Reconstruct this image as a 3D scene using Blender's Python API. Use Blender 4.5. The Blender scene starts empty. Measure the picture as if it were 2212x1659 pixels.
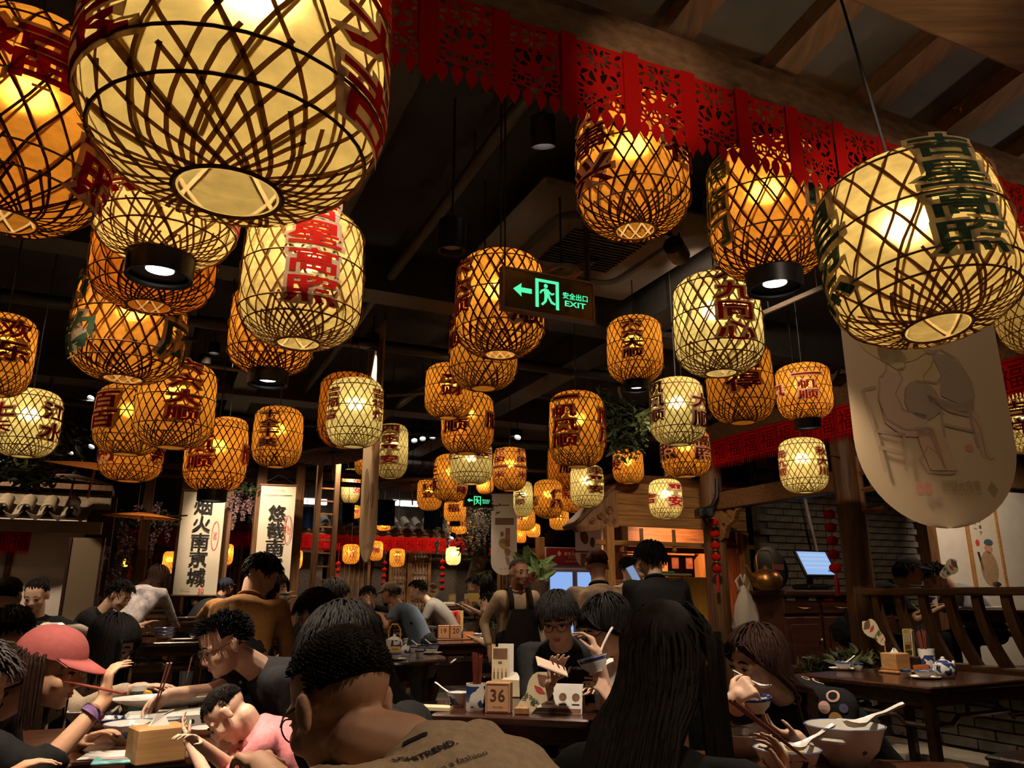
import bpy, bmesh, math, random
from mathutils import Vector as V, Matrix as M, Euler
from mathutils import noise as NZ
R = random.Random(7)
PI = math.pi
C = bpy.context.scene.collection
S = bpy.context.scene

# ---------------------------------------------------------------- camera
F, CX, CY, CAMH, PITCH = 1661.0, 1106.0, 829.5, 1.25, math.radians(15.5)
SN, CS = math.sin(PITCH), math.cos(PITCH)
cam = bpy.data.cameras.new('camera')
cam.sensor_fit = 'HORIZONTAL'; cam.sensor_width = 36.0; cam.lens = 36.0*F/2212.0
cam.clip_start = 0.05; cam.clip_end = 100
camo = bpy.data.objects.new('camera', cam); C.objects.link(camo)
camo.location = (0, 0, CAMH); camo.rotation_euler = (PI/2+PITCH, 0, 0)
S.camera = camo

# ---------------------------------------------------------------- world, exposure
w = bpy.data.worlds.new('world'); S.world = w; w.use_nodes = True
w.node_tree.nodes['Background'].inputs[0].default_value = (.9, .62, .4, 1)
w.node_tree.nodes['Background'].inputs[1].default_value = .006
S.view_settings.view_transform = 'Standard'; S.view_settings.look = 'None'
S.view_settings.exposure = 0.0; S.view_settings.gamma = 1.0; S.view_settings.use_curve_mapping = False
cy = S.cycles
cy.max_bounces = 4; cy.diffuse_bounces = 3; cy.glossy_bounces = 2; cy.transmission_bounces = 4
cy.transparent_max_bounces = 8; cy.caustics_reflective = False; cy.caustics_refractive = False
cy.sample_clamp_indirect = 3.0; cy.use_denoising = True; cy.use_light_tree = True; cy.use_adaptive_sampling = True; cy.adaptive_threshold = .04; cy.adaptive_min_samples = 16

# ---------------------------------------------------------------- helpers
def W(px, py, t):
    """point seen at pixel (px,py) of the 2212x1659 frame, t metres along the optical axis"""
    a = (px-CX)/F*t; d = (CY-py)/F*t
    return V((a, t*CS-d*SN, CAMH+t*SN+d*CS))
def Wz(px, py, z):
    d = (CY-py)/F
    return W(px, py, (z-CAMH)/(SN+d*CS))
def Wp(px, py, p0, n):
    """intersection of the pixel ray with a plane"""
    o = V((0, 0, CAMH)); r = W(px, py, 1)-o
    return o+r*((V(p0)-o).dot(V(n))/r.dot(V(n)))
PHI = math.radians(24.5)                      # the room's axes
A = V((math.cos(PHI), math.sin(PHI), 0)); B = V((-math.sin(PHI), math.cos(PHI), 0))
def AB(a, b, z=0): return A*a+B*b+V((0, 0, z))

class MB:
    def __init__(s): s.v = []; s.f = []
    def add(s, vs, fs, m=None):
        o = len(s.v)
        s.v += [(m @ V(p)) if m is not None else V(p) for p in vs]
        s.f += [tuple(i+o for i in f) for f in fs]; return s
    def box(s, c, d, m=None, bev=0.0):
        x, y, z = d[0]/2, d[1]/2, d[2]/2
        if bev > 0:
            b = min(bev, x*.8, y*.8, z*.8); vs = []; 
            for sz, k in ((-z, 1), (-z+b, 0), (z-b, 0), (z, 1)):
                i = b*k
                X, Y = x-i, y-i; q = b*.6
                vs += [(-X, -Y+q, sz), (-X+q, -Y, sz), (X-q, -Y, sz), (X, -Y+q, sz), (X, Y-q, sz), (X-q, Y, sz), (-X+q, Y, sz), (-X, Y-q, sz)]
            fs = [tuple(range(7, -1, -1)), tuple(range(24, 32))]
            for r in range(3):
                for i in range(8): fs.append((r*8+i, r*8+(i+1) % 8, r*8+8+(i+1) % 8, r*8+8+i))
        else:
            vs = [(-x, -y, -z), (x, -y, -z), (x, y, -z), (-x, y, -z), (-x, -y, z), (x, -y, z), (x, y, z), (-x, y, z)]
            fs = [(3, 2, 1, 0), (4, 5, 6, 7), (0, 1, 5, 4), (1, 2, 6, 5), (2, 3, 7, 6), (3, 0, 4, 7)]
        vs = [V(p)+V(c) for p in vs] if m is None else [m @ (V(p)+V(c)) for p in vs]
        return s.add(vs, fs)
    def tube(s, pts, r, n=8, cap=True, flat=1.0, closed=False):
        pts = [V(p) for p in pts]; k = len(pts)
        rs = r if isinstance(r, (list, tuple)) else [r]*k
        o = len(s.v); up = None; P0 = None
        for i, p in enumerate(pts):
            if closed: d = pts[(i+1) % k]-pts[i-1]
            else: d = pts[min(i+1, k-1)]-pts[max(i-1, 0)]
            if d.length < 1e-9: d = V((0, 0, 1))
            d.normalize()
            if up is None:
                up = V((0, 0, 1)) if abs(d.z) < .9 else V((0, 1, 0))
            x = d.cross(up)
            if x.length < 1e-6: x = d.orthogonal()
            x.normalize(); y = x.cross(d); up = y
            for j in range(n):
                a = 2*PI*j/n
                s.v.append(p+x*math.cos(a)*rs[i]+y*math.sin(a)*rs[i]*flat)
        for i in range(k if closed else k-1):
            for j in range(n):
                a = o+i*n; b = o+((i+1) % k)*n
                s.f.append((a+j, a+(j+1) % n, b+(j+1) % n, b+j))
        if cap and not closed:
            s.f.append(tuple(o+j for j in range(n-1, -1, -1))); s.f.append(tuple(o+(k-1)*n+j for j in range(n)))
        return s
    def lathe(s, prof, n=24, c=(0, 0, 0), m=None, capb=False, capt=False):
        o = len(s.v); c = V(c)
        for r, z in prof:
            for j in range(n):
                a = 2*PI*j/n; p = V((r*math.cos(a), r*math.sin(a), z))+c
                s.v.append(m @ p if m is not None else p)
        k = len(prof)
        for i in range(k-1):
            for j in range(n):
                s.f.append((o+i*n+j, o+i*n+(j+1) % n, o+(i+1)*n+(j+1) % n, o+(i+1)*n+j))
        if capb: s.f.append(tuple(o+j for j in range(n-1, -1, -1)))
        if capt: s.f.append(tuple(o+(k-1)*n+j for j in range(n)))
        return s
    def ball(s, c, r, n=12, k=8, m=None):
        """ellipsoid; r scalar or 3-vector"""
        rr = V((r, r, r)) if not hasattr(r, '__len__') else V(r); vs = [V((0, 0, -1))]; c = V(c)
        for i in range(1, k):
            a = -PI/2+PI*i/k
            for j in range(n):
                b = 2*PI*j/n; vs.append(V((math.cos(a)*math.cos(b), math.cos(a)*math.sin(b), math.sin(a))))
        vs.append(V((0, 0, 1))); fs = []
        for j in range(n): fs.append((0, 1+(j+1) % n, 1+j))
        for i in range(k-2):
            for j in range(n):
                a = 1+i*n; fs.append((a+j, a+(j+1) % n, a+n+(j+1) % n, a+n+j))
        a = 1+(k-2)*n
        for j in range(n): fs.append((a+j, a+(j+1) % n, len(vs)-1))
        vs = [V((p.x*rr.x, p.y*rr.y, p.z*rr.z)) for p in vs]
        if m is not None: vs = [m @ p for p in vs]
        return s.add([p+c for p in vs], fs)
    def prism(s, poly, th, m=None):
        """polygon in XY (z=0..th)"""
        n = len(poly)
        vs = [(p[0], p[1], 0) for p in poly]+[(p[0], p[1], th) for p in poly]
        fs = [tuple(range(n-1, -1, -1)), tuple(range(n, 2*n))]+[(i, (i+1) % n, n+(i+1) % n, n+i) for i in range(n)]
        return s.add(vs, fs, m)
    def quad(s, a, b, c, d): return s.add([a, b, c, d], [(0, 1, 2, 3)])

def mesh(name, mb, smooth=False):
    me = bpy.data.meshes.new(name); me.from_pydata([tuple(p) for p in mb.v], [], mb.f)
    me.validate(clean_customdata=False)
    if smooth:
        me.polygons.foreach_set('use_smooth', [True]*len(me.polygons))
        if smooth == 'auto':
            try: me.set_sharp_from_angle(angle=.7)
            except Exception: pass
    return me
def frame(o): return M.Translation(o.location) @ o.rotation_euler.to_matrix().to_4x4()
def wmat(o):
    m = frame(o) @ M.Diagonal(tuple(o.scale)+(1,))
    return wmat(o.parent) @ m if o.parent else m
def obj(name, mb, mat, parent=None, smooth=False, world=False, loc=None, rot=None):
    if isinstance(mb, MB):
        if world and parent:
            inv = wmat(parent).inverted(); mb.v = [inv @ V(p) for p in mb.v]
        elif world:
            pass
        me = mesh(name, mb, smooth)
    else: me = mb
    if mat and not me.materials: me.materials.append(mat)
    o = bpy.data.objects.new(name, me); C.objects.link(o)
    if parent: o.parent = parent
    if loc is not None: o.location = loc
    if rot is not None: o.rotation_euler = rot
    return o
def tag(o, label=None, cat=None, group=None, kind=None):
    if label: o['label'] = label
    if cat: o['category'] = cat
    if group: o['group'] = group
    if kind: o['kind'] = kind
    return o
def thing(name, label, cat, loc=(0, 0, 0), rotz=0, group=None):
    o = bpy.data.objects.new(name, None); C.objects.link(o); o.empty_display_size = .05
    o.location = loc; o.rotation_euler = (0, 0, rotz)
    return tag(o, label, cat, group)
def struct(name, mb, mat, parent=None, smooth=False):
    o = obj(name, mb, mat, parent, smooth)
    if not parent: o['kind'] = 'structure'
    return o
def dup(o, loc=None, rotz=None, label=None, parent=None, top=True):
    c = o.copy(); C.objects.link(c)
    if parent: c.parent = parent
    if top:
        if loc is not None: c.location = loc
        if rotz is not None: c.rotation_euler = (0, 0, rotz)
        if label: c['label'] = label
    for ch in list(o.children): dup(ch, parent=c, top=False)
    return c

# ---------------------------------------------------------------- materials
MT = {}
def lin(c):
    if isinstance(c, str):
        c = [int(c[i:i+2], 16)/255 for i in (0, 2, 4)]
        c = [x/12.92 if x <= .04045 else ((x+.055)/1.055)**2.4 for x in c]
    return (c[0], c[1], c[2], 1)
def mat(name, col, rough=.6, metal=0, var=.2, scale=18, bump=.15, spec=.4, stretch=(1, 1, 1), col2=None, emit=0, alpha=1, sheen=0, trans=0, coat=0, detail=5):
    if name in MT: return MT[name]
    m = bpy.data.materials.new(name); m.use_nodes = True; MT[name] = m
    nt = m.node_tree; b = nt.nodes['Principled BSDF']; N = nt.nodes.new; L = nt.links.new
    c = lin(col); b.inputs['Roughness'].default_value = rough; b.inputs['Metallic'].default_value = metal
    b.inputs['Specular IOR Level'].default_value = spec; b.inputs['Alpha'].default_value = alpha
    if coat: b.inputs['Coat Weight'].default_value = coat
    if sheen: b.inputs['Sheen Weight'].default_value = sheen
    if trans: b.inputs['Transmission Weight'].default_value = trans
    b.inputs['Base Color'].default_value = c
    if emit:
        b.inputs['Emission Color'].default_value = c; b.inputs['Emission Strength'].default_value = emit
    if var or bump or col2:
        tc = N('ShaderNodeTexCoord'); mp = N('ShaderNodeMapping'); mp.inputs['Scale'].default_value = stretch
        nz = N('ShaderNodeTexNoise'); nz.inputs['Scale'].default_value = scale; nz.inputs['Detail'].default_value = detail; nz.inputs['Roughness'].default_value = .6
        L(tc.outputs['Object'], mp.inputs['Vector']); L(mp.outputs['Vector'], nz.inputs['Vector'])
        rp = N('ShaderNodeValToRGB'); d = lin(col2) if col2 else tuple(x*(1-var) for x in c[:3])+(1,)
        u = c if col2 else tuple(min(1, x*(1+var)) for x in c[:3])+(1,)
        rp.color_ramp.elements[0].color = d; rp.color_ramp.elements[1].color = u
        rp.color_ramp.elements[0].position = .34; rp.color_ramp.elements[1].position = .66
        L(nz.outputs['Fac'], rp.inputs['Fac'])
        if var or col2: L(rp.outputs['Color'], b.inputs['Base Color'])
        if bump:
            bp = N('ShaderNodeBump'); bp.inputs['Strength'].default_value = bump; bp.inputs['Distance'].default_value = .01
            L(nz.outputs['Fac'], bp.inputs['Height']); L(bp.outputs['Normal'], b.inputs['Normal'])
    return m
def emat(name, col, st):
    if name in MT: return MT[name]
    m = bpy.data.materials.new(name); m.use_nodes = True; MT[name] = m
    nt = m.node_tree; nt.nodes.clear(); e = nt.nodes.new('ShaderNodeEmission'); o = nt.nodes.new('ShaderNodeOutputMaterial')
    e.inputs[0].default_value = lin(col); e.inputs[1].default_value = st; nt.links.new(e.outputs[0], o.inputs[0]); return m
def wood(name, col, rough=.5, axis=2, var=.35, spec=.3, coat=0):
    s = [14, 14, 14]; s[axis] = 1.0
    return mat(name, col, rough, var=var, scale=3, stretch=tuple(s), bump=.12, spec=spec, coat=coat)
def paper(name, col, thru, hot, rough=.38, fib=.25):
    """lit lantern paper: light passes through diffusely, plus a blurred straight part that shows the bulb"""
    if name in MT: return MT[name]
    m = bpy.data.materials.new(name); m.use_nodes = True; MT[name] = m
    nt = m.node_tree; N = nt.nodes.new; L = nt.links.new; nt.nodes.clear()
    out = N('ShaderNodeOutputMaterial'); tr = N('ShaderNodeBsdfTranslucent'); df = N('ShaderNodeBsdfDiffuse'); rf = N('ShaderNodeBsdfRefraction')
    rf.inputs['Roughness'].default_value = rough; rf.inputs['IOR'].default_value = 1.35
    tc = N('ShaderNodeTexCoord'); nz = N('ShaderNodeTexNoise'); nz.inputs['Scale'].default_value = 22; nz.inputs['Detail'].default_value = 6
    mp = N('ShaderNodeMapping'); mp.inputs['Scale'].default_value = (1, 1, 2.2)
    L(tc.outputs['Object'], mp.inputs['Vector']); L(mp.outputs['Vector'], nz.inputs['Vector'])
    rp = N('ShaderNodeValToRGB'); c = lin(col)
    rp.color_ramp.elements[0].position = .3; rp.color_ramp.elements[1].position = .7
    rp.color_ramp.elements[0].color = tuple(x*(1-fib) for x in c[:3])+(1,); rp.color_ramp.elements[1].color = c
    L(nz.outputs['Fac'], rp.inputs['Fac'])
    L(rp.outputs['Color'], tr.inputs['Color']); L(rp.outputs['Color'], df.inputs['Color']); L(rp.outputs['Color'], rf.inputs['Color'])
    m1 = N('ShaderNodeMixShader'); m1.inputs[0].default_value = thru; L(df.outputs[0], m1.inputs[1]); L(tr.outputs[0], m1.inputs[2])
    m2 = N('ShaderNodeMixShader'); m2.inputs[0].default_value = hot; L(m1.outputs[0], m2.inputs[1]); L(rf.outputs[0], m2.inputs[2])
    L(m2.outputs[0], out.inputs[0]); return m
def cloth(name, col, thru=.35, rough=.9):
    """thin fabric or painted film that lets some light through"""
    if name in MT: return MT[name]
    m = bpy.data.materials.new(name); m.use_nodes = True; MT[name] = m
    nt = m.node_tree; N = nt.nodes.new; L = nt.links.new; nt.nodes.clear()
    out = N('ShaderNodeOutputMaterial'); tr = N('ShaderNodeBsdfTranslucent'); df = N('ShaderNodeBsdfDiffuse')
    tr.inputs[0].default_value = lin(col); df.inputs[0].default_value = lin(col)
    mx = N('ShaderNodeMixShader'); mx.inputs[0].default_value = thru
    L(df.outputs[0], mx.inputs[1]); L(tr.outputs[0], mx.inputs[2]); L(mx.outputs[0], out.inputs[0]); return m

def light(kind, name, loc, power, col=(1, .8, .55), size=.05, parent=None, target=None, angle=60, blend=.5):
    l = bpy.data.lights.new(name, kind); l.energy = power; l.color = col
    if kind in ('POINT', 'SPOT'): l.shadow_soft_size = size
    if kind == 'SPOT': l.spot_size = math.radians(angle); l.spot_blend = blend
    o = bpy.data.objects.new(name, l); C.objects.link(o); o.location = loc
    if target is not None: o.rotation_euler = (V(target)-V(loc)).to_track_quat('-Z', 'Y').to_euler()
    if parent: o.parent = parent
    return o

# ---------------------------------------------------------------- writing
_GC = {}
def glyph(ch, off=0.0, sub=0, res=2):
    """triangulated outline of a string, centred, as (verts2d, faces); 1 unit = em"""
    k = (ch, off, sub, res)
    if k in _GC: return _GC[k]
    cu = bpy.data.curves.new('glyph', 'FONT'); cu.body = ch; cu.resolution_u = res; cu.offset = off
    o = bpy.data.objects.new('glyph', cu); C.objects.link(o)
    me = bpy.data.meshes.new_from_object(o.evaluated_get(bpy.context.evaluated_depsgraph_get()))
    bm = bmesh.new(); bm.from_mesh(me)
    bmesh.ops.remove_doubles(bm, verts=bm.verts, dist=1e-4)
    xs = [v.co.x for v in bm.verts] or [0]; ys = [v.co.y for v in bm.verts] or [0]
    x0, x1, y0, y1 = min(xs), max(xs), min(ys), max(ys)
    for i in range(1, sub):
        bmesh.ops.bisect_plane(bm, geom=bm.verts[:]+bm.edges[:]+bm.faces[:], plane_co=(x0+(x1-x0)*i/sub, 0, 0), plane_no=(1, 0, 0))
    for i in range(1, max(1, sub//2)):
        bmesh.ops.bisect_plane(bm, geom=bm.verts[:]+bm.edges[:]+bm.faces[:], plane_co=(0, y0+(y1-y0)*i/(sub//2), 0), plane_no=(0, 1, 0))
    bm.verts.index_update(); cx, cy_ = (x0+x1)/2, (y0+y1)/2
    g = ([(v.co.x-cx, v.co.y-cy_) for v in bm.verts], [tuple(v.index for v in f.verts) for f in bm.faces], x1-x0, y1-y0)
    bm.free(); bpy.data.objects.remove(o); bpy.data.curves.remove(cu); bpy.data.meshes.remove(me)
    _GC[k] = g; return g
def text(parent, s, o, ux, uy, h, material, off=0.0, name='lettering', lift=.002, wid=None, mirror=False):
    """flat lettering: centred at world o, ux/uy unit axes, h = cap height in metres"""
    vs, fs, gw, gh = glyph(s, off)
    ux = V(ux).normalized(); uy = V(uy).normalized(); n = ux.cross(uy)
    sy = h/max(gh, 1e-6); sx = wid/max(gw, 1e-6) if wid else sy
    if mirror: sx = -sx
    mb = MB().add([V(o)+ux*x*sx+uy*y*sy+n*lift for x, y in vs], fs)
    return obj(name, mb, material, parent, world=True)
# ---------------------------------------------------------------- the room
FR = M(((A.x, B.x, 0, 0), (A.y, B.y, 0, 0), (0, 0, 1, 0), (0, 0, 0, 1)))       # room frame: X along A, Y along B
def bx(mb, a0, a1, b0, b1, z0, z1, bev=0): return mb.box(((a0+a1)/2, (b0+b1)/2, (z0+z1)/2), (a1-a0, b1-b0, z1-z0), FR, bev)
WD = wood('old_brown_wood', (.125, .058, .022), .55, 2, .4)
WDX = wood('brown_beam_wood', (.125, .058, .022), .55, 0, .4)
WDD = wood('dark_wood', (.030, .012, .007), .35, 0, .3, .4)
WDL = wood('yellow_pine', (.36, .17, .052), .5, 0, .3)
WDLZ = wood('yellow_pine_upright', (.36, .17, .052), .5, 2, .3)
WDC = wood('canopy_wood', (.20, .105, .05), .55, 0, .3)
WDR = wood('pale_rafter_wood', (.34, .20, .11), .55, 1, .25)
WDF = wood('fretwork_wood', (.22, .095, .03), .5, 2, .3)
BLK = mat('black_ceiling_paint', (.013, .011, .010), .85, var=.3, scale=3, bump=0)
DUCT = mat('dark_duct', (.020, .017, .015), .6, var=.2, bump=0)
PLA = mat('white_plaster', (.62, .54, .46), .9, var=.06, scale=4, bump=.05)
PLD = mat('dim_plaster', (.40, .29, .20), .9, var=.1, scale=4, bump=.05)
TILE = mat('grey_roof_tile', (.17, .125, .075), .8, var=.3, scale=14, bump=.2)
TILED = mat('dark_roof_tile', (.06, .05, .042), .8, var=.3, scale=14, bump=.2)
REDF = cloth('red_paper_cutting', (.62, .012, .010), .30)
REDD = cloth('red_ribbon', (.55, .010, .008), .25)
mb = MB(); bx(mb, -9, 13, -4, 15, -.2, 0); FLO = mat('dark_stone_floor', (.085, .072, .060), .32, var=.25, scale=3, bump=.05)
struct('floor', mb, FLO)
mb = MB(); bx(mb, -9, 13, -4, 15, 3.62, 3.8); struct('ceiling', mb, BLK)
BRK = mat('dark_wall_paint', (.03, .022, .017), .9, var=.2, scale=4, bump=.05)
for nm, r in (('wall_back', (-9, 13, 14.3, 14.6)), ('wall_front', (-9, 13, -4.2, -4)), ('wall_left', (-9.2, -9, -4, 14.6)), ('wall_right', (13, 13.2, -4, 14.6))):
    mb = MB(); bx(mb, *r, 0, 3.62); struct(nm, mb, BRK)
# ceiling beams, ducts, pipes
for i, (a0, a1, b0, b1, z0, z1) in enumerate([(-8, 13, 4.9, 5.15, 3.3, 3.62), (-8, 13, 8.3, 8.6, 3.3, 3.62), (-8, 13, 11.4, 11.7, 3.3, 3.62), (.55, .8, -3.8, 14.2, 3.34, 3.62), (3.3, 3.6, 2.2, 14.2, 3.34, 3.62), (-3.4, -3.1, -3.8, 14.2, 3.34, 3.62)]):
    mb = MB(); bx(mb, a0, a1, b0, b1, z0, z1); struct('beam_%d' % (i+1), mb, DUCT)
t = thing('air_duct', 'long square black duct running under the dark ceiling', 'duct'); mb = MB(); bx(mb, -.35, .1, 5.2, 8.2, 3.36, 3.56); obj('duct_body', mb, DUCT, t, world=True)
for k in range(3):
    mb = MB(); b0 = 5.4+k*1.3; bx(mb, -.38, .13, b0, b0+.04, 3.33, 3.59); obj('duct_flange', mb, DUCT, t, world=True)
for i, (p0, p1, r, l) in enumerate([((1.3, 2.0, 3.42), (1.3, 13, 3.42), .035, 'thin black pipe running along the ceiling beside the cassette unit'),
                                 ((-2.5, 6.2, 3.34), (6.5, 6.2, 3.34), .05, 'black pipe crossing the ceiling over the middle tables'),
                                 ((-6, 9.4, 3.3), (6.5, 9.4, 3.3), .04, 'black pipe crossing the ceiling over the far tables'),
                                 ((2.35, 3.9, 3.36), (2.35, 9.6, 3.36), .045, 'black pipe with an orange collar behind the near exit sign')]):
    t = thing('ceiling_pipe', l, 'pipe'); mb = MB(); mb.tube([AB(*p0), AB(*p1)], r, 10); obj('pipe_body', mb, DUCT, t, 'auto', True)
    d = (V(p1)-V(p0))
    for k in range(4):
        q = V(p0)+d*(.12+.22*k); mb = MB(); mb.tube([AB(q.x, q.y, q.z), AB(q.x, q.y, 3.62)], .006, 5); obj('pipe_hanger', mb, DUCT, t, world=True)
    if i == 3:
        mb = MB(); mb.tube([AB(2.35, 4.05, 3.36), AB(2.35, 4.17, 3.36)], .052, 10); obj('collar', mb, mat('orange_collar', (.5, .12, .03), .5), t, 'auto', True)
# light strips hung low along the ceiling
STR = mat('grey_conduit', (.16, .12, .09), .6, var=.1, bump=0)
for l, p, q in (('pale conduit crossing above the amber lantern with green writing', (395, 782, 6.5), (520, 800, 7.0)), ('pale conduit crossing behind the wealth lantern', (835, 855, 8.0), (925, 848, 8.0)), ('pale conduit behind the red lettered lantern', (1085, 850, 8.5), (1190, 858, 8.7)), ('thin pale rail between the pale greenish lantern and the long banner', (1640, 680, 5.5), (1790, 615, 5.0))):
    t = thing('ceiling_conduit', l, 'conduit'); a_, b_ = W(*p), W(*q); mb = MB(); mb.tube([a_, b_], .018, 6); obj('conduit_body', mb, STR, t, world=True)
    for f in (.15, .85):
        c = a_.lerp(b_, f); mb = MB(); mb.tube([c, V((c.x, c.y, 3.62))], .005, 4); obj('conduit_hanger', mb, DUCT, t, world=True)
# air-conditioning cassette
AC = mat('grey_cassette_plastic', (.075, .062, .052), .6, var=.1, bump=0)
t = thing('ceiling_cassette', 'square grey air conditioning cassette in the dark ceiling', 'air conditioner', AB(2.3, 3.85, 3.38), PHI)
mb = MB(); mb.box((0, 0, .0), (1.3, 1.3, .05), None, .02); obj('panel', mb, AC, t, 'auto')
mb = MB(); mb.box((0, 0, .13), (1.0, 1.0, .22)); obj('casing', mb, DUCT, t)
k = .40; rr = .12; pts = []
for sx, sy, a0 in ((1, 1, 0), (-1, 1, 90), (-1, -1, 180), (1, -1, 270)):
    for j in range(5):
        a = math.radians(a0+j*22.5); pts.append((sx*(k-rr)+math.cos(a)*rr, sy*(k-rr)+math.sin(a)*rr, -.03))
mb = MB(); mb.tube(pts, .03, 6, closed=True, flat=.5); obj('vent_slot', mb, DUCT, t, 'auto')
for j in range(14):
    mb = MB(); mb.box((0, -.23+j*.035, -.03), (.5, .012, .012)); obj('grille_bar', mb, DUCT, t)

# ---------------------------------------------------------------- near canopy with red paper cuttings
cn = thing('canopy_roof', 'timber canopy with pale rafters and grey boards over the corner', 'roof', (0, 0, 0))
mb = MB(); bx(mb, -2.2, 6.5, 1.58, 1.66, 2.745, 2.90, .012); obj('fascia_beam', mb, WDC, cn, world=True)
mb = MB(); bx(mb, -2.2, 6.5, .86, 1.14, 2.72, 2.93, .02); obj('purlin', mb, WDC, cn, world=True)
GB = mat('grey_roof_board', (.20, .19, .185), .8, var=.12, scale=5, bump=.05)
for i in range(19):
    a0 = -2.1+i*.42
    mb = MB(); b0, b1 = .2, 1.72
    def zz(b): return 2.93+(1.62-b)*.16
    mb.add([AB(a0+dx, b, zz(b)+dz) for b in (b0, b1) for dx, dz in ((0, 0), (.10, 0), (.10, .07), (0, .07))], [(3, 2, 1, 0), (4, 5, 6, 7), (0, 1, 5, 4), (1, 2, 6, 5), (2, 3, 7, 6), (3, 0, 4, 7)])
    obj('rafter', mb, WDR, cn, world=True)
    mb = MB(); mb.add([AB(a0+dx, b, zz(b)+dz) for b in (b0, b1) for dx, dz in ((.09, .072), (.43, .072), (.43, .085), (.09, .085))], [(3, 2, 1, 0), (4, 5, 6, 7), (0, 1, 5, 4), (1, 2, 6, 5), (2, 3, 7, 6), (3, 0, 4, 7)])
    obj('roof_board', mb, GB, cn, world=True)
for a0 in (-2.1, 6.2):
    mb = MB(); bx(mb, a0, a0+.12, 1.0, 1.12, 0, 2.73); obj('canopy_post', mb, WD, cn, world=True)
# paper-cut panel: outline with holes, filled by a curve
def cutpanel(name, outer, holes, extra=(), th=.0012):
    cu = bpy.data.curves.new(name, 'CURVE'); cu.dimensions = '2D'; cu.fill_mode = 'BOTH'; cu.extrude = th/2
    for poly in [outer]+list(holes)+list(extra):
        sp = cu.splines.new('POLY'); sp.points.add(len(poly)-1); sp.use_cyclic_u = True
        for i, (x, y) in enumerate(poly): sp.points[i].co = (x, y, 0, 1)
    o = bpy.data.objects.new(name, cu); C.objects.link(o)
    me = bpy.data.meshes.new_from_object(o.evaluated_get(bpy.context.evaluated_depsgraph_get())); me.name = name
    me.materials.clear(); bpy.data.objects.remove(o); bpy.data.curves.remove(cu); return me
def leaf(cx, cy, l, wd, ang, n=7, bend=0.0):
    pts = []; ca, sa = math.cos(ang), math.sin(ang)
    for i in range(n+1):
        u = i/n; pts.append((u*l-l/2, wd*math.sin(PI*u)**.8/2+bend*math.sin(PI*u)))
    for i in range(n-1, 0, -1):
        u = i/n; pts.append((u*l-l/2, -wd*math.sin(PI*u)**.8/2+bend*math.sin(PI*u)))
    return [(cx+x*ca-y*sa, cy+x*sa+y*ca) for x, y in pts]
def ring(cx, cy, r, n=10): return [(cx+r*math.cos(2*PI*i/n), cy+r*math.sin(2*PI*i/n)) for i in range(n)]
H_ = []
_lf = leaf
def leaf(cx, cy, l, wd, ang, n=7, bend=0.0): return _lf(cx, cy, l*1.10, wd*1.35, ang, n, bend)
for k in range(10): a = 2*PI*k/10; H_.append(leaf(.0+math.cos(a)*.030, -.045+math.sin(a)*.022, .026, .009, a))
for s in (1, -1):
    H_ += [leaf(s*.062, -.022, .026, .010, s*.7), leaf(s*.060, -.048, .028, .009, -s*.5), leaf(s*.064, -.074, .022, .010, s*1.2), leaf(s*.030, -.014, .022, .008, s*.2),
           leaf(s*.018, -.104, .036, .014, s*1.15, bend=.006*s), leaf(s*.046, -.098, .030, .010, -s*.6, bend=.004), leaf(s*.052, -.120, .03, .009, s*.9), leaf(s*.030, -.130, .022, .012, -s*.2), leaf(s*.060, -.143, .022, .008, s*.3), leaf(s*.012, -.082, .018, .008, s*1.4)]
for k in range(4):                                                       # coin band
    cx = -.0585+k*.039
    for dx, dy, a in ((.0, .0145, 0), (0, -.0145, 0), (.0145, 0, PI/2), (-.0145, 0, PI/2)): H_.append(leaf(cx+dx, -.176+dy, .019, .0075, a, 5))
    H_.append([(cx-.0065, -.176), (cx, -.1825), (cx+.0065, -.176), (cx, -.1695)])
leaf = _lf
OUT = [(-.084, 0), (-.084, -.196)]+[p for k in range(4) for p in [(-.0585+k*.039-.010, -.198), (-.0585+k*.039-.003, -.203)]+[(-.0585+k*.039+x, y) for x, y in ((-.013, -.212), (-.0165, -.226), (-.010, -.245), (0, -.262), (.010, -.245), (.0165, -.226), (.013, -.212))]+[(-.0585+k*.039+.003, -.203), (-.0585+k*.039+.010, -.198)]]+[(.084, -.196), (.084, 0)]
PM = cutpanel('paper_cutting', OUT, H_); PM.materials.append(REDF)
RB = MB().prism([(-.024, 0), (-.024, -.245), (-.016, -.256), (-.006, -.268), (0, -.288), (.006, -.268), (.016, -.256), (.024, -.245), (.024, 0)], .003); RBM = mesh('ribbon', RB); RBM.materials.append(REDD)
va = thing('paper_cut_valance', 'red paper cutting fringe hung along the canopy beam', 'hanging decoration')
RX = M.Rotation(PI/2, 4, 'X')
for i in range(34):
    a0 = -1.12+i*.2
    o = obj('paper_cutting', PM, None, va); o.matrix_local = M.Translation(AB(a0+.1, 1.565+R.uniform(-.004, .004), 2.745)) @ M.Rotation(PHI+R.uniform(-.05, .05), 4, 'Z') @ RX
    o = obj('ribbon', RBM, None, va); o.matrix_local = M.Translation(AB(a0, 1.558, 2.748)) @ M.Rotation(PHI+R.uniform(-.1, .1), 4, 'Z') @ RX

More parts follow.
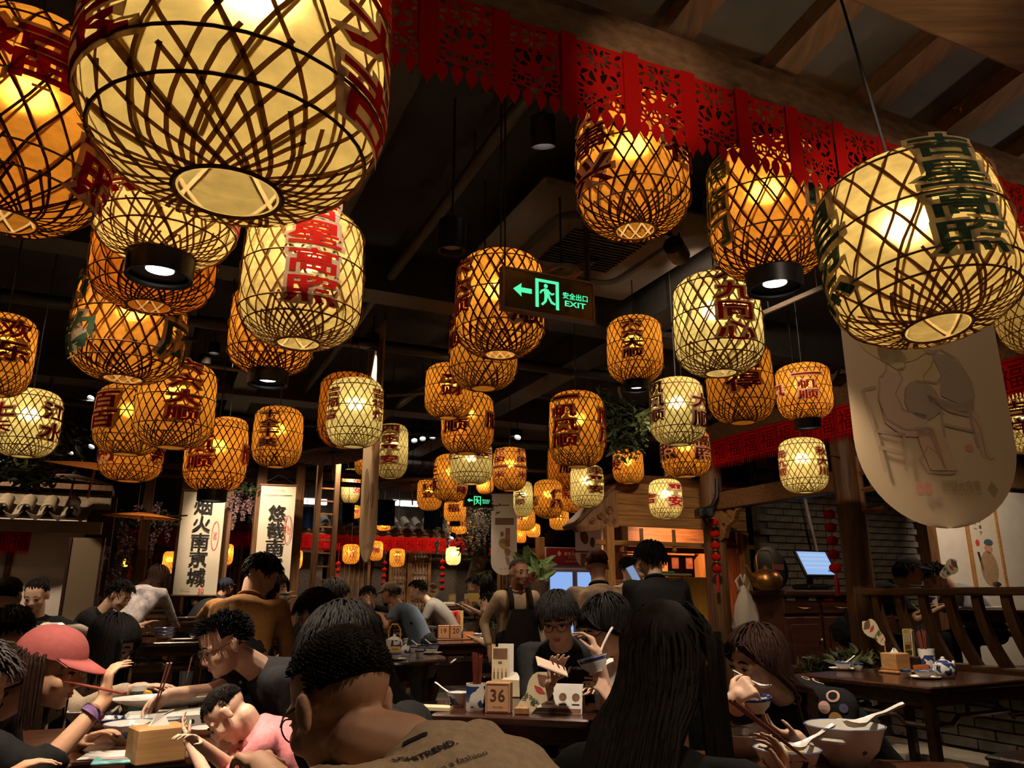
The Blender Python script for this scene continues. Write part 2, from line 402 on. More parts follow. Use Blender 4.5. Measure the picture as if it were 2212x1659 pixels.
# ---------------------------------------------------------------- gallery
def post(label, a, b, r=.105, h=3.05, m=WD, n=14):
    t = thing('timber_post', label, 'post', AB(a, b, 0)); mb = MB(); mb.lathe([(r*(1+.02*math.sin(z*3)), z) for z in [h*i/8 for i in range(9)]], n, capb=True, capt=True); obj('shaft', mb, m, t, 'auto')
    mb = MB(); mb.lathe([(r*1.5, 0), (r*1.6, .06), (r*1.3, .16), (r*1.02, .2)], n); obj('foot_stone', mb, TILED, t, 'auto'); return t
post('thick round timber post at the end of the railing', 6.03, 5.4, .13)
post('round timber post with a security camera, beside the stall', 6.03, 7.44, .13)
post('timber post beyond the end of the long banner', 6.03, 2.9, .13)
mb = MB(); bx(mb, 6.5, 12.9, .5, 7.3, 0, .35); struct('gallery_platform', mb, WDD)
gr = thing('gallery_roof', 'gallery eave with a long beam and grey drip tiles', 'roof')
mb = MB(); bx(mb, 5.92, 6.14, -.5, 7.9, 3.04, 3.26, .015); obj('eave_beam', mb, WDX, gr, world=True)
mb = MB(); bx(mb, 5.96, 6.10, 5.4, 7.44, 2.24, 2.44, .01); obj('tie_beam', mb, WDX, gr, world=True)
mb = MB(); mb.add([AB(5.7, b, 3.32) for b in (-.5, 7.9)]+[AB(7.3, b, 3.58) for b in (7.9, -.5)]+[AB(5.7, b, 3.28) for b in (-.5, 7.9)]+[AB(7.3, b, 3.54) for b in (7.9, -.5)], [(0, 1, 2, 3), (7, 6, 5, 4), (0, 4, 5, 1), (1, 5, 6, 2), (2, 6, 7, 3), (3, 7, 4, 0)]); obj('roof_deck', mb, WD, gr, world=True)
# tiles: curved cap and pointed drip
def captile():
    mb = MB(); n = 7
    for x in (0, .3):
        for r in (.07, .058):
            for j in range(n): a = PI*j/(n-1); mb.v.append(V((x, math.cos(a)*r, math.sin(a)*r)))
    q = lambda k, j: k*n+j
    for j in range(n-1): mb.f += [(q(0, j), q(2, j), q(2, j+1), q(0, j+1)), (q(1, j+1), q(3, j+1), q(3, j), q(1, j)), (q(0, j+1), q(1, j+1), q(1, j), q(0, j))]
    return mesh('cap_tile', mb, 'auto')
def pantile():
    mb = MB(); n = 7; pts = [(y, -.045*(1-(y/.09)**2)) for y in [-.09+.18*j/(n-1) for j in range(n)]]
    for x in (0, .3):
        for y, z in pts: mb.v.append(V((x, y, z)))
    for j in range(n-1): mb.f.append((j, j+1, n+j+1, n+j))
    o = len(mb.v); mb.v += [V((-.004, -.09, 0)), V((-.004, -.055, -.055)), V((-.004, 0, -.10)), V((-.004, .055, -.055)), V((-.004, .09, 0))]+[V((-.004, y, z)) for y, z in pts[::-1]]
    mb.f.append(tuple(range(o, len(mb.v)))); return mesh('drip_tile', mb, 'auto')
CT, DT = captile(), pantile(); CTD, DTD = CT.copy(), DT.copy()
CT.materials.append(TILE); DT.materials.append(TILE); CTD.materials.append(TILED); DTD.materials.append(TILED)
def tiles(parent, p0, along, up, n, pitch, slope, ct, dt, rows=2):
    along = V(along); up = V(up); x = up*math.cos(slope)+V((0, 0, math.sin(slope))); y = along; z = x.cross(y)
    if z.z < 0: y = -y; z = -z
    m = M((x, y, z)).transposed().to_4x4()
    for i in range(n):
        for r in range(rows):
            for me, d, l in ((ct, 0, .0), (dt, pitch/2, .0)):
                o = obj(me.name.split('.')[0], me, None, parent); o.matrix_local = wmat(parent).inverted() @ M.Translation(V(p0)+along*(i*pitch+d)+x*(.26*r)+z*(.03 if me is ct else .02)) @ m
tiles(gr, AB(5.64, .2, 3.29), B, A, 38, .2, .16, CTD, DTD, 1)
gv = thing('red_fringe_valance', 'red paper fringe with luck characters along the gallery beam', 'hanging decoration')
vs, fs, gw, gh = glyph('福', .0, 0, 1)
fr = MB(); fr.box((0, -.11, 0), (.205, .22, .002))
for k in range(9): fr.add([(-.1+k*.0228+dx, y, 0) for dx, y in ((0, -.22), (.016, -.22), (.008, -.285))], [(0, 1, 2)])
FRM = mesh('fringe_panel', fr); FRM.materials.append(REDF)
gl = MB(); gl.add([(x*.15/gw, y*.15/gh-.115, .003) for x, y in vs], fs)
for sx in (-1, 1): gl.box((sx*.09, -.11, .003), (.006, .19, .001))
for sy in (-.02, -.205): gl.box((0, sy, .003), (.185, .006, .001))
GLM = mesh('cut_character', gl); GLM.materials.append(cloth('dark_red_cut', (.16, .004, .004), .2))
def valance(parent, p0, along, nrm, n, pitch=.21, sc=1.0):
    along = V(along); nrm = V(nrm); m = M((along, V((0, 0, 1)), nrm)).transposed().to_4x4()
    for i in range(n):
        o = obj('fringe_panel', FRM, None, parent); o.matrix_local = M.Translation(V(p0)+along*i*pitch+nrm*R.uniform(0, .01)) @ m @ M.Rotation(R.uniform(-.06, .06), 4, 'Y') @ M.Scale(sc, 4)
        g = obj('cut_character', GLM, None, o)
valance(gv, AB(5.88, 7.6, 3.035), -B, -A, 25, .267, 1.27)
# carved bracket under the beam
br = thing('carved_bracket', 'carved wooden bracket between beam and post with the camera', 'bracket', AB(6.03, 7.3, 2.30))
brm = cutpanel('bracket_panel', [(0, 0), (.34, 0), (.33, -.05), (.24, -.08), (.2, -.16), (.1, -.2), (.06, -.3), (0, -.33)], [ring(.09, -.08, .045), ring(.2, -.055, .032), ring(.05, -.2, .032), leaf(.15, -.13, .06, .03, -.8), leaf(.27, -.03, .05, .02, .2), leaf(.03, -.27, .05, .02, 1.4), leaf(.03, -.03, .04, .03, .8)], th=.05)
o = obj('bracket_panel', brm, WDF, br); o.matrix_local = M((-B, V((0, 0, 1)), -A)).transposed().to_4x4() @ M.Scale(1.27, 4)
# fretwork hung beside the post
def fret(label, p, w, h, along):
    t = thing('fretwork_panel', label, 'lattice', p); al = V(along); bars = [((0, 0), (w, 0)), ((0, 0), (0, -h)), ((0, -h), (w*.55, -h)), ((w*.55, -h), (w*.55, -h*.62)), ((w*.55, -h*.62), (w*.25, -h*.62)), ((w*.25, -h*.62), (w*.25, -h*.3)), ((w*.25, -h*.3), (w, -h*.3)), ((w, 0), (w, -h*.3)), ((0, -h*.62), (w*.25, -h*.62)), ((w*.62, 0), (w*.62, -h*.3)), ((.0, -h*.3), (w*.25, -h*.3))]
    for (x0, y0), (x1, y1) in bars:
        mb = MB(); mb.tube([al*x0+V((0, 0, y0)), al*x1+V((0, 0, y1))], .026, 4); obj('fret_bar', mb, WDF, t)
fret('stepped wooden fretwork hanging beside the thick post', AB(6.03, 5.25, 2.55), .50, .52, -B)
fret('stepped wooden fretwork beyond the long banner', AB(6.03, 3.07, 2.50), .50, .52, B)
# railing with curved balusters on a low brick bench
rl = thing('wooden_railing', 'wooden railing with curved balusters beside the gallery tables', 'railing', AB(6.0, 5.25, -.3375), PHI-PI/2)
rl.scale = (1.27, 1.27, 1.27)
mb = MB(); mb.box((1.35, 0, 1.285), (2.9, .11, .05), None, .01); obj('top_rail', mb, WDX, rl)
mb = MB(); mb.box((1.35, 0, .80), (2.9, .15, .09), None, .012); obj('bottom_rail', mb, WDX, rl)
mb = MB(); n = 9
for sx in (-.02, .02):
    for i in range(n):
        u = i/(n-1); zc = .84+u*.43; off = -.17*math.sin(PI*u*.5+PI*.5)*math.cos(PI*u*.5)**.5 if False else .13*(1-u)**2-.03
        hw = .026+.012*(1-u)
        mb.v += [V((sx, off-hw, zc)), V((sx, off+hw, zc))]
for i in range(n-1):
    a, b = 2*i, 2*n+2*i
    mb.f += [(a, a+2, a+3, a+1), (b+1, b+3, b+2, b), (a, b, b+2, a+2), (a+1, a+3, b+3, b+1)]
mb.v = [V((p.y*1.0, p.x, p.z)) for p in mb.v]
BAL = mesh('baluster', mb, 'auto')
for k in range(15): obj('baluster', BAL, WD, rl, loc=(.06+k*.19, 0, 0))
lb = thing('low_brick_wall', 'low grey brick wall under the railing with a glowing strip', 'wall', AB(6.0, 5.25, -.3375), PHI-PI/2)
lb['kind'] = 'structure'; del lb['category']
lb.scale = (1.27, 1.27, 1.27)
mb = MB(); mb.box((1.35, .22, .505), (2.9, .36, .47)); obj('wall_core', mb, mat('mortar', (.10, .09, .075), .9), lb)
mb = MB(); mb.box((1.35, .0, .755), (2.9, .55, .03), None, .006); obj('bench_board', mb, WDX, lb)
mb = MB(); mb.box((1.35, -.22, .305), (2.9, .42, .07), None, .01); obj('step', mb, mat('pale_stone', (.34, .29, .22), .7, var=.15, scale=7), lb)
BG = mat('grey_brick', (.17, .15, .125), .85, var=.3, scale=9, bump=.25); BK = mesh('brick', MB().box((0, 0, 0), (.236, .03, .058), None, .005)); BK.materials.append(BG)
for r in range(6):
    for k in range(12): obj('brick', BK, None, lb, loc=(.02+k*.246+(r % 2)*.123, .035+R.uniform(-.003, .003), .375+r*.066))
mb = MB(); mb.box((1.35, .03, .725), (2.8, .02, .016)); obj('light_strip', mb, emat('cool_strip', (.75, .9, .85), .7), lb)
# brick end wall and white wall of the gallery
wb = thing('gallery_brick_wall', 'grey brick wall behind the gallery cabinet', 'wall', AB(6.9, 7.62, 0), PHI); wb['kind'] = 'structure'; del wb['category']
mb = MB(); mb.box((1.45, .08, 1.7), (2.9, .1, 3.4)); obj('wall_core', mb, mat('dark_mortar', (.05, .043, .036), .9), wb)
BGD = mat('old_grey_brick', (.115, .098, .080), .85, var=.4, scale=5, bump=.25); BK2 = mesh('brick', MB().box((0, 0, 0), (.27, .04, .077), None, .006)); BK2.materials.append(BGD)
for r in range(21):
    for k in range(10): obj('brick', BK2, None, wb, loc=(.13+k*.278+(r % 2)*.139, .02+R.uniform(-.005, .005), 1.0+r*.087))
mb = MB(); bx(mb, 9.85, 12.9, 7.55, 7.7, 0, 3.4); struct('wall_gallery', mb, PLA)
mb = MB(); bx(mb, 9.72, 9.9, 7.45, 7.72, 0, 3.4); struct('trim_1', mb, WD)
mb = MB(); bx(mb, 6.9, 13, 7.4, 7.6, 2.85, 3.4); struct('trim_2', mb, WD)
mb = MB(); mb.tube([Wp(1725, 1020, AB(6, 7.55), B), Wp(1775, 1240, AB(6, 7.55), B)], .022, 8); t = thing('wall_conduit', 'white pipe running down the grey brick wall', 'pipe'); obj('pipe_body', mb, mat('white_pipe', (.5, .45, .4), .5), t, 'auto', True)
# lit opening of the kitchen beside the brick wall
kt = thing('kitchen_hatch', 'warmly lit kitchen hatch between post and brick wall', 'hatch', AB(6.75, 9.9, 0), PHI); kt['kind'] = 'structure'; del kt['category']
mb = MB(); mb.box((.9, .6, 1.2), (2.6, .1, 2.4)); obj('back_panel', mb, wood('red_lit_wood', (.22, .075, .035), .6, 2), kt)
mb = MB(); mb.box((.3, -.1, 2.42), (1.5, .16, .9)); obj('lintel', mb, WDX, kt)
for x in (-.35, .25, .95):
    mb = MB(); mb.box((x, 0, 1.2), (.10, .14, 2.4)); obj('jamb', mb, WDLZ, kt)
mb = MB(); mb.box((.3, .0, 1.93), (1.5, .12, .08)); obj('shelf_rail', mb, WDL, kt)

# ---------------------------------------------------------------- the stall
st = thing('food_stall', 'yellow pine food stall with a hooded roof and hanging tags', 'stall', AB(5.08, 8.05, -.1875), PHI); st.scale = (1.15, 1.15, 1.15)
for k in range(4):
    mb = MB(); mb.box((.85, 0, 2.03+k*.116), (1.72, .04, .112), None, .004); obj('hood_board', mb, WDL, st)
mb = MB(); mb.add([(0, -.02, 1.96), (0, -.02, 2.44), (-.47, .1, 1.97), (-.44, .1, 1.90), (0, .05, 1.96), (0, .05, 2.44), (-.47, .16, 1.97), (-.44, .16, 1.90)], [(0, 1, 2, 3), (7, 6, 5, 4), (0, 4, 5, 1), (1, 5, 6, 2), (2, 6, 7, 3), (3, 7, 4, 0)]); obj('carved_gable', mb, WDF, st)
mb = MB()
for k, (x, y, r) in enumerate([(-.1, 2.13, .05), (-.2, 2.07, .04), (-.29, 2.02, .03), (-.05, 2.02, .03), (-.14, 2.02, .028)]):
    mb.tube([(x+math.cos(a)*r*(1-a/14), -.018+.04*(-x)/.47*1.6, y+math.sin(a)*r*(1-a/14)) for a in [i*.7 for i in range(15)]], .008, 4)
o = obj('carving', mb, WDF, st); o['kind'] = 'stuff'
mb = MB(); mb.add([(.04, -.08, 2.50), (-.56, .02, 1.96), (-.56, .20, 1.96), (.04, .20, 2.50), (.04, -.08, 2.455), (-.54, .02, 1.92), (-.54, .20, 1.92), (.04, .20, 2.455)], [(0, 1, 2, 3), (7, 6, 5, 4), (0, 4, 5, 1), (1, 5, 6, 2), (2, 6, 7, 3), (3, 7, 4, 0)]); obj('hip_roof', mb, WD, st)
mb = MB(); mb.box((.85, .35, 2.49), (1.9, .9, .05)); obj('roof_top', mb, WD, st)
mb = MB(); mb.box((.8, .02, 1.80), (2.1, .06, .05), None, .006); obj('hood_rail', mb, WDL, st)
for x in (-.1, .3, .72, 1.15, 1.6):
    mb = MB(); mb.lathe([(.018, 1.72), (.03, 1.74), (.02, 1.78), (.02, 1.96)], 8, (x, .02, 0)); obj('pendant_post', mb, WDLZ, st, 'auto')
for x, y in ((-.12, .0), (1.66, 0), (-.12, 1.6), (1.66, 1.6)):
    mb = MB(); mb.box((x, y, 1.065), (.09, .09, 1.79), None, .008); obj('stall_post', mb, WDLZ, st)
mb = MB(); mb.box((.8, .25, .95), (1.7, .6, .06), None, .008); obj('stall_counter', mb, WDL, st)
mb = MB(); mb.box((.8, .2, .545), (1.66, .5, .75)); obj('stall_front', mb, WDD, st)
mb = MB(); mb.box((.78, 1.62, 1.3), (.30, .05, 2.2)); obj('bright_panel', mb, PLA, st)
for k in range(8):
    mb = MB(); mb.box((.10+k*.21, .9, 1.66), (.10, .006, .15)); obj('wooden_tag', mb, mat('red_wood_tag', (.30, .10, .05), .6), st)
mb = MB(); mb.box((.8, .9, 1.755), (1.7, .02, .02)); obj('tag_rail', mb, WDL, st)

# ---------------------------------------------------------------- pavilion with tiled wall
pv = thing('pavilion_roof', 'small tiled roof over a pale wall, behind the woman in stripes', 'roof', AB(-2.9, 9.6, 0), PHI)
mb = MB(); mb.box((.2, .35, 2.42), (4.4, .6, .06)); obj('roof_deck', mb, WD, pv)
mb = MB(); mb.tube([(-2.0+k*.4, .28, 2.40+.006*math.sin(k*2.1)) for k in range(12)], .05, 8); obj('ridge', mb, TILE, pv, 'auto')
mb = MB(); mb.box((.2, .16, 2.27), (4.4, .05, .16)); obj('ridge_wall', mb, TILE, pv)
tiles(pv, AB(-4.95, 9.36, 2.09), A, B, 21, .205, .45, CT, DT, 1)
mb = MB(); mb.box((.2, .1, 1.98), (4.3, .1, .13)); obj('eave_board', mb, PLD, pv)
mb = MB(); bx(mb, -9, -.72, 9.86, 10.0, 0, 2.1); struct('wall_pavilion', mb, PLA)
for a0 in (-1.42, -2.4, -3.4):
    mb = MB(); bx(mb, a0, a0+.06, 9.83, 9.87, 0, 2.0); struct('trim_3', mb, WD)
pvv = thing('red_fringe_valance', 'dark red fringe under the small tiled roof', 'hanging decoration')
valance(pvv, AB(-3.5, 9.66, 1.93), A, -B, 12, .2, .95)
mb = MB(); bx(mb, -.74, -.45, 9.88, 10.1, 0, 2.35); struct('pillar_1', mb, mat('dark_red_paint', (.05, .012, .009), .7), None)

# ---------------------------------------------------------------- far wall
fw = thing('far_brick_panel', 'dark brick panels between the far lattice doors', 'wall', AB(0, 14.1, 0), PHI); fw['kind'] = 'structure'; del fw['category']
BM = mat('far_brick_paint', (.075, .062, .05), .9, var=.35, scale=16, stretch=(1, 1, 4), bump=.2)
for a0, a1 in ((-1, .6), (2.35, 2.75), (3.62, 3.9), (4.75, 6.0)):
    mb = MB(); mb.box(((a0+a1)/2, .05, 1.2), (a1-a0, .1, 2.4)); obj('brick_panel', mb, BM, fw)
def lattice_door(label, a0, w, style):
    t = thing('lattice_door', label, 'door', AB(a0, 14.0, 0), PHI)
    mb = MB()
    for x in (0, w): mb.box((x, 0, 1.1), (.05, .05, 2.2))
    for z in (.05, .62, .95, 2.15): mb.box((w/2, 0, z), (w, .05, .05))
    obj('door_frame', mb, WDF, t)
    mb = MB(); mb.box((w/2, .01, .8), (w-.04, .02, .26)); obj('door_panel', mb, WD, t)
    mb = MB(); mb.box((w/2, .06, 1.55), (w-.04, .01, 1.15)); obj('backing', mb, PLA if style == 2 else mat('dim_paper', (.10, .065, .04), .9), t)
    mb = MB()
    if style != 1:
        for k in range(1, 6): mb.box((w*k/6, 0, 1.55), (.014, .02, 1.16))
        for k in range(1, 8): mb.box((w/2, 0, .95+k*.15), (w, .02, .012 if k % 2 else .02))
    else:
        for k in range(1, 8): mb.box((w*k/8, 0, 1.7), (.014, .02, .9))
        for k in range(1, 5): mb.box((w/2, 0, .97+k*.07), (w, .02, .012))
    o = obj('lattice', mb, WDF, t); o['kind'] = 'stuff'
lattice_door('far lattice door with upright bars beside the ladder frame', 2.85, .7, 1)
lattice_door('far lattice door with pale panes behind the flat cap', 3.95, .34, 2)
lattice_door('far lattice door with pale panes under the dark lettered lantern', 4.33, .36, 2)
lattice_door('far lattice door beside the tree trunk', 6.1, .7, 1)
lattice_door('far lattice door behind the first scroll', .75, .6, 1)
lattice_door('far lattice door with pale panes behind the second scroll', 1.75, .55, 2)
lattice_door('far lattice door behind the wisteria', -.1, .6, 1)
fv = thing('red_fringe_valance', 'bright red fringe along the far eave', 'hanging decoration')
valance(fv, AB(-.4, 13.72, 2.30), A, -B, 32, .21)
fr_ = thing('far_roof', 'dark tiled eave along the far wall', 'roof')
mb = MB(); bx(mb, -.6, 7.2, 13.75, 14.2, 2.36, 2.46); obj('roof_deck', mb, WD, fr_, world=True)
mb = MB(); bx(mb, -.6, 7.2, 13.78, 13.95, 2.28, 2.38); obj('eave_beam', mb, WDX, fr_, world=True)
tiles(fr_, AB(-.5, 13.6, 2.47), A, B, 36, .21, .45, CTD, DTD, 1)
for k, (p, w_) in enumerate((((592, 1083, 13.6), .42), ((672, 1083, 13.6), .36), ((700, 1085, 13.7), .1), ((855, 1086, 14.1), .12), ((884, 1088, 14.1), .34))):
    t = thing('ceiling_strip_lamp', ['long white lamp over the second scroll post', 'white lamp beside the ladder frame', 'short white lamp by the ladder frame top', 'short white lamp left of the grey parasol edge', 'white strip lamp under the grey parasol'][k], 'lamp', W(*p), PHI)
    mb = MB(); mb.box((0, 0, 0), (w_, .05, .10), None, .01); obj('lamp_tube', mb, emat('white_lamp', (1, .9, .8), 3.0), t)
    mb = MB(); mb.box((0, 0, .07), (w_+.04, .08, .03)); mb.tube([(0, 0, .08), (0, 0, 3.62-W(*p).z)], .006, 4); obj('lamp_housing', mb, DUCT, t)
    light('POINT', 'strip_light', (0, -.12, -.1), 2.0*w_/.3, (1, .9, .8), .06, t)
# timber frame posts of the middle aisle
for i, (px, py, tt, r, l) in enumerate([(312, 1150, 8.6, .05, 'slim timber post beside the parasol below the pavilion'), (393, 1150, 10.8, .07, 'timber post at one side of the first scroll'), (487, 1150, 10.9, .06, 'timber post at the other side of the first scroll'), (556, 1150, 11.0, .07, 'timber post before the second scroll'), (641, 1150, 10.9, .06, 'timber post after the second scroll')]):
    c = W(px, py, tt); t = thing('timber_post', l, 'post', (c.x, c.y, 0), PHI); mb = MB(); mb.box((0, 0, 1.55), (r*2, r*2, 3.1), None, .01); obj('shaft', mb, WD, t)
    mb = MB(); mb.box((0, 0, .06), (r*3, r*3, .12), None, .02); obj('foot_stone', mb, TILED, t)
fb = thing('frame_beam', 'timber beams joining the aisle posts above the scrolls', 'beam')
for z in (3.08, 2.92):
    mb = MB(); p, q = W(393, 1150, 10.8), W(960, 1150, 12.2); mb.tube([V((p.x-.4, p.y-.15, z)), V((q.x, q.y, z))], .07 if z > 3 else .04, 4); obj('beam_body', mb, WDX, fb, world=True)
for k in range(9):
    p, q = W(393, 1150, 10.8), W(960, 1150, 12.2); c = p.lerp(q, k/8); mb = MB(); mb.tube([V((c.x, c.y, 3.1)), V((c.x+.25, c.y, 3.6))], .025, 4); obj('strut', mb, WD, fb, world=True)
ld = W(702, 1150, 10.2); t = thing('ladder_frame', 'ladder-like timber frame standing between the aisle tables', 'frame', (ld.x, ld.y, 0), PHI)
for x in (-.12, .12):
    mb = MB(); mb.box((x, 0, 1.5), (.07, .09, 3.0), None, .008); obj('upright', mb, WD, t)
for k in range(14):
    mb = MB(); mb.box((0, 0, .45+k*.17), (.2, .03, .02)); obj('rung', mb, WDF, t)
# ---------------------------------------------------------------- bamboo lanterns
P_O = paper('amber_paper', (1, .43, .055), .60, .20, .50)
P_D = paper('burnt_amber_paper', (.95, .33, .035), .60, .11, .5)
P_C = paper('cream_paper', (1, .75, .29), .58, .19, .52)
P_P = paper('pale_yellow_paper', (1, .84, .36), .62, .24, .52)
BAM = cloth('bamboo_strip', (.10, .03, .008), .3)
BAMC = cloth('pale_bamboo_strip', (.34, .15, .04), .45)
HOOP = mat('bamboo_hoop', (.20, .08, .022), .6, var=.3, bump=0)
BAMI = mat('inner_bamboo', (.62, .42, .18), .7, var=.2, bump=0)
CUT = cloth('cutout_paper', (.95, .74, .55), .72)
INK = {'r': cloth('red_ink', (.50, .02, .015), .45), 'd': cloth('dark_red_ink', (.24, .016, .010), .4), 'g': cloth('green_ink', (.07, .13, .075), .4), 'b': cloth('brown_ink', (.12, .02, .014), .4)}
CUTG = cloth('grey_cutout_paper', (.80, .72, .52), .7)
BLACKM = mat('black_metal', (.012, .011, .011), .42, .3, var=.1, bump=.03)
CORD = mat('black_cord', (.012, .01, .009), .7, var=0, bump=0)
LENS = emat('lamp_lens', (1, .93, .85), 14)
BULB = emat('bulb_glow', (1, .8, .45), 9)
CHROME = mat('chrome_trim', (.75, .75, .75), .2, 1, var=0, bump=0)
US = [0, .003, .012, .03, .055, .09, .13, .18, .24, .31, .38, .45, .52, .59, .66, .73, .79, .84, .88, .92, .95, .975, .99, 1]
def prof(u):
    b = 1-.045*((u-.42)/.5)**2
    if u < .30: b *= .34+.66*math.sqrt(max(0, 1-((.30-u)/.30)**2.15))
    if u > .82: b *= .50+.50*math.sqrt(max(0, 1-((u-.82)/.18)**2.3))
    return b
NL = [0]
def lantern(cx, cy, w, hr, D, kind, pw, n, texts, can, label, tilt=(0, 0), t=None, cord=True, bz=.1, group='lit bamboo lanterns under the ceiling', spin=0.0, zt=3.62, mono=False):
    t = t or D*F/w
    c = W(cx, cy, t)
    while c.dot(B) > 13.25: t *= .99; D *= .99; c = W(cx, cy, t)
    Rr = D/2; H = D*hr
    th = thing('paper_lantern', label, 'lantern', c-V((0, 0, H/2)), 0, group)
    base = math.atan2(-c.y, -c.x)                                    # towards the doorway the place is seen from
    th.rotation_euler = (math.radians(tilt[0]), math.radians(tilt[1]), base)
    pm = {'o': P_O, 'c': P_C, 'p': P_P, 'd': P_D}[kind]; bm_ = BAMC if kind in 'cp' else BAM
    seg = 40 if w > 150 else (26 if w > 60 else 18)
    us = US if w > 60 else US[::2]+[1]
    rn = random.Random(int(cx*7+cy)); n = int(n*(1.2 if w > 500 else 1.4))
    # shade with a slightly uneven surface
    mb = MB(); mb.lathe([(prof(u)*Rr-.004, u*H) for u in us], seg)
    obj('shade', mb, pm, th, True)
    # diagonal strips: one mesh per direction, copied around the axis
    sw = (.0030 if w > 200 else .0033) * (D/.38)
    def strip_pts(sg):
        th_, pts, pr = 0, [], None
        for u in US:
            r = prof(u)*Rr; z = u*H
            if pr: th_ += sg*.56*math.hypot(r-pr[0], z-pr[1])/max((r+pr[0])/2, .03)
            pts.append((th_, r, z)); pr = (r, z)
        return pts
    def ribbon(mb, pts, a0, lift, wob=0):
        o = len(mb.v)
        for i, (a, r, z) in enumerate(pts):
            p0, p1 = pts[max(0, i-1)], pts[min(len(pts)-1, i+1)]
            def X(q, l): return V((math.cos(q[0]+a0)*(q[1]+l), math.sin(q[0]+a0)*(q[1]+l), q[2]))
            p = X((a+wob*math.sin(i*1.3+a0*5), r, z), lift); d = (X(p1, lift)-X(p0, lift)).normalized()
            nr = V((math.cos(a+a0), math.sin(a+a0), 0))
            dr, dz = p1[1]-p0[1], p1[2]-p0[2]; l = math.hypot(dr, dz) or 1
            nr = nr*(dz/l)+V((0, 0, -dr/l)); s = nr.cross(d).normalized()*sw
            mb.v += [p-s, p+s]
        for i in range(len(pts)-1): mb.f.append((o+2*i, o+2*i+1, o+2*i+3, o+2*i+2))
    if w > 170 and not mono:
        for sg, lift in ((1, .0015), (-1, .003)):
            b = MB(); ribbon(b, strip_pts(sg), 0, lift, .012); me = mesh('bamboo_strip', b); me.materials.append(bm_)
            for i in range(n):
                a = 2*PI*i/n+rn.uniform(-.05, .05)
                obj('bamboo_strip', me, None, th, rot=(0, 0, a))
    else:
        b = MB()
        for sg, lift in ((1, .001), (-1, .0022)):
            p = strip_pts(sg); p = p if w > 60 else p[::2]+[p[-1]]
            for i in range(n): ribbon(b, p, 2*PI*i/n+rn.uniform(-.04, .04), lift)
        o = obj('bamboo_lattice', b, bm_, th); o['kind'] = 'stuff'
    if w > 170:                                                      # pale inner face of the weave, seen through the bottom hole
        b = MB()
        for sg in (1, -1):
            p = [(a, r*.955-.004, z) for a, r, z in strip_pts(sg)]
            for i in range(0, n, 2 if kind in 'cp' else 1): ribbon(b, p[3:], 2*PI*i/n, 0)
        o = obj('inner_weave', b, BAMI, th); o['kind'] = 'stuff'
    if w > 60:                                                       # dense weave of strip ends round the bottom hole
        b = MB(); k = next(i for i, u in enumerate(US) if u >= .24)+1
        for sg, lift in ((1, .004), (-1, .0045)):
            p = strip_pts(sg)[:k]
            for i in range(n): ribbon(b, p[:k-rn.randint(0, 4)], 2*PI*(i+.5+rn.uniform(-.3, .3))/n, lift, .02)
        o = obj('bottom_weave', b, bm_, th); o['kind'] = 'stuff'
    for u in ((.0, .12, .22, .55, .86, 1.0) if w > 60 else (0, .2, .55, .86)):
        b = MB(); k = 36 if w > 120 else 20; r = prof(u)*Rr+.0035
        b.tube([(math.cos(2*PI*i/k)*r, math.sin(2*PI*i/k)*r, u*H) for i in range(k)], .0028*(D/.38) if u not in (0, 1) else .004, 4, closed=True)
        obj('bamboo_hoop', b, HOOP, th)
    b = MB(); b.ball((0, 0, H*.62), .026, 10, 7); obj('bulb', b, BULB, th, True)
    if cord:
        b = MB(); top = zt-c.z+H/2
        b.tube([(0, 0, H*.6), (0, 0, H), (.004, 0, (H+top)/2), (0, 0, top)], .004, 5); obj('cord', b, CORD, th)
    lw = light('POINT', 'lantern_lamp', (0, 0, H*.62), pw*(3.9 if kind in 'od' else 4.5)*(1.65 if w > 170 else 1), (1, .82, .50), .03, th)
    # writing: cut-out characters fixed to the lattice
    for tx in texts:
        s, az, ik = tx[:3]; um = tx[3] if len(tx) > 3 else .55; hh = tx[4] if len(tx) > 4 else .66; wf = tx[5] if len(tx) > 5 else 1.5
        a0 = math.radians(az)
        ch = [c_ for c_ in s]; hc = hh*H/len(ch); bk = []; gl = []
        for i, c_ in enumerate(ch):
            fine = w > 90; _, _, bw, bh = glyph(c_, .022 if w > 60 else .012, 8 if fine else 5, 2 if fine else 1)
            sy = hc*.86/max(bh, .62); sx = min(sy*wf*1.45, Rr*1.02/max(bw, .5)); zc = um*H+(len(ch)/2-.5-i)*hc
            if len(ch) > 2: sx = max(sx, .6*Rr*wf/1.5/max(bw, .5))
            for off, lift in ((.10, .0055), (.022, .0068)):
                vs, fs, gw, gh = glyph(c_, off if w > 60 else off*.55, 8 if fine else 5, 2 if fine else 1); pts = []
                for x, y in vs:
                    z = zc+y*sy; r = max(prof(min(1, max(0, z/H))), .93)*Rr+lift; a = a0+x*sx/Rr
                    pts.append((math.cos(a)*r, math.sin(a)*r, z))
                (bk if off > .04 else gl).append(MB().add(pts, fs))
        for g in bk: obj('paper_cutout', g, CUTG if ik == 'g' else CUT, th)
        for g in gl: obj('character', g, INK[ik], th)
    if can:
        cr = Rr*.46; b = MB(); b.lathe([(cr*.86, -.045), (cr, -.05), (cr*1.02, .03), (cr*.9, .034), (cr*.86, .03), (cr*.84, -.03), (cr*.4, -.022)], 28)
        d = obj('downlight', b, BLACKM, th, 'auto'); d.location = (0, 0, -.012)
        b = MB(); b.lathe([(cr*.42, -.024), (0.0005, -.024)], 20); obj('lens', b, LENS, d)
        light('SPOT', 'downlight_lamp', (0, 0, -.075), can*5.0, (1, .82, .62), .03, th, target=(0, 0, -2), angle=95, blend=.6)
    return th
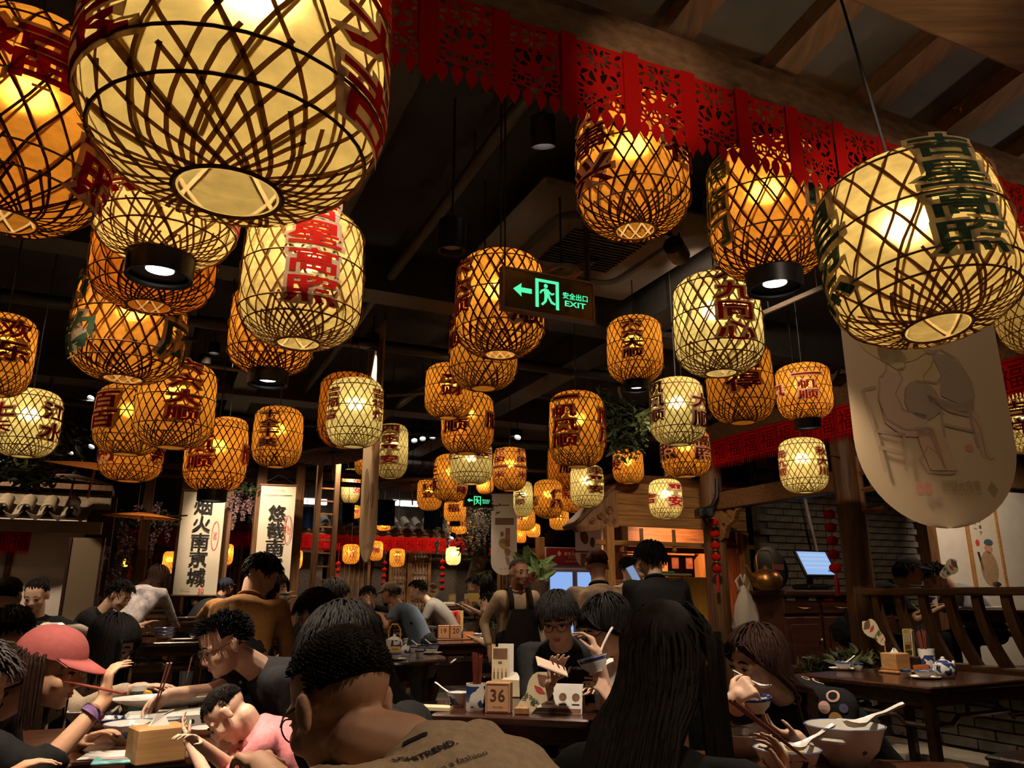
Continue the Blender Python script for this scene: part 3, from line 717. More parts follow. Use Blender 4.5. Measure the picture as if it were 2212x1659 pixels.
LT = [
 # nearest
 (528, 100, 610, 1.16, .42, 'c', 2.3, 15, [('招财进宝', -62, 'r', .60, .8), ('万事大吉', 58, 'r', .52, .8)], 0, 'huge cream lantern nearest the ceiling corner, its bottom hole in full view', (0, 0)),
 (45, 275, 365, 1.22, .42, 'o', 2.0, 13, [('福', -6, 'r', .66, .34, 1.1), ('星照', 64, 'r', .32, .5)], 0, 'large amber lantern cut off by the picture edge, beside the huge cream one', (0, 0)),
 (366, 428, 290, .98, .40, 'c', 2.6, 15, [('吉高照', -48, 'r', .60, .7), ('大吉', 66, 'r', .42, .4)], 22, 'cream lantern with red writing and a black downlight under it, below the huge cream lantern', (0, 0)),
 (338, 546, 252, .98, .43, 'd', 1.2, 15, [('顺', 66, 'd', .5, .3)], 0, 'burnt orange lantern half hidden behind the cream one with a downlight', (0, 0)),
 (655, 605, 258, 1.12, .40, 'c', 2.1, 18, [('吉星高照', 8, 'r', .58, .86, 1.35)], 0, 'cream lantern with four large red characters down its middle', (0, 0)),
 (588, 715, 180, 1.04, .40, 'o', 1.9, 18, [('高照', 8, 'r', .42, .44, 1.5)], 14, 'amber lantern with downlight behind the cream one with four large red characters', (0, 0)),
 (281, 707, 228, 1.02, .47, 'o', 2.3, 17, [('竹韵', -62, 'g', .52, .86, 1.2), ('竹风', 58, 'g', .52, .8, 1.2)], 0, 'amber lantern with grey green writing down both sides', (0, 0)),
 (380, 876, 164, 1.12, .40, 'o', 2.2, 18, [('六六大顺', 10, 'r', .60, .76, 1.5)], 0, 'amber lantern with four red characters, below the lantern with green writing', (0, 0)),
 (280, 908, 140, 1.06, .40, 'o', 1.8, 18, [('百百', -50, 'd', .56, .56)], 0, 'amber lantern half behind the one with four red characters, dark red writing at its side', (0, 0)),
 (286, 978, 128, .96, .45, 'o', 1.8, 18, [('新', -46, 'd', .42, .36, 1.2), ('新', 62, 'd', .42, .36, 1.2)], 0, 'amber lantern with thick dark red characters above the orange parasol', (0, 0)),
 (467, 985, 131, 1.16, .38, 'o', 2.0, 18, [('帆风顺', -30, 'r', .55, .62, 1.4), ('顺', 78, 'r', .5, .3)], 12, 'amber lantern with a black downlight above the hanging scroll that begins with a smoke character', (0, 0)),
 (492, 950, 84, 1.1, .38, 'o', 1.6, 18, [], 0, 'amber lantern peeping out behind the lantern over the first scroll', (0, 0)),
 (60, 915, 126, 1.14, .38, 'p', 2.6, 18, [('上朱', -52, 'd', .5, .5, 1.3), ('江水', 50, 'd', .5, .62, 1.3)], 0, 'pale yellow lantern in front of green leaves at the picture edge', (0, 0)),
 (2, 768, 130, 1.35, .32, 'o', 1.9, 18, [('欢乐', 18, 'd', .62, .56, 1.2)], 0, 'tall amber lantern cut by the picture edge above the pale yellow one', (0, 0)),
 (600, 945, 107, 1.2, .38, 'o', 2.1, 18, [('十全十美', -22, 'b', .58, .64, 1.5)], 0, 'amber lantern with four brown characters hanging alone above the second scroll', (0, 0)),
 (767, 893, 122, 1.2, .38, 'p', 2.8, 16, [('吉福言', -52, 'r', .58, .5, 1.2), ('吉祥灯', 52, 'r', .58, .5, 1.2)], 0, 'bright pale yellow lantern touching the edge of the narrow hanging banner', (0, 0)),
 (752, 888, 128, 1.24, .45, 'd', 1.3, 18, [], 0, 'burnt orange lantern right behind the bright pale yellow one', (0, 0)),
 (846, 975, 72, 1.62, .36, 'p', 2.2, 16, [('四季平安', -8, 'r', .58, .74, 1.7)], 0, 'pale yellow lantern with wide red characters behind the narrow hanging banner', (0, 0)),
 (797, 990, 62, 1.25, .36, 'o', 1.8, 16, [], 0, 'amber lantern mostly hidden behind the narrow hanging banner', (0, 0)),
 (758, 1050, 42, 1.75, .33, 'p', 2.0, 14, [('平安', 40, 'r', .5, .5)], 0, 'pale tall lantern beside the narrow hanging banner', (0, 0)),
 (766, 1106, 28, 1.0, .30, 'o', 1.6, 12, [('福', 10, 'r', .5, .4)], 0, 'small amber lantern below the pale tall one beside the narrow banner', (0, 0)),
 # middle
 (1081, 660, 192, 1.16, .38, 'o', 2.2, 18, [('六六顺', -66, 'r', .6, .6), ('顺顺', 38, 'd', .42, .5, 1.2)], 0, 'amber lantern partly covered by the near exit sign', (0, 0)),
 (1045, 755, 148, 1.18, .38, 'o', 1.8, 18, [('帆顺', -56, 'd', .66, .5, 1.2)], 0, 'amber lantern just below and behind the one at the near exit sign', (0, 0)),
 (969, 846, 104, 1.12, .38, 'o', 2.2, 18, [('来财', 8, 'r', .52, .44, 1.4)], 0, 'amber lantern with two red characters meaning wealth', (0, 0)),
 (1010, 915, 115, 1.14, .47, 'o', 2.2, 18, [('大顺', -28, 'b', .50, .48, 1.5), ('顺', 70, 'd', .5, .3)], 0, 'amber lantern with two brown characters below the wealth lantern', (0, 0)),
 (1077, 915, 50, 1.75, .36, 'o', 1.9, 16, [('帆风顺', 0, 'r', .55, .62, 1.3)], 0, 'narrow amber lantern behind the lantern with two brown characters', (0, 0)),
 (1018, 1000, 93, .98, .40, 'p', 1.9, 18, [('康', -58, 'd', .66, .36, 1.2), ('泰', 40, 'd', .66, .36, 1.2)], 0, 'pale yellow lantern with a dark red character on each side', (0, 0)),
 (974, 1033, 76, 1.32, .36, 'o', 2.0, 18, [('生意', -74, 'd', .5, .6), ('兴隆', 42, 'd', .30, .36, 1.3)], 0, 'amber lantern with dark red writing beside the pale yellow one', (0, 0)),
 (1101, 1014, 74, 1.24, .36, 'o', 2.2, 18, [('样的一米', -38, 'd', .60, .72, 1.4), ('样的一米', 46, 'd', .60, .72, 1.4)], 0, 'amber lantern with two columns of dark red characters over the far banner', (0, 0)),
 (928, 1068, 56, 1.2, .36, 'o', 1.9, 16, [('独立', -4, 'd', .56, .46, 1.5)], 0, 'amber lantern with two characters beside the grey parasol', (0, 0)),
 (983, 1104, 50, .92, .33, 'o', 1.8, 16, [('福', -10, 'd', .6, .44, 1.3)], 4, 'small amber lantern with downlight next to the far exit sign', (0, 0)),
 (987, 1136, 45, .8, .33, 'o', 2.6, 14, [('照', 38, 'd', .6, .4)], 0, 'small lantern with a bright white lamp under it below the far exit sign', (0, 0)),
 (1024, 1148, 36, 1.2, .33, 'o', 1.9, 14, [('喜', 40, 'r', .5, .4)], 0, 'small amber lantern behind grey hanging moss', (0, 0)),
 (1048, 1040, 40, 1.3, .33, 'o', 2.1, 14, [], 0, 'small amber lantern behind the two-column lantern', (0, 0)),
 (1130, 1078, 44, 1.7, .33, 'p', 2.1, 14, [('天顺', -20, 'd', .48, .4, 1.3)], 0, 'tall pale lantern beside the far banner', (0, 0)),
 (1184, 1078, 64, 1.26, .36, 'o', 2.1, 18, [('承', -70, 'd', .4, .3), ('传承', 38, 'd', .46, .52, 1.4)], 0, 'amber lantern with two dark red characters, above the waiter', (0, 0)),
 (1220, 1010, 78, 1.24, .45, 'd', 1.5, 18, [('顺', 12, 'b', .42, .25, 1.6)], 0, 'burnt orange lantern below the one with the large red four characters', (0, 0)),
 (1246, 928, 122, 1.32, .40, 'o', 2.3, 18, [('一帆风顺', -26, 'r', .58, .78, 1.5), ('顺风', 76, 'r', .5, .5)], 0, 'amber lantern with a column of red characters in front of the hanging leaves', (0, 0)),
 (1268, 1050, 74, 1.2, .34, 'p', 2.1, 18, [('季平安', 34, 'd', .60, .66, 1.5)], 0, 'pale lantern with dark red characters, beside the stall roof', (0, 0)),
 (1244, 1078, 66, .86, .42, 'o', 1.5, 16, [('照', -34, 'd', .62, .4)], 0, 'amber lantern behind the pale one beside the stall roof', (0, 0)),
 (1134, 1122, 46, 1.0, .38, 'o', 2.2, 14, [('高', -40, 'd', .6, .4)], 0, 'small amber lantern just below the tall pale one', (0, 0)),
 (1152, 1146, 32, .9, .33, 'o', 2.0, 12, [], 0, 'tiny amber lantern low between two others over the fridge', (0, 0)),
 (1124, 1158, 27, 1.1, .33, 'd', 1.6, 12, [], 0, 'tiny burnt orange lantern lowest beside the far banner', (0, 0)),
 (1208, 1122, 44, 1.02, .33, 'o', 2.0, 14, [('平', 0, 'd', .55, .36)], 0, 'small amber lantern over the fridge', (0, 0)),
 # near, towards the red paper cuttings
 (1366, 366, 243, 1.20, .40, 'o', 2.2, 17, [('万事兴', -46, 'b', .58, .78, 1.2), ('吉祥', 60, 'b', .58, .5)], 0, 'amber lantern whose top is covered by red paper cuttings, above the near exit sign', (0, 0)),
 (1659, 460, 250, 1.14, .42, 'o', 2.3, 17, [('福临门', -58, 'g', .52, .74, 1.1), ('临门', 66, 'g', .58, .5)], 20, 'amber lantern with green writing and a black downlight, under the red paper cuttings', (0, 0)),
 (1998, 530, 385, .98, .42, 'c', 1.6, 15, [('吉星高照', 30, 'g', .56, .8, 1.5), ('星照', -72, 'g', .5, .7)], 0, 'big cream lantern with green writing in front of the long banner', (6, -7)),
 (2222, 628, 150, 1.8, .42, 'c', 2.6, 16, [], 0, 'cream lantern cut by the picture edge beside the big green-lettered one', (0, 0)),
 (2119, 735, 96, 1.06, .40, 'o', 1.8, 18, [('福', 60, 'd', .66, .3)], 0, 'amber lantern low behind the big cream green-lettered one', (0, 0)),
 (1371, 757, 122, 1.16, .38, 'o', 2.0, 18, [('六六大顺', -4, 'b', .56, .62, 1.5)], 12, 'small amber lantern with four brown characters and a downlight', (0, 0)),
 (1550, 703, 190, 1.13, .40, 'p', 2.2, 18, [('九九同心', 24, 'r', .60, .82, 1.4)], 0, 'pale greenish lantern with four tall red characters', (0, 0)),
 (1598, 828, 143, 1.22, .42, 'o', 1.7, 18, [('福得', 6, 'd', .56, .56, 1.4)], 0, 'amber lantern behind the pale greenish one, with dark red characters', (0, 0)),
 (1463, 890, 119, 1.2, .38, 'p', 2.2, 18, [('帆风顺', -48, 'b', .60, .64, 1.2), ('大顺', 60, 'b', .46, .56)], 0, 'yellowish lantern with brown characters beside the hanging leaves', (0, 0)),
 (1481, 978, 107, .96, .40, 'o', 2.1, 18, [('照', -50, 'b', .48, .4), ('高照', 44, 'b', .54, .56, 1.2)], 0, 'amber lantern below the yellowish one, in front of the red fringe', (0, 0)),
 (1737, 848, 117, 1.02, .38, 'o', 2.2, 18, [('一帆顺', 8, 'd', .56, .56, 1.4), ('风', -68, 'd', .5, .25)], 10, 'amber lantern with a small downlight in front of the gallery roof', (0, 4)),
 (1735, 1006, 101, 1.14, .38, 'p', 3.0, 18, [('元九顺', -56, 'r', .52, .5, 1.1), ('秋大川', 50, 'r', .52, .56, 1.1)], 0, 'bright pale lantern with red characters hanging before the gallery post', (0, 0)),
 (1438, 1078, 73, 1.14, .36, 'p', 3.0, 18, [('平安', 38, 'r', .55, .6, 1.3), ('吉', -62, 'r', .5, .3)], 0, 'bright pale lantern in front of the stall roof', (0, 0)),
 (1357, 1008, 68, 1.05, .38, 'o', 2.0, 16, [('发', -52, 'd', .5, .4)], 0, 'amber lantern behind hanging leaves above the stall roof', (0, 0)),
 (1465, 1030, 56, 1.1, .40, 'o', 1.8, 16, [('平', -30, 'd', .5, .4)], 0, 'amber lantern behind the bright pale one over the stall roof', (0, 0)),
 (1302, 1020, 30, 1.5, .33, 'o', 1.7, 12, [], 0, 'narrow amber lantern in the gap above the stall gable', (0, 0)),
 (2212, 915, 92, 1.4, .38, 'p', 2.2, 18, [('吉祥', -14, 'd', .55, .6, 1.2)], 0, 'pale lantern at the picture edge in front of the gallery fringe', (0, 0)),
 # under the eaves at the far wall
 (758, 1197, 38, 1.1, .32, 'o', 2.6, 14, [('心正', 14, 'r', .56, .5, 1.2)], 0, 'far wall lantern touching the tip of the narrow banner', (0, 0)),
 (812, 1190, 32, 1.3, .32, 'o', 2.6, 14, [('福', -4, 'r', .55, .4)], 0, 'far wall lantern just past the narrow banner', (0, 0)),
 (858, 1205, 35, 1.12, .32, 'o', 2.2, 14, [('多谷仓', 4, 'd', .55, .6, 1.3)], 0, 'far wall lantern with dark writing in front of grey brick', (0, 0)),
 (643, 1209, 22, 1.8, .30, 'o', 2.2, 12, [('福禄', 0, 'r', .55, .6)], 0, 'far wall lantern beside the ladder frame', (0, 0)),
 (979, 1201, 34, 1.14, .32, 'p', 5.0, 12, [], 0, 'brightest far wall lantern beside the tree trunk', (0, 0)),
 (366, 1215, 30, 1.55, .32, 'o', 2.3, 12, [('福', 50, 'r', .5, .4)], 0, 'far wall lantern above the woman in the pale blouse', (0, 0)),
 (489, 1198, 30, 1.5, .32, 'o', 3.0, 12, [], 0, 'far wall lantern between the two scrolls', (0, 0)),
 (491, 1086, 16, 2.4, .30, 'o', 2.3, 12, [('福', -10, 'r', .5, .4)], 0, 'narrow lantern beside the first scroll', (0, 0)),
 (829, 1136, 30, .7, .33, 'd', 1.8, 12, [], 0, 'low lantern under the dark cloth hanging', (0, 0)),
 (270, 1216, 14, 1.2, .25, 'o', 3.0, 10, [], 0, 'tiny lantern among the wisteria stems', (0, 0)),
]
for L_ in LT: lantern(*L_[:11], tilt=L_[11])
# ---------------------------------------------------------------- ceiling spot lamps
def spot_lamp(label, p, target, power, angle=50, col=(1, .80, .58), blend=.6, r=.06, h=.14, on=True, drop=None):
    p = V(p); t = thing('spot_lamp', label, 'lamp', p, 0, 'black ceiling spot lamps')
    d = V(target)-p; q = d.to_track_quat('-Z', 'Y'); hd = MB(); hd.lathe([(.0005, .0), (r*.8, 0), (r*.86, -h*.05), (r*.92, h*1.0), (r*.3, h*1.08), (.0005, h*1.08)], 18)
    # housing opens towards the target
    hd = MB(); hd.lathe([(r*.78, .03), (r*.86, .0), (r, .0), (r, h), (r*.3, h+.02), (.0005, h+.02)], 18)
    b = obj('lamp_body', hd, BLACKM, t, 'auto'); b.rotation_euler = q.to_euler()
    ln = MB(); ln.lathe([(r*.8, .03), (.0005, .03)], 16); obj('lens', ln, LENS if on else mat('dull_reflector', (.55, .45, .36), .4, var=0, bump=0), b)
    mb = MB(); mb.tube([(0, 0, h*.5), (0, 0, (drop or 3.62)-p.z)], .006, 5); obj('stem', mb, BLACKM, t)
    if on:
        l = light('SPOT', 'spot_light', p+d.normalized()*.02, power, col, .045, None, target=target, angle=angle, blend=blend); l.parent = t; l.location = d.normalized()*.02
    return t
SL = [
 ('spot lamp under the canopy over the cropped-hair man', (.45, .85, 2.6), (-.05, 1.35, 1.0), 11, 55),
 ('added fill lamp under the canopy aimed at its rafters', (2.2, -.9, 1.9), (1.7, 1.4, 3.0), 7, 100),  # added lamp behind the view, lightens the dark canopy underside
 ('added fill lamp at the far end of the canopy aimed up at its boards', (2.75, 2.35, 2.35), (1.2, 1.85, 3.02), 2.4, 110),  # added out of view in place of lantern light bounced onto the boards
 ('added fill lamp aimed along the gallery fringe', (1.0, 4.2, 3.2), (2.3, 6.6, 2.8), 170, 80),  # extra lamp put in to brighten the red fringe
 ('spot lamp aimed at the table with the white fish platter', (-1.95, 2.4, 3.3), (-1.25, 3.05, .8), 80, 44),
 ('spot lamp aimed at the sleeping child', (-.5, 1.9, 3.3), (-.82, 2.4, .8), 90, 34),
 ('spot lamp aimed at the table numbered thirty six', (.15, 3.2, 3.3), (.25, 4.0, .8), 150, 40),
 ('spot lamp aimed at the woman in polka dots', (1.35, 2.0, 3.25), (1.0, 2.6, .85), 75, 44),
 ('spot lamp aimed at the empty table by the railing', (2.2, 4.6, 3.3), (2.65, 5.4, .7), 90, 44),
 ('spot lamp aimed at the round table', (-1.2, 6.3, 3.3), (-1.1, 7.0, .75), 240, 40),
 ('spot lamp aimed at the tables numbered nineteen and twenty', (-.6, 9.5, 3.3), (-.5, 9.5, .8), 190, 46),
 ('spot lamp aimed at the table numbered five', (-.6, 12.2, 3.3), (-.6, 12.2, 1.1), 110, 60),
 ('spot lamp aimed at the man in the flat cap', (-2.3, 10.2, 3.3), (-2.2, 10.8, 1.1), 100, 60),
 ('spot lamp aimed at the back of the blouse woman', (-2.9, 6.9, 3.3), (-3.5, 7.55, 1.3), 90, 50),
 ('spot lamp aimed at the woman in stripes', (-3.7, 5.1, 3.3), (-3.8, 6.0, 1.2), 80, 50),
 ('spot lamp aimed at the scrolls', (-3.6, 9.2, 3.3), (-3.6, 10.9, 1.9), 150, 60),
 ('spot lamp aimed at the waiter', (.6, 5.6, 3.3), (.4, 6.9, 1.2), 40, 60),
 ('spot lamp aimed at the stall roof', (1.7, 6.4, 3.3), (1.7, 8.2, 2.2), 70, 60),
 ('spot lamp aimed at the gallery painting', (6.4, 9.4, 3.4), (6.9, 11.2, 1.9), 230, 80),
 ('spot lamp over the gallery table', (4.6, 7.3, 3.3), (4.6, 7.6, 1.1), 110, 90),
 ('spot lamp over the gallery cabinet', (3.4, 6.9, 3.2), (3.4, 9.0, 1.3), 75, 90),
 ('spot lamp in the kitchen behind the hatch', (2.6, 11.0, 2.5), (2.3, 11.9, 1.2), 110, 120),
 ('spot lamp aimed at the pavilion wall', (-5.3, 7.0, 3.3), (-5.2, 8.5, 1.5), 330, 75),
 ('spot lamp aimed at the long banner', (1.0, 1.25, 2.66), (1.6, 2.9, 1.9), 9, 70),
 ('spot lamp aimed at the near paper cuttings', (.28, .45, 2.30), (.40, 1.90, 2.66), 52, 19),
 ('spot lamp in front of the far lattice doors', (-2.6, 12.4, 3.3), (-2.4, 13.9, 1.4), 170, 100),
 ('spot lamp in front of the far wall by the tree', (-.6, 13.2, 3.3), (-.3, 14.6, 1.4), 120, 100),
]
for l_, p_, tg, pw_, an in SL:
    spot_lamp(l_, p_, tg, pw_*2.6 if p_[1] < 12 and 'cutting' not in l_ and 'gallery' not in l_ and 'pavilion' not in l_ else pw_*.8, an, (1, .45, .2) if 'kitchen' in l_ else (1, .80, .58), drop=2.7 if p_[2] < 2.7 and p_[1] < 2 else None)
for i, (a_, b_) in enumerate([(-5, 3), (-2.4, 1), (.6, -1.5), (3, 0), (-5, 7.2), (-1.4, 5.6), (.3, 7.3), (2.7, 6.4), (6.2, 3), (6.4, 6.2), (-4.4, 11), (1.2, 10.4), (4.4, 9.6), (4.4, 12.6), (8, 5.5)]):  # invented grid of lamps that raises the ambient level
    p = AB(a_, b_, 3.42); spot_lamp('added wide fill lamp number %s of the dim general lighting' % 'abcdefghijklmnopq'[i].upper(), p, p-V((0, 0, 3)), 62, 150, (1, .72, .45), r=.05, h=.1)
# the unlit can between the near lanterns and the glass dish
t = spot_lamp('black can lamp hanging unlit between the nearest lanterns and the cassette', (-.28, 3.28, 2.80), (-.28, 3.28, 0), 0, on=False, r=.065, h=.15)
GLS = mat('clear_dish_glass', (.55, .4, .25), .15, trans=.7, var=0, bump=0)
t = thing('glass_dish', 'round amber glass dish hanging behind the near exit sign', 'lamp', (.26, 3.75, 2.9)); mb = MB(); mb.lathe([(.0, .03), (.03, .012), (.08, 0), (.1, .008), (.095, .012), (.03, .022), (.0, .04)], 28); obj('dish', mb, GLS, t, 'auto'); mb = MB(); mb.tube([(0, 0, .02), (0, 0, .44)], .005, 5); mb.ball((0, 0, .03), .014); obj('stem', mb, BLACKM, t)
# three small distant spots of the track light, and two on the far side
for i, p_ in enumerate([(895, 952, 10), (913, 948, 10), (934, 945, 10), (196, 860, 8.5), (197, 965, 9.0), (152, 978, 9.5), (1118, 945, 9), (975, 1163, 12)]):
    p = W(*p_); l = ['first of three small track spots in the dark', 'middle of three small track spots in the dark', 'last of three small track spots in the dark', 'small lone spot above the leaves', 'small lone spot above the orange parasol', 'small spot behind the leaves', 'flat downlight behind the two-column lantern', 'small bright spot below the downlight lantern at the far exit sign'][i]
    spot_lamp(l, p, p+V((.25-.1*i, -1.0, -1.3)), 3, 60, r=.045, h=.1)
# ---------------------------------------------------------------- fabrics
CLO = {}
def cmat(n, col, **k): return mat('cloth_'+n, col, .9, var=k.get('var', .12), scale=k.get('scale', 60), bump=k.get('bump', .2), spec=.15, col2=k.get('col2'), sheen=0, detail=k.get('detail', 5))
CLO.update(black=cmat('black', (.012, .0115, .012)), char=cmat('charcoal', (.032, .032, .034)), dark=cmat('dark_trousers', (.014, .013, .014)), shoe=mat('shoe_leather', (.012, .01, .01), .4, var=.1), white=cmat('white', (.62, .58, .52)), beige=cmat('beige', (.34, .235, .14)), cream=cmat('cream', (.45, .33, .21)), ochre=cmat('ochre', (.26, .115, .030)), pink=cmat('pink', (.66, .23, .25)), cardigan=cmat('cardigan', (.46, .36, .26), scale=90), grey=cmat('grey', (.19, .175, .16)), blue=cmat('blue_grey', (.11, .15, .21)), floral=cmat('pale_floral', (.52, .48, .46), col2=(.16, .14, .17), scale=9, detail=2), brownf=cmat('brown_floral', (.30, .20, .11), col2=(.12, .085, .06), scale=11, detail=2), skirt=cmat('brown_print', (.24, .16, .09), col2=(.10, .08, .06), scale=7), apron=cmat('apron', (.014, .010, .008)), lightgrey=cmat('light_grey', (.22, .23, .25)))
# ---------------------------------------------------------------- tables and seats
TW = wood('dark_lacquered_wood', (.038, .013, .007), .22, 0, .35, .5, .3)
TWL = wood('worn_brown_tabletop', (.075, .026, .012), .25, 0, .35, .5, .3)
def table(label, c, rot, w, d, h=.75, top=TW, base=0.0):
    t = thing('dining_table', label, 'table', (c[0], c[1], base), rot); h -= base
    mb = MB(); mb.box((0, 0, h-.0175), (w, d, .035), None, .008); obj('tabletop', mb, top, t)
    x, y = w/2-.06, d/2-.06
    for s in (-1, 1):
        mb = MB(); mb.box((0, s*y, h-.075), (2*x, .022, .08)); obj('apron', mb, TW, t)
        mb = MB(); mb.box((s*x, 0, h-.075), (.022, 2*y, .08)); obj('apron', mb, TW, t)
        mb = MB(); mb.tube([(-x, s*y, h-.22), (-x*.62, s*y, h-.22), (-x*.5, s*y, h-.18), (x*.5, s*y, h-.18), (x*.62, s*y, h-.22), (x, s*y, h-.22)], .016, 6); obj('stretcher', mb, TW, t)
        mb = MB(); mb.tube([(s*x, -y, h-.22), (s*x, -y*.62, h-.22), (s*x, -y*.5, h-.18), (s*x, y*.5, h-.18), (s*x, y*.62, h-.22), (s*x, y, h-.22)], .016, 6); obj('stretcher', mb, TW, t)
        for k in (-.3, .3):
            mb = MB(); mb.box((k*x, s*y, h-.145), (.022, .018, .07)); obj('strut', mb, TW, t)
    for sx in (-1, 1):
        for sy in (-1, 1):
            mb = MB(); mb.box((sx*x, sy*y, (h-.035)/2), (.055, .055, h-.035), None, .006); mb.box((sx*x, sy*y, .03), (.066, .066, .06), None, .01); obj('leg', mb, TW, t)
    return t
def stool(label, p, rot, w=.36, h=.46, d=None, base=0):
    t = thing('stool', label, 'stool', (p[0], p[1], base), rot, 'dark wooden stools and benches'); d = d or w
    mb = MB(); mb.box((0, 0, h-.015), (w, d, .03), None, .01); obj('seat', mb, TW, t)
    x, y = w/2-.03, d/2-.03
    for sx in (-1, 1):
        for sy in (-1, 1): mb = MB(); mb.box((sx*x, sy*y, (h-.03)/2), (.036, .036, h-.03)); obj('leg', mb, TW, t)
        mb = MB(); mb.box((sx*x, 0, .14), (.024, 2*y, .03)); obj('stretcher', mb, TW, t); mb = MB(); mb.box((0, sx*y, h-.06), (2*x, .02, .05)); obj('apron', mb, TW, t)
    return t
R16 = math.radians(-15); P25 = PHI
table('dark square table carrying the sign numbered thirty six', (.20, 4.02), R16, .92, .92)
table('dark table with the fish platter and the tissue box', (-1.38, 3.06), PHI, 1.25, .78, .75, TWL)
table('brown table in the corner with soup bowls and a white tureen', (.80, 2.36), R16, 1.05, .86, .75, TWL)
table('empty dark table with a tea set beside the railing', (2.66, 5.42), math.radians(29), 1.14, .98)
table('long dark table with the signs numbered nineteen and twenty', (-.52, 9.65), PHI, 1.25, .8)
table('far raised table with the sign numbered five', (-.50, 12.1), PHI, 1.35, .7, 1.10, base=.33)
table('far raised table of the man in the flat cap', (-2.15, 10.2), PHI, 1.0, .7, .95, base=.15)
table('far raised table of the man in the grey T-shirt', (-1.65, 11.2), PHI, .7, .7, 1.0, base=.2)
table('dark table of the man in the black T-shirt', (-1.75, 7.9), PHI, 1.0, .75, .86, base=0)
table('dark sideboard-high table before the blouse woman with stacked bowls', (-3.35, 7.05), PHI, 1.3, .6, .88)
table('far table with dishes behind the blouse woman', (-3.45, 9.75), PHI, 1.3, .7, .98, base=.15)
table('gallery table with the sign numbered twenty three', (4.98, 7.72), PHI, 1.4, .8, 1.14, base=.35)
mb = MB(); bx(mb, -1.0, 5.4, 11.35, 13.9, 0, .33); struct('far_platform', mb, WDD)
rt = thing('round_table', 'round dark table laid with blue and white tea ware', 'table', (-1.22, 7.02, 0))
mb = MB(); mb.lathe([(.0005, .70), (.60, .70), (.64, .715), (.65, .735), (.64, .75), (.0005, .75)], 48); obj('tabletop', mb, TW, rt, 'auto')
mb = MB(); mb.lathe([(.56, .60), (.58, .70)], 48); mb.lathe([(.55, .60), (.57, .70)], 48); obj('apron', mb, TW, rt, 'auto')
for k in range(5):
    a = 2*PI*k/5; mb = MB(); mb.tube([(math.cos(a)*.52, math.sin(a)*.52, .70), (math.cos(a)*.56, math.sin(a)*.56, .5), (math.cos(a)*.46, math.sin(a)*.46, .15), (math.cos(a)*.52, math.sin(a)*.52, 0)], [.035, .04, .028, .035], 8); obj('leg', mb, TW, rt, 'auto')
mb = MB(); mb.lathe([(.42, .14), (.46, .14), (.46, .17), (.42, .17), (.42, .14)], 32); obj('foot_ring', mb, TW, rt, 'auto')
for l, p, r, w, d in [('dark bench pushed under the side of table thirty six', (-.52, 4.35), R16, .34, .8), ('dark bench beyond table thirty six', (-.05, 4.85), R16, .9, .32), ('dark stool of the waiter aisle beside the round table', (-.35, 6.2), PHI, .36, .36), ('dark stool half under the round table', (-.62, 6.35), PHI, .34, .34), ('dark bench in front of the tea set table', (2.95, 4.45), math.radians(29), .95, .34), ('dark bench at the end of the tea set table', (1.72, 5.15), math.radians(29), .32, .8), ('dark stool under the cropped-hair man', (.12, 1.12), PHI, .36, .36), ('dark stool of the woman with very long hair', (.18, 1.36), R16, .36, .34), ('dark stool of the polka dot woman', (1.2, 3.24), R16, .36, .36), ('dark stool of the young man with the phone', (.28, 4.74), R16, .36, .34), ('dark stool of the woman in the white top', (.78, 3.72), R16, .34, .34), ('dark stool of the young man with spiky hair', (-.86, 3.76), PHI, .36, .36), ('dark stool of the woman in the beige cardigan', (-2.25, 3.7), PHI, .36, .36), ('dark stool of the pink cap woman', (-1.98, 2.5), PHI, .36, .36), ('dark stool near the table of the flat cap', (-1.5, 10.0), PHI, .36, .36), ('dark stool under the table numbered nineteen', (-.2, 8.7), PHI, .36, .36)]:
    stool(l, p, r, w, .46, d)
# ---------------------------------------------------------------- cabinet, fridge and stall goods
cb = thing('drawer_cabinet', 'dark reddish cabinet with labelled drawers and doors behind the brown-haired woman', 'cabinet', AB(6.32, 6.54, -.3375), PHI); cb.scale = (1.27, 1.27, 1.27)
CW = wood('red_brown_cabinet', (.060, .019, .011), .4, 0, .35)
mb = MB(); mb.box((.55, .28, .91), (1.3, .5, .70), None, .008); obj('carcass', mb, CW, cb)
mb = MB(); mb.box((.55, .25, 1.285), (1.4, .6, .045), None, .01); obj('worktop', mb, CW, cb)
LBL = mat('paper_label', (.55, .40, .30), .8, var=.05); LBR = mat('red_label', (.55, .03, .03), .7, var=.05); BRS = mat('brass', (.55, .34, .10), .3, .9, var=.1)
for k in range(3):
    mb = MB(); mb.box((.08+k*.43, .02, 1.185), (.40, .025, .145), None, .008); d = obj('drawer', mb, CW, cb)
    mb = MB(); mb.tube([(.02+k*.43, .0, 1.17), (.05+k*.43, -.025, 1.16), (.13+k*.43, -.025, 1.16), (.16+k*.43, .0, 1.17)], .006, 5); obj('handle', mb, BRS, d, True)
    mb = MB(); mb.box((-.04+k*.43, .006, 1.238), (.09, .004, .03)); obj('drawer_label', mb, LBR if k == 1 else LBL, d)
    if k < 2:
        mb = MB(); mb.box((.2+k*.43, .006, 1.238), (.08, .004, .03)); obj('drawer_label', mb, LBL, d)
    mb = MB(); mb.box((.08+k*.43, .02, .84), (.40, .025, .50), None, .01); mb.box((.08+k*.43, .004, .84), (.30, .012, .38), None, .004); d = obj('cabinet_door', mb, CW, cb)
    mb = MB(); mb.ball((.24+k*.43, -.012, .90), .016, 10, 7); obj('knob', mb, BRS, d, True)
mo = thing('touch_screen_till', 'tilted touch screen till with a lit blue display on the cabinet', 'screen', AB(6.88, 6.73, 1.328), PHI); mo.scale = (1.2, 1.2, 1.2)
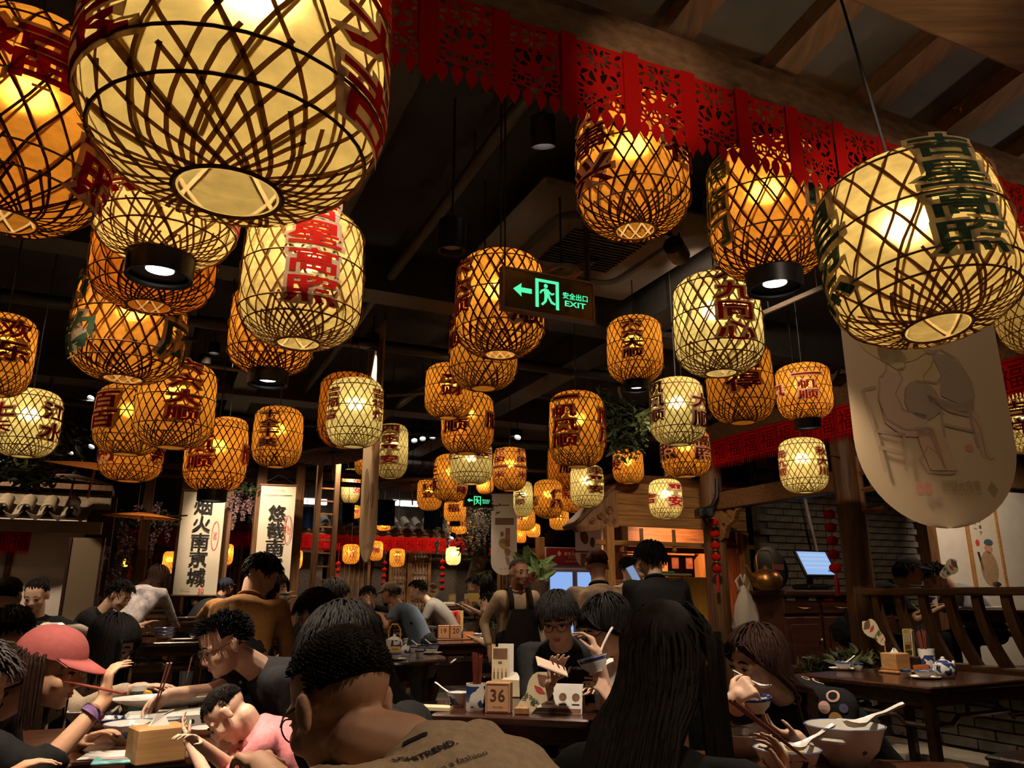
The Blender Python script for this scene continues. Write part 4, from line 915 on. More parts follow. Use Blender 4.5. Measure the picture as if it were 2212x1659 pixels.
mb = MB(); mb.box((0, .1, .03), (.28, .22, .05), None, .015); obj('till_base', mb, BLACKM, mo); mb = MB(); mb.tube([(0, .12, .04), (0, .1, .2)], .035, 8); obj('till_stand', mb, BLACKM, mo)
TM = M.Translation((0, .02, .24)) @ M.Rotation(math.radians(-28), 4, 'X'); mb = MB(); mb.box((0, 0, 0), (.40, .03, .28), TM, .01); obj('bezel', mb, BLACKM, mo)
mb = MB(); mb.box((0, -.017, 0), (.36, .003, .24), TM); sc = obj('display', mb, emat('till_display', (.30, .48, .85), 1.0), mo)
for i in range(9):
    for j in range(4):
        mb = MB(); mb.box((-.155+i*.037, -.0195, .085-j*.045), (.026, .001, .022), TM); obj('screen_tile', mb, emat('till_tile', (.50, .62, .85), .9), sc)
mb = MB(); mb.box((.12, -.0195, -.085), (.05, .001, .014), TM); obj('screen_button', mb, emat('till_button', (.05, .12, .5), .9), sc)
kt_ = thing('copper_kettle', 'round copper kettle with a tall handle on the cabinet end', 'kettle', AB(6.02, 6.62, 1.325), PHI); kt_.scale = (1.25, 1.25, 1.25); COP = mat('old_copper', (.36, .15, .045), .32, .85, var=.35, scale=6)
mb = MB(); mb.lathe([(.0005, 0), (.085, 0), (.125, .04), (.135, .09), (.11, .145), (.06, .17), (.045, .175), (.02, .185), (.02, .2), (.0005, .205)], 24); obj('kettle_body', mb, COP, kt_, 'auto'); mb = MB(); mb.tube([(-.11, 0, .08), (-.17, 0, .12), (-.21, 0, .19), (-.23, 0, .2)], [.03, .022, .014, .012], 10); obj('spout', mb, COP, kt_, 'auto')
mb = MB(); mb.tube([(-.09, 0, .15), (-.09, 0, .28), (-.05, 0, .33), (.05, 0, .33), (.09, 0, .28), (.09, 0, .15)], .007, 6); obj('kettle_handle', mb, COP, kt_, 'auto')
bw = thing('iron_wok', 'large dark wok lid leaning behind the kettle', 'wok', AB(6.35, 6.9, 1.325), PHI); bw.scale = (1.25, 1.25, 1.25); mb = MB(); mb.lathe([(.0005, .02), (.1, .015), (.19, .0), (.195, .008), (.1, .028), (.0005, .035)], 28, (0, 0, 0), M.Translation((0, 0, .19)) @ M.Rotation(PI/2-.15, 4, 'X')); obj('wok_body', mb, BLACKM, bw, 'auto'); mb = MB(); mb.box((.06, -.035, .2), (.12, .004, .05)); obj('wok_label', mb, mat('dull_red_label', (.14, .03, .025), .8), bw)
pb = thing('plastic_bag', 'crumpled pale plastic bag hanging from the post beside the cabinet', 'bag', W(1610, 1318, 8.2)); pb.scale = (1.27, 1.27, 1.27)
rn = random.Random(3); mb = MB(); n = 16
for i, (r, z) in enumerate([(.01, .20), (.03, .17), (.055, .12), (.08, .05), (.10, -.05), (.11, -.14), (.10, -.17), (.02, -.18)]):
    for j in range(n): a = 2*PI*j/n; q = r*(1+.22*math.sin(a*5+i)+.1*rn.uniform(-1, 1)); mb.v.append(V((math.cos(a)*q, math.sin(a)*q*.6, z+.01*math.sin(a*3))))
for i in range(7):
    for j in range(n): mb.f.append((i*n+j, i*n+(j+1) % n, (i+1)*n+(j+1) % n, (i+1)*n+j))
BAGM = cloth('thin_plastic', (.50, .42, .34), .4); obj('bag_body', mb, BAGM, pb, True)
for s in (-1, 1): mb = MB(); mb.tube([(s*.03, 0, .14), (s*.06, 0, .24), (s*.02, 0, .29), (0, 0, .2)], .012, 6, flat=.4); obj('bag_handle', mb, BAGM, pb, True)
fg = thing('drinks_fridge', 'red and white drinks fridge with two blue-lit glass doors', 'fridge', W(1158, 1300, 11.4)*1.0, PHI); fg.location.z = .11
mb = MB(); mb.box((.66, .38, -.05), (.97, .66, .12)); obj('plinth', mb, BLACKM, fg)
FRD = mat('fridge_red', (.22, .012, .018), .4, var=.05, bump=0); FRW = mat('fridge_white', (.55, .50, .48), .4, var=.03, bump=0); GOLD = mat('gold_print', (.60, .36, .14), .5, var=0, bump=0); PALE = mat('pale_print', (.7, .5, .4), .6, var=0, bump=0)
mb = MB(); mb.box((.66, .38, .94), (.99, .70, 1.88), None, .012); obj('case', mb, FRW, fg); mb = MB(); mb.box((.155, .38, .98), (.012, .68, 1.8)); obj('side_panel', mb, FRD, fg); mb = MB(); mb.box((.66, .018, 1.74), (.94, .03, .26), None, .006); hd_ = obj('header', mb, FRD, fg)
for k in range(2):
    mb = MB(); x = .43+k*.47; mb.box((x, .02, .84), (.46, .035, 1.42), None, .008); d = obj('door', mb, mat('fridge_frame', (.35, .30, .30), .4, .3, var=0, bump=0), fg); mb = MB(); mb.box((x, -.001, .90), (.38, .006, 1.22)); obj('lit_glass', mb, emat('fridge_glow', (.28, .46, .88), .95), d)
    for j in range(4): mb = MB(); mb.box((x, -.006, .45+j*.26), (.37, .004, .012)); obj('shelf_edge', mb, emat('shelf_glow', (.5, .62, .85), .8), d)
    for j in range(5): mb = MB(); mb.box((x-.14+j*.07, -.007, 1.0-.0*(j % 2)), (.055, .004, .02)); obj('price_tag', mb, mat('plum_tag', (.08, .01, .04), .6), d)
    mb = MB(); mb.box((x, -.007, .78), (.3, .004, .16)); obj('drink_row', mb, FRD, d); mb = MB(); mb.box((x-.2*(1 if k else -1), -.02, .95), (.018, .03, .3), None, .006); obj('door_handle', mb, FRW, d)
ux, uz = A, V((0, 0, 1)); O = fg.location
def fpt(x, y, z): return O+A*x+B*y+V((0, 0, z))
text(fg, '南京大牌档', fpt(.64, -.002, 1.78), A, uz, .062, GOLD, .02); text(fg, 'Nanjing Impressions', fpt(.64, -.002, 1.722), A, uz, .02, GOLD); text(fg, '地道金陵味 风味大排档', fpt(.64, -.002, 1.67), A, uz, .026, GOLD)
mb = MB(); mb.add([fpt(.40, -.002, 1.83), fpt(.365, -.002, 1.785), fpt(.40, -.002, 1.74), fpt(.435, -.002, 1.785)], [(0, 1, 2, 3)]); obj('emblem', mb, GOLD, fg, world=True)
for i, c in enumerate('金陵大排档'): text(fg, c, fpt(.148, .26, 1.5-i*.15), -B, uz, .10, GOLD, .02)
for i, c in enumerate('地道南京味道'): text(fg, c, fpt(.148, .5, 1.72-i*.12), -B, uz, .075, GOLD)
gb = thing('gold_box', 'large gold carton with a red stripe standing on the stall end', 'box', W(1478, 1287, 5.9), PHI); gb.location.z = 1.02
mb = MB(); mb.box((0, .12, .19), (.42, .26, .38), None, .006); obj('carton', mb, mat('gold_card', (.42, .20, .02), .5, var=.1), gb); mb = MB(); mb.box((-.02, -.013, .19), (.02, .004, .378)); obj('stripe', mb, LBR, gb); mb = MB(); mb.box((.2115, .12, .19), (.004, .26, .38)); obj('red_side', mb, LBR, gb)
cl = thing('folded_cloth', 'green and white folded cloth lying on the gold carton', 'cloth', gb.location+A*.02+B*.12+V((0, 0, .386)), PHI); mb = MB(); mb.box((-.05, 0, .012), (.30, .16, .02), None, .008); obj('white_fold', mb, CLO['white'] if 'CLO' in globals() else PLA, cl); mb = MB(); mb.box((-.12, -.01, .03), (.12, .13, .016), None, .006); obj('green_fold', mb, mat('bright_green', (.20, .55, .10), .8), cl)
mf = thing('small_fridge', 'low black fridge under the gold carton', 'fridge', gb.location, PHI); mf.location.z = 0; mb = MB(); mb.box((.02, .16, .5), (.56, .4, 1.0), None, .01); obj('case', mb, BLACKM, mf); mb = MB(); mb.box((.02, -.045, .48), (.48, .012, .86), None, .006); obj('glass_door', mb, mat('dark_glass', (.01, .012, .014), .08, var=0, bump=0), mf)
# ---------------------------------------------------------------- people
import numpy as np
SKIN = {}
def skinmat(k, col):
    if k not in SKIN:
        m = mat('skin_'+k, col, .5, var=.08, scale=30, bump=.04, spec=.35); SKIN[k] = m
        b = m.node_tree.nodes['Principled BSDF']; b.inputs['Subsurface Weight'].default_value = .0
    return SKIN[k]
def remesh(mb, vox, smooth=2, wrinkle=0, seed=0, wscale=9):
    me = mesh('tmp', mb); o = bpy.data.objects.new('tmp', me); C.objects.link(o)
    r = o.modifiers.new('r', 'REMESH'); r.mode = 'VOXEL'; r.voxel_size = vox; r.adaptivity = 0
    if smooth:
        s = o.modifiers.new('s', 'SMOOTH'); s.factor = .5; s.iterations = smooth
    out = bpy.data.meshes.new_from_object(o.evaluated_get(bpy.context.evaluated_depsgraph_get()))
    bpy.data.objects.remove(o); bpy.data.meshes.remove(me)
    if wrinkle:
        k = len(out.vertices); co = np.empty(k*3); no = np.empty(k*3); out.vertices.foreach_get('co', co); out.vertices.foreach_get('normal', no)
        co = co.reshape(-1, 3); no = no.reshape(-1, 3); x, y, z = co.T*wscale; n = 0
        for q, am in ((1, 1), (1.9, .6), (3.7, .35)):
            n = n+am*np.sin(q*(x*1.7+1.1*np.sin(z*.9*q+seed)+y*.6))*np.sin(q*(z*.8+1.3*np.sin(x*1.2*q+y*1.5)+seed*1.7))
        out.vertices.foreach_set('co', (co+no*(n*wrinkle*.7)[:, None]).ravel())
    out.polygons.foreach_set('use_smooth', [True]*len(out.polygons)); return out
def cap(mb, a, b, ra, rb, n=10):
    """tapered limb with round ends"""
    a, b = V(a), V(b); d = (b-a); L_ = d.length or 1e-6; d = d/L_
    pts = [a-d*ra*.95, a-d*ra*.7, a-d*ra*.3, a, b, b+d*rb*.3, b+d*rb*.7, b+d*rb*.95]
    mb.tube(pts, [ra*.25, ra*.71, ra*.95, ra, rb, rb*.95, rb*.71, rb*.25], n)
def ik(s, w, la, lb, pole):
    d = w-s; D = d.length; m = la+lb-.005
    if D > m: w = s+d*(m/D); d = w-s; D = m
    D = max(D, abs(la-lb)+.02); x = (la*la-lb*lb+D*D)/(2*D); h = math.sqrt(max(0, la*la-x*x)); u = d.normalized()
    p = pole-u*pole.dot(u); p = p.normalized() if p.length > 1e-4 else V((0, 0, -1))
    return s+u*x+p*h, w
def hand(mb, w, hd, pn, side, k=1.0, curl=.35, grip=None):
    """palm, four unequal jointed fingers and a thumb from the side of the palm. hd: finger direction, pn: palm normal (palm side), side=+1 for a left hand"""
    hd = hd.normalized(); pn = (pn-hd*pn.dot(hd)).normalized(); sd = hd.cross(pn)*side       # towards the thumb
    cap(mb, w, w+hd*.03*k, .024*k, .027*k, 8)
    for q in (-.6, -.2, .2, .6): cap(mb, w+hd*.025*k+sd*q*.034*k, w+hd*.085*k+sd*q*.056*k, .0145*k, .0125*k, 7)
    for i, (o, l) in enumerate(((.036, .92), (.013, 1.05), (-.011, .98), (-.034, .78))):
        b = w+hd*.09*k+sd*o*k; d = (hd+sd*o*3.2).normalized(); c = curl*(1+.12*i)
        for j, s in enumerate((.042, .028, .022)):
            a = c*(.75 if j == 0 else 1.0)
            ax = d.cross(pn)
            d = (d*math.cos(a)+pn*math.sin(a)).normalized()
            pn2 = ax.cross(d); e = b+d*s*k*l; cap(mb, b, e, (.0092-.0008*j)*k, (.0085-.001*j)*k, 7); b = e; pn = pn2 if False else pn
            pnl = pn
    b = w+hd*.028*k+sd*.028*k; d = (sd*.75+hd*.62+pn*.38).normalized(); e = b+d*.042*k; cap(mb, b, e, .0135*k, .0105*k, 7)
    d = (sd*.25+hd*.80+pn*.50).normalized(); f = e+d*.030*k; cap(mb, e, f, .0102*k, .0092*k, 7); d = (hd*.85+pn*.45-sd*.1).normalized(); cap(mb, f, f+d*.022*k, .009*k, .0075*k, 7)
HAIRC = {'black': (.0075, .0062, .006), 'soft': (.014, .010, .008), 'brown': (.022, .009, .0055), 'grey': (.06, .05, .045), 'red': (.05, .016, .010)}
def hairmat(c):
    n = 'hair_'+c
    if n not in MT:
        m = mat(n, HAIRC[c], .62, var=.4, scale=60, bump=.2, spec=.10); m.node_tree.nodes['Principled BSDF'].inputs['Anisotropic'].default_value = 0
    return MT[n]
def hair(parent, HM, st, col, s, near, t=3, hat=False):
    """locks grown from the scalp; HM head matrix (world)"""
    rn = random.Random(st+col+str(round(HM.translation.x, 2)))
    P_ = dict(front=.05, side=.04, back=.05, grav=.25, n=620, th=.0046, messy=.3, lift=.012, line=.52, sideline=.02, backline=-.5, cling=0)
    P_.update({'short': {}, 'mop': dict(front=.078, side=.065, back=.075, grav=.45, n=800, th=.0050, lift=.020, messy=.14, sideline=-.1), 'spiky': dict(front=.045, side=.018, back=.03, grav=-.1, messy=.45, n=900, th=.0036, line=.50, lift=.008, sideline=.1), 'buzz': dict(front=.009, side=.005, back=.006, grav=.0, n=1500, th=.0032, messy=.3, lift=.0015, line=.5, sideline=.26, backline=-.22),
              'bob': dict(front=.12, side=.20, back=.21, grav=.80, n=700, th=.0056, lift=.018, messy=.06, sideline=-.05), 'long': dict(front=.32, side=.38, back=.42, grav=.86, n=700, th=.0060, lift=.016, messy=.05, line=.56), 'longtuck': dict(front=.30, side=.36, back=.40, grav=.86, n=700, th=.0060, lift=.016, messy=.05, line=.70, tuck=.0), 'vlong': dict(front=.50, side=.56, back=.78, grav=.88, n=1000, th=.0056, lift=.014, messy=.03, line=.56),
              'tied': dict(front=.09, side=.08, back=.05, grav=.0, n=500, th=.0045, lift=.005, messy=.03, cling=1)}[st])
    far = t > 7.2
    n = P_['n'] if near else int(P_['n']*(.22 if far else .45)); tk = 1 if near else (2.0 if far else 1.45)
    c0 = V((-.012, 0, .035)); er = V((.100, .080, .088)); crown = V((-.45, 0, .9)).normalized(); lf = P_['lift']
    dn = HM.to_3x3().inverted() @ V((0, 0, -1)); dn.normalize(); mb = MB(); mb.ball(c0+V((-.004, 0, .004)), (.099, .080, .088), 16, 12)
    cut = P_['sideline']*.088
    def inn(p):
        q = p-c0; lim = .052 if q.x > .045 else (cut-.01 if q.x > -.02 else P_['backline']*.088)
        return p if q.z > lim else c0+q*.86
    mb.v = [inn(p) for p in mb.v]
    if hat: mb.v = [c0+(p-c0)*.93 for p in mb.v]
    lg = P_['back'] > .15; seg = 9 if lg else 4; gr = P_['grav']; ag = abs(gr); vs = mb.v; fs = mb.f; sides = 4 if near else 3
    ca = [(math.cos(2*PI*j/sides), math.sin(2*PI*j/sides)*.6) for j in range(sides)]; N_ = n*1.7
    for i in range(int(N_)):
        z = 1-2*(i+.5)/N_; a = i*2.39996; r = math.sqrt(max(0, 1-z*z)); fx = r*math.cos(a); d = V((fx, r*math.sin(a), z))
        lim = P_['line'] if fx > .55 else (P_['line']*.75 if fx > .25 else (P_['sideline'] if fx > -.1 else P_['backline']))
        if z < lim or (hat and z > .28): continue
        L = (P_['front'] if fx > .35 else (P_['back'] if fx < -.2 else P_['side']))*rn.uniform(.82, 1.1); p = c0+V((d.x*er.x, d.y*er.y, d.z*er.z))*.98
        g = d-crown*d.dot(crown)
        if g.length < .2: g = V((rn.uniform(-1, 1), rn.uniform(-1, 1), .1))
        g.normalize()
        if lg and fx > .15: g = (g*.25+V((-.3, 1.0 if d.y >= 0 else -1.0, 0))).normalized()
        if P_['cling'] and st == 'tied': g = V((-1, 0, .1))
        g = (g+d*(.3 if not lg else .05)+V((rn.gauss(0, 1), rn.gauss(0, 1), rn.gauss(0, 1)))*P_['messy']).normalized(); pts = [p]; st_ = L/seg
        part = 1 if d.y >= 0 else -1
        for k in range(seg):
            g = (g*(1-ag)+(dn if gr > 0 else d)*ag).normalized() if ag else g; q = pts[-1]+g*st_
            e = V(((q.x-c0.x)/(er.x+lf), (q.y-c0.y)/(er.y+lf), (q.z-c0.z)/(er.z+lf*.8))); el = e.length
            if el > 1e-3 and (el < 1 or P_['cling']): q = c0+V((e.x*(er.x+lf), e.y*(er.y+lf), e.z*(er.z+lf*.8)))/el
            if lg and q.x > .0 and abs(q.y) < .078 and q.z < .06: q.y = part*(.080+.004*rn.random()); q.x = min(q.x, .075)
            if lg and q.z < -.04 and q.x < -.02 and abs(q.y) < .11: wq = min(1, (-.04-q.z)/.07); q.x = q.x*(1-wq)+min(q.x, -.112-.42*max(0, -.07-q.z)-.006*rn.random())*wq      # over the back of the neck
            if 'tuck' in P_: q.x = min(q.x, P_['tuck']+max(-.05, 1.1*(q.z+.03)))
            if st == 'vlong' and q.z < -.1: q.y *= 1.03
            if k: g = (g*.4+(q-pts[-1]).normalized()*.6)
            pts.append(q)
        tt = P_['th']*tk*rn.uniform(.8, 1.25); o = len(vs); u0 = (pts[-1]-pts[0]).normalized(); x = u0.cross(d)
        x = x.normalized() if x.length > 1e-3 else u0.orthogonal().normalized(); y = x.cross(u0)
        for k, q in enumerate(pts):
            w_ = tt*(1-.45*(k/seg)**2) if k < seg else tt*.2
            for c_, s_ in ca: vs.append(q+x*(c_*w_)+y*(s_*w_))
        for k in range(seg):
            for j in range(sides): a_ = o+k*sides; b_ = a_+sides; j2 = (j+1) % sides; fs.append((a_+j, a_+j2, b_+j2, b_+j))
    if st == 'tied': mb.ball((-.125, 0, .05), (.045, .05, .05), 12, 8)
    mb.v = [HM @ p for p in mb.v]
    return obj('hair', mb, hairmat(col), parent, True, True)
def person(label, hp, yaw, pose='sit', head=(0, 0, 0), arms=(None, None), top='black', sleeve='short', hairs=('short', 'black'), skin='a', s=1.0, base=0.0, legs='dark', lean=None, side=0.0, curl=(.4, .4), palm=(None, None), vox=None, wide=1.0, eyes=True, collar=None, poles=(None, None), noleg=False, turn=0, group=None, child=False, lowpel=None, hand_k=.90, nko=None, fit=.012):
    H = W(*hp); t = hp[2]; near = t < 4.9; vox = (vox*1.12 if vox else 0) or (.007 if t < 3.2 else .0085 if t < 4.9 else .012 if t < 7.6 else .017)
    th = thing('person', label, 'person', (H.x, H.y, base), math.radians(yaw), group or 'diners and staff in the restaurant')
    y = math.radians(yaw); f = V((math.cos(y), math.sin(y), 0)); l = V((-f.y, f.x, 0)); up = V((0, 0, 1))
    hy, hpit, hr = head; HM = M.Translation(H) @ M.Rotation(y+math.radians(hy), 4, 'Z') @ M.Rotation(math.radians(hpit), 4, 'Y') @ M.Rotation(math.radians(hr), 4, 'X') @ M.Scale(s, 4)
    L = .80*s; pz = base+((.55 if pose == 'sit' else .93*s) if lowpel is None else lowpel); dz = H.z-pz
    if lean is None and pose == 'stand' and dz > .5: dx = .16
    elif lean is None: dx = math.sqrt(max(0, L*L-dz*dz)) if dz < L else 0.02
    else: dx = lean
    Pl = V((H.x, H.y, pz))-f*min(dx, .62)+l*side
    hb = HM @ V((-.035, 0, -.07))                                    # base of the skull
    tu = (H-Pl).normalized(); nk = H-tu*.16*s-f*(.02+.03*math.sin(math.radians(max(0, hpit))))*s*1.0   # pit of the neck
    nk = nk*.6+(hb-tu*.105*s)*.4
    if nko: nk = H+f*nko[0]+l*nko[1]+up*nko[2]
    sp = Pl.lerp(nk, .52)-f*.035*s
    l2 = (M.Rotation(math.radians(turn), 3, 'Z') @ l) if turn else l
    bm = MB(); w_ = wide
    # head
    def hbal(c, r, n=12, k=9):
        q = MB().ball(c, r, n, k); bm.add(q.v, q.f, HM)
    def hcap(a, b, ra, rb, n=8): cap(bm, HM @ V(a), HM @ V(b), ra*s, rb*s, n)
    hbal((-.012, 0, .035), (.098, .077, .085), 18, 14); hbal((.024, 0, -.030), (.064, .063, .082), 16, 12); hbal((.036, 0, -.076), (.050, .046, .038)); hbal((.070, 0, -.097), (.020, .024, .017))
    hcap((.086, 0, .006), (.101, 0, -.030), .008, .0125); hbal((.094, .0135, -.036), (.011, .0095, .009)); hbal((.094, -.0135, -.036), (.011, .0095, .009))
    for sg in (-1, 1):
        hcap((.081, sg*.012, .021), (.066, sg*.052, .016), .0115, .010); hbal((.060, sg*.040, -.032), (.026, .024, .026)); hbal((-.012, sg*.082, -.012), (.019, .010, .033)); hbal((-.020, sg*.086, .002), (.014, .009, .018)); hbal((.076, sg*.033, -.001), (.013, .017, .010))
    hcap((.086, -.016, -.059), (.086, .016, -.059), .0068, .0068); hcap((.084, -.013, -.070), (.084, .013, -.070), .008, .008); hbal((.088, 0, -.064), (.010, .010, .012))
    # neck, trunk
    cap(bm, hb, nk, .052*s, .060*s, 12)
    tub = lambda mb, g: (mb.tube([Pl-up*.03+V((0, 0, 0)), Pl+(sp-Pl)*.45, sp, sp.lerp(nk, .55), sp.lerp(nk, .85), nk], [(.135+g)*s, (.128+g)*s*w_, (.140+g)*s*w_, (.150+g)*s*w_, (.115+g)*s, (.055+g*.7)*s], 14))
    def trunk(mb, g):
        k = .74
        pts = [Pl-tu*.07, Pl+(sp-Pl)*.4, sp, sp.lerp(nk, .5), sp.lerp(nk, .80), nk+tu*.005]; rs = [(.150*w_+g), (.148*w_+g), (.158*w_+g), (.168*w_+g), (.135+g), (.060+g)]
        o = len(mb.v); n = 16
        for i, p in enumerate(pts):
            d = (pts[min(i+1, 5)]-pts[max(0, i-1)]).normalized(); fw = (f-d*f.dot(d)).normalized(); ld = d.cross(fw); ld = l2 if i > 2 and abs(l2.dot(d)) < .3 else ld
            for j in range(n):
                a = 2*PI*j/n; mb.v.append(p+ld*math.cos(a)*rs[i]*s+fw*math.sin(a)*rs[i]*s*(k if i < 5 else .9))
        for i in range(5):
            for j in range(n): mb.f.append((o+i*n+j, o+i*n+(j+1) % n, o+(i+1)*n+(j+1) % n, o+(i+1)*n+j))
        mb.f.append(tuple(o+j for j in range(n-1, -1, -1))); mb.f.append(tuple(o+5*n+j for j in range(n)))
    trunk(bm, -.012)
    # arms
    AR = []
    for i, sg in enumerate((1, -1)):                                 # left, right
        sh = nk-tu*.062*s+l2*sg*.165*s*w_
        tg = arms[i]
        if tg is None: w0 = (Pl+l*sg*.25*s-up*.10*s+f*.06) if pose == 'stand' else V((H.x, H.y, 0))+f*.16*s+l*sg*.17*s+up*(base+.80)
        else: w0 = W(*tg) if len(tg) == 3 and not isinstance(tg, V) else V(tg)
        pole = poles[i] or (-f*.5-up*.9+l*sg*.45 if pose == 'sit' else -f*.8-up*.2+l*sg*.5)
        el, wr = ik(sh, w0, .285*s, .25*s, V(pole)); AR.append((sh, el, wr))
        cap(bm, sh, el, .047*s, .036*s); cap(bm, el, wr, .036*s, .024*s)
        hd = (wr-el).normalized(); pn = palm[i] or (-up if abs(hd.z) < .7 else -f)
        if len(pn) == 2: hd, pn = V(pn[0]), V(pn[1])
        pn = V(pn)
        if abs(pn.dot(hd)) > .93: pn = l2*-sg
        hand(bm, wr, hd, pn, -sg, s*.96*hand_k, curl[i])
    LG = []
    for sg in (1, -1):
        hp_ = Pl+l*sg*.09*s-up*.02
        if pose == 'sit': kn = hp_+f*.42*s+l*sg*.05*s; kn.z = base+.50; an = kn-f*.04+V((0, 0, -.42)); an.z = base+.08
        else: kn = V((hp_.x, hp_.y, base+.50*s))+f*.02+l*sg*.01; an = V((hp_.x, hp_.y, base+.08))+l*sg*.02
        LG.append((hp_, kn, an)); 
        if vox > .009: cap(bm, hp_, kn, .078*s, .052*s); cap(bm, kn, an, .05*s, .034*s); cap(bm, an-up*.035, an-up*.045+f*.16*s, .03*s, .025*s)
    body = obj('body', remesh(bm, vox, 2), skinmat(skin, {'a': (.58, .34, .22), 'b': (.50, .27, .165), 'c': (.66, .42, .30), 'd': (.38, .19, .115)}[skin]), th); body.matrix_local = wmat(th).inverted()
    # clothes
    tm = top if not isinstance(top, str) else CLO[top]
    cm = MB(); trunk(cm, fit)
    for (sh, el, wr) in AR:
        cap(cm, nk-tu*.055*s+(sh-nk)*.35, sh, .070*s, .066*s)
        if sleeve == 'long': cap(cm, sh, el, .062*s, .048*s); cm.tube([el+(sh-el).normalized()*.02, el, el.lerp(wr, .9)], [.048*s, .048*s, .038*s], 12)
        elif sleeve == 'half': cap(cm, sh, el, .064*s, .054*s); cm.tube([el+(sh-el)*.1, el, el.lerp(wr, .3)], [.05*s, .052*s, .050*s], 12)
        elif sleeve == 'short': cm.tube([sh-(el-sh)*.1, sh, sh.lerp(el, .5), sh.lerp(el, .74)], [.05*s, .066*s, .064*s, .066*s], 12)
    cv = max(vox*1.7, .013); sm = remesh(cm, cv, 3, .006 if near else .004, hp[0])
    so = obj('shirt', sm, tm, th); so.matrix_local = wmat(th).inverted()
    if collar:
        cb = MB(); n = 16; cd = (nk-sp).normalized(); fw = (f-cd*f.dot(cd)).normalized(); ld = cd.cross(fw)
        cb.tube([nk+cd*.012*s+(ld*math.cos(2*PI*i/n)*.066+fw*math.sin(2*PI*i/n)*.066)*s for i in range(n)], .013*s, 6, closed=True); obj('collar', cb, CLO[collar], th, True, True)
    if not noleg:
        lm = MB(); lm.tube([Pl+tu*.08*s, Pl, Pl-up*.06], [.15*s*w_, .16*s*w_, .12*s], 14)
        for hp_, kn, an in LG: cap(lm, hp_, kn, .093*s, .066*s); lm.tube([kn+(hp_-kn)*.1, kn, kn.lerp(an, .92)], [.06*s, .066*s, .055*s], 12)
        lo = obj('trousers', remesh(lm, max(.02, vox*1.6), 3, .004, hp[1]), CLO[legs], th); lo.matrix_local = wmat(th).inverted()
        for hp_, kn, an in LG:
            sb = MB(); cap(sb, an-up*.03-f*.03, an-up*.04+f*.15*s, .042*s, .036*s); obj('shoe', sb, CLO['shoe'], th, True, True)
    # face
    if eyes and t < 9:
        for sg in (-1, 1):
            eb = MB()
            if near:
                eb.add([HM @ (V((.0855, sg*.032, .0005))+M.Rotation(sg*.30, 3, 'Z') @ V((p.x*.35, p.y, p.z))) for p in MB().ball((0, 0, 0), (.008, .0135, .0062), 12, 8).v], MB().ball((0, 0, 0), 1, 12, 8).f)
                e = obj('eye', eb, mat('eye_white', (.55, .48, .42), .3, var=0, bump=0), th, True, True)
                ib = MB(); ib.ball(HM @ V((.0862, sg*.0315, -.0008)), .0058*s, 10, 7); obj('iris', ib, mat('dark_iris', (.012, .007, .005), .15, var=0, bump=0), e, True, True)
                lb_ = MB(); lb_.tube([HM @ V((.0900-.004*abs(q)**2-.004*(q*sg > .5), sg*.032+q*.0155, .0052-.005*q*q)) for q in (-1, -.5, 0, .5, 1)], [.001, .0022*s, .0028*s, .0024*s, .001], 5); obj('eyelid', lb_, hairmat('black'), th, True, True)
            else:
                eb.ball((0, 0, 0), (.006, .013, .0048), 8, 6); eb.v = [HM @ (V((.0835, sg*.032, .001))+p) for p in eb.v]; obj('eye', eb, mat('dark_iris', (.012, .007, .005), .15, var=0, bump=0), th, True, True)
            bb = MB(); bb.tube([HM @ V((.0935-.0135*u*u, sg*(.013+.036*u), .0235+.008*math.sin(PI*u)-.004*u)) for u in (0, .35, .7, 1)], [.0022*s, .0040*s, .0034*s, .001], 5); obj('eyebrow', bb, hairmat('black'), th, True, True)
        mbm = MB(); mbm.ball((0, 0, 0), (.006, .0185, .0042), 12, 6); mbm.ball((-.001, 0, -.0082), (.006, .0155, .0048), 12, 6); mbm.v = [HM @ (V((.0925-.0, 0, -.0608))+p) for p in mbm.v]; obj('lips', mbm, mat('lip_pink', (.38, .12, .09), .45, var=.05, bump=0), th, True, True)
    if hairs: hair(th, HM, hairs[0], hairs[1], s, near, t, len(hairs) > 2)
    th['_'] = 0; del th['_']
    return dict(th=th, HM=HM, f=f, l=l, AR=AR, nk=nk, Pl=Pl, sp=sp, tu=tu, s=s, H=H)
def glasses(p, col=(.02, .018, .016)):
    HM = p['HM']; m = mat('glasses_frame', col, .3, .3, var=0, bump=0); mb = MB()
    for sg in (-1, 1):
        mb.tube([HM @ V((.104-.012*abs(math.cos(a))*(1 if math.cos(a)*1 > 0 else .2), sg*(.033+.0245*math.cos(a)), -.002+.020*math.sin(a))) for a in [2*PI*i/16 for i in range(16)]], .0015*p['s'], 5, closed=True)
        mb.tube([HM @ V((.093, sg*.058, .004)), HM @ V((.05, sg*.078, .006)), HM @ V((-.02, sg*.086, .004))], .0017*p['s'], 5)
    mb.tube([HM @ V((.106, -.009, .002)), HM @ V((.109, 0, .004)), HM @ V((.106, .009, .002))], .0016*p['s'], 5)
    return obj('glasses', mb, m, p['th'], True, True)
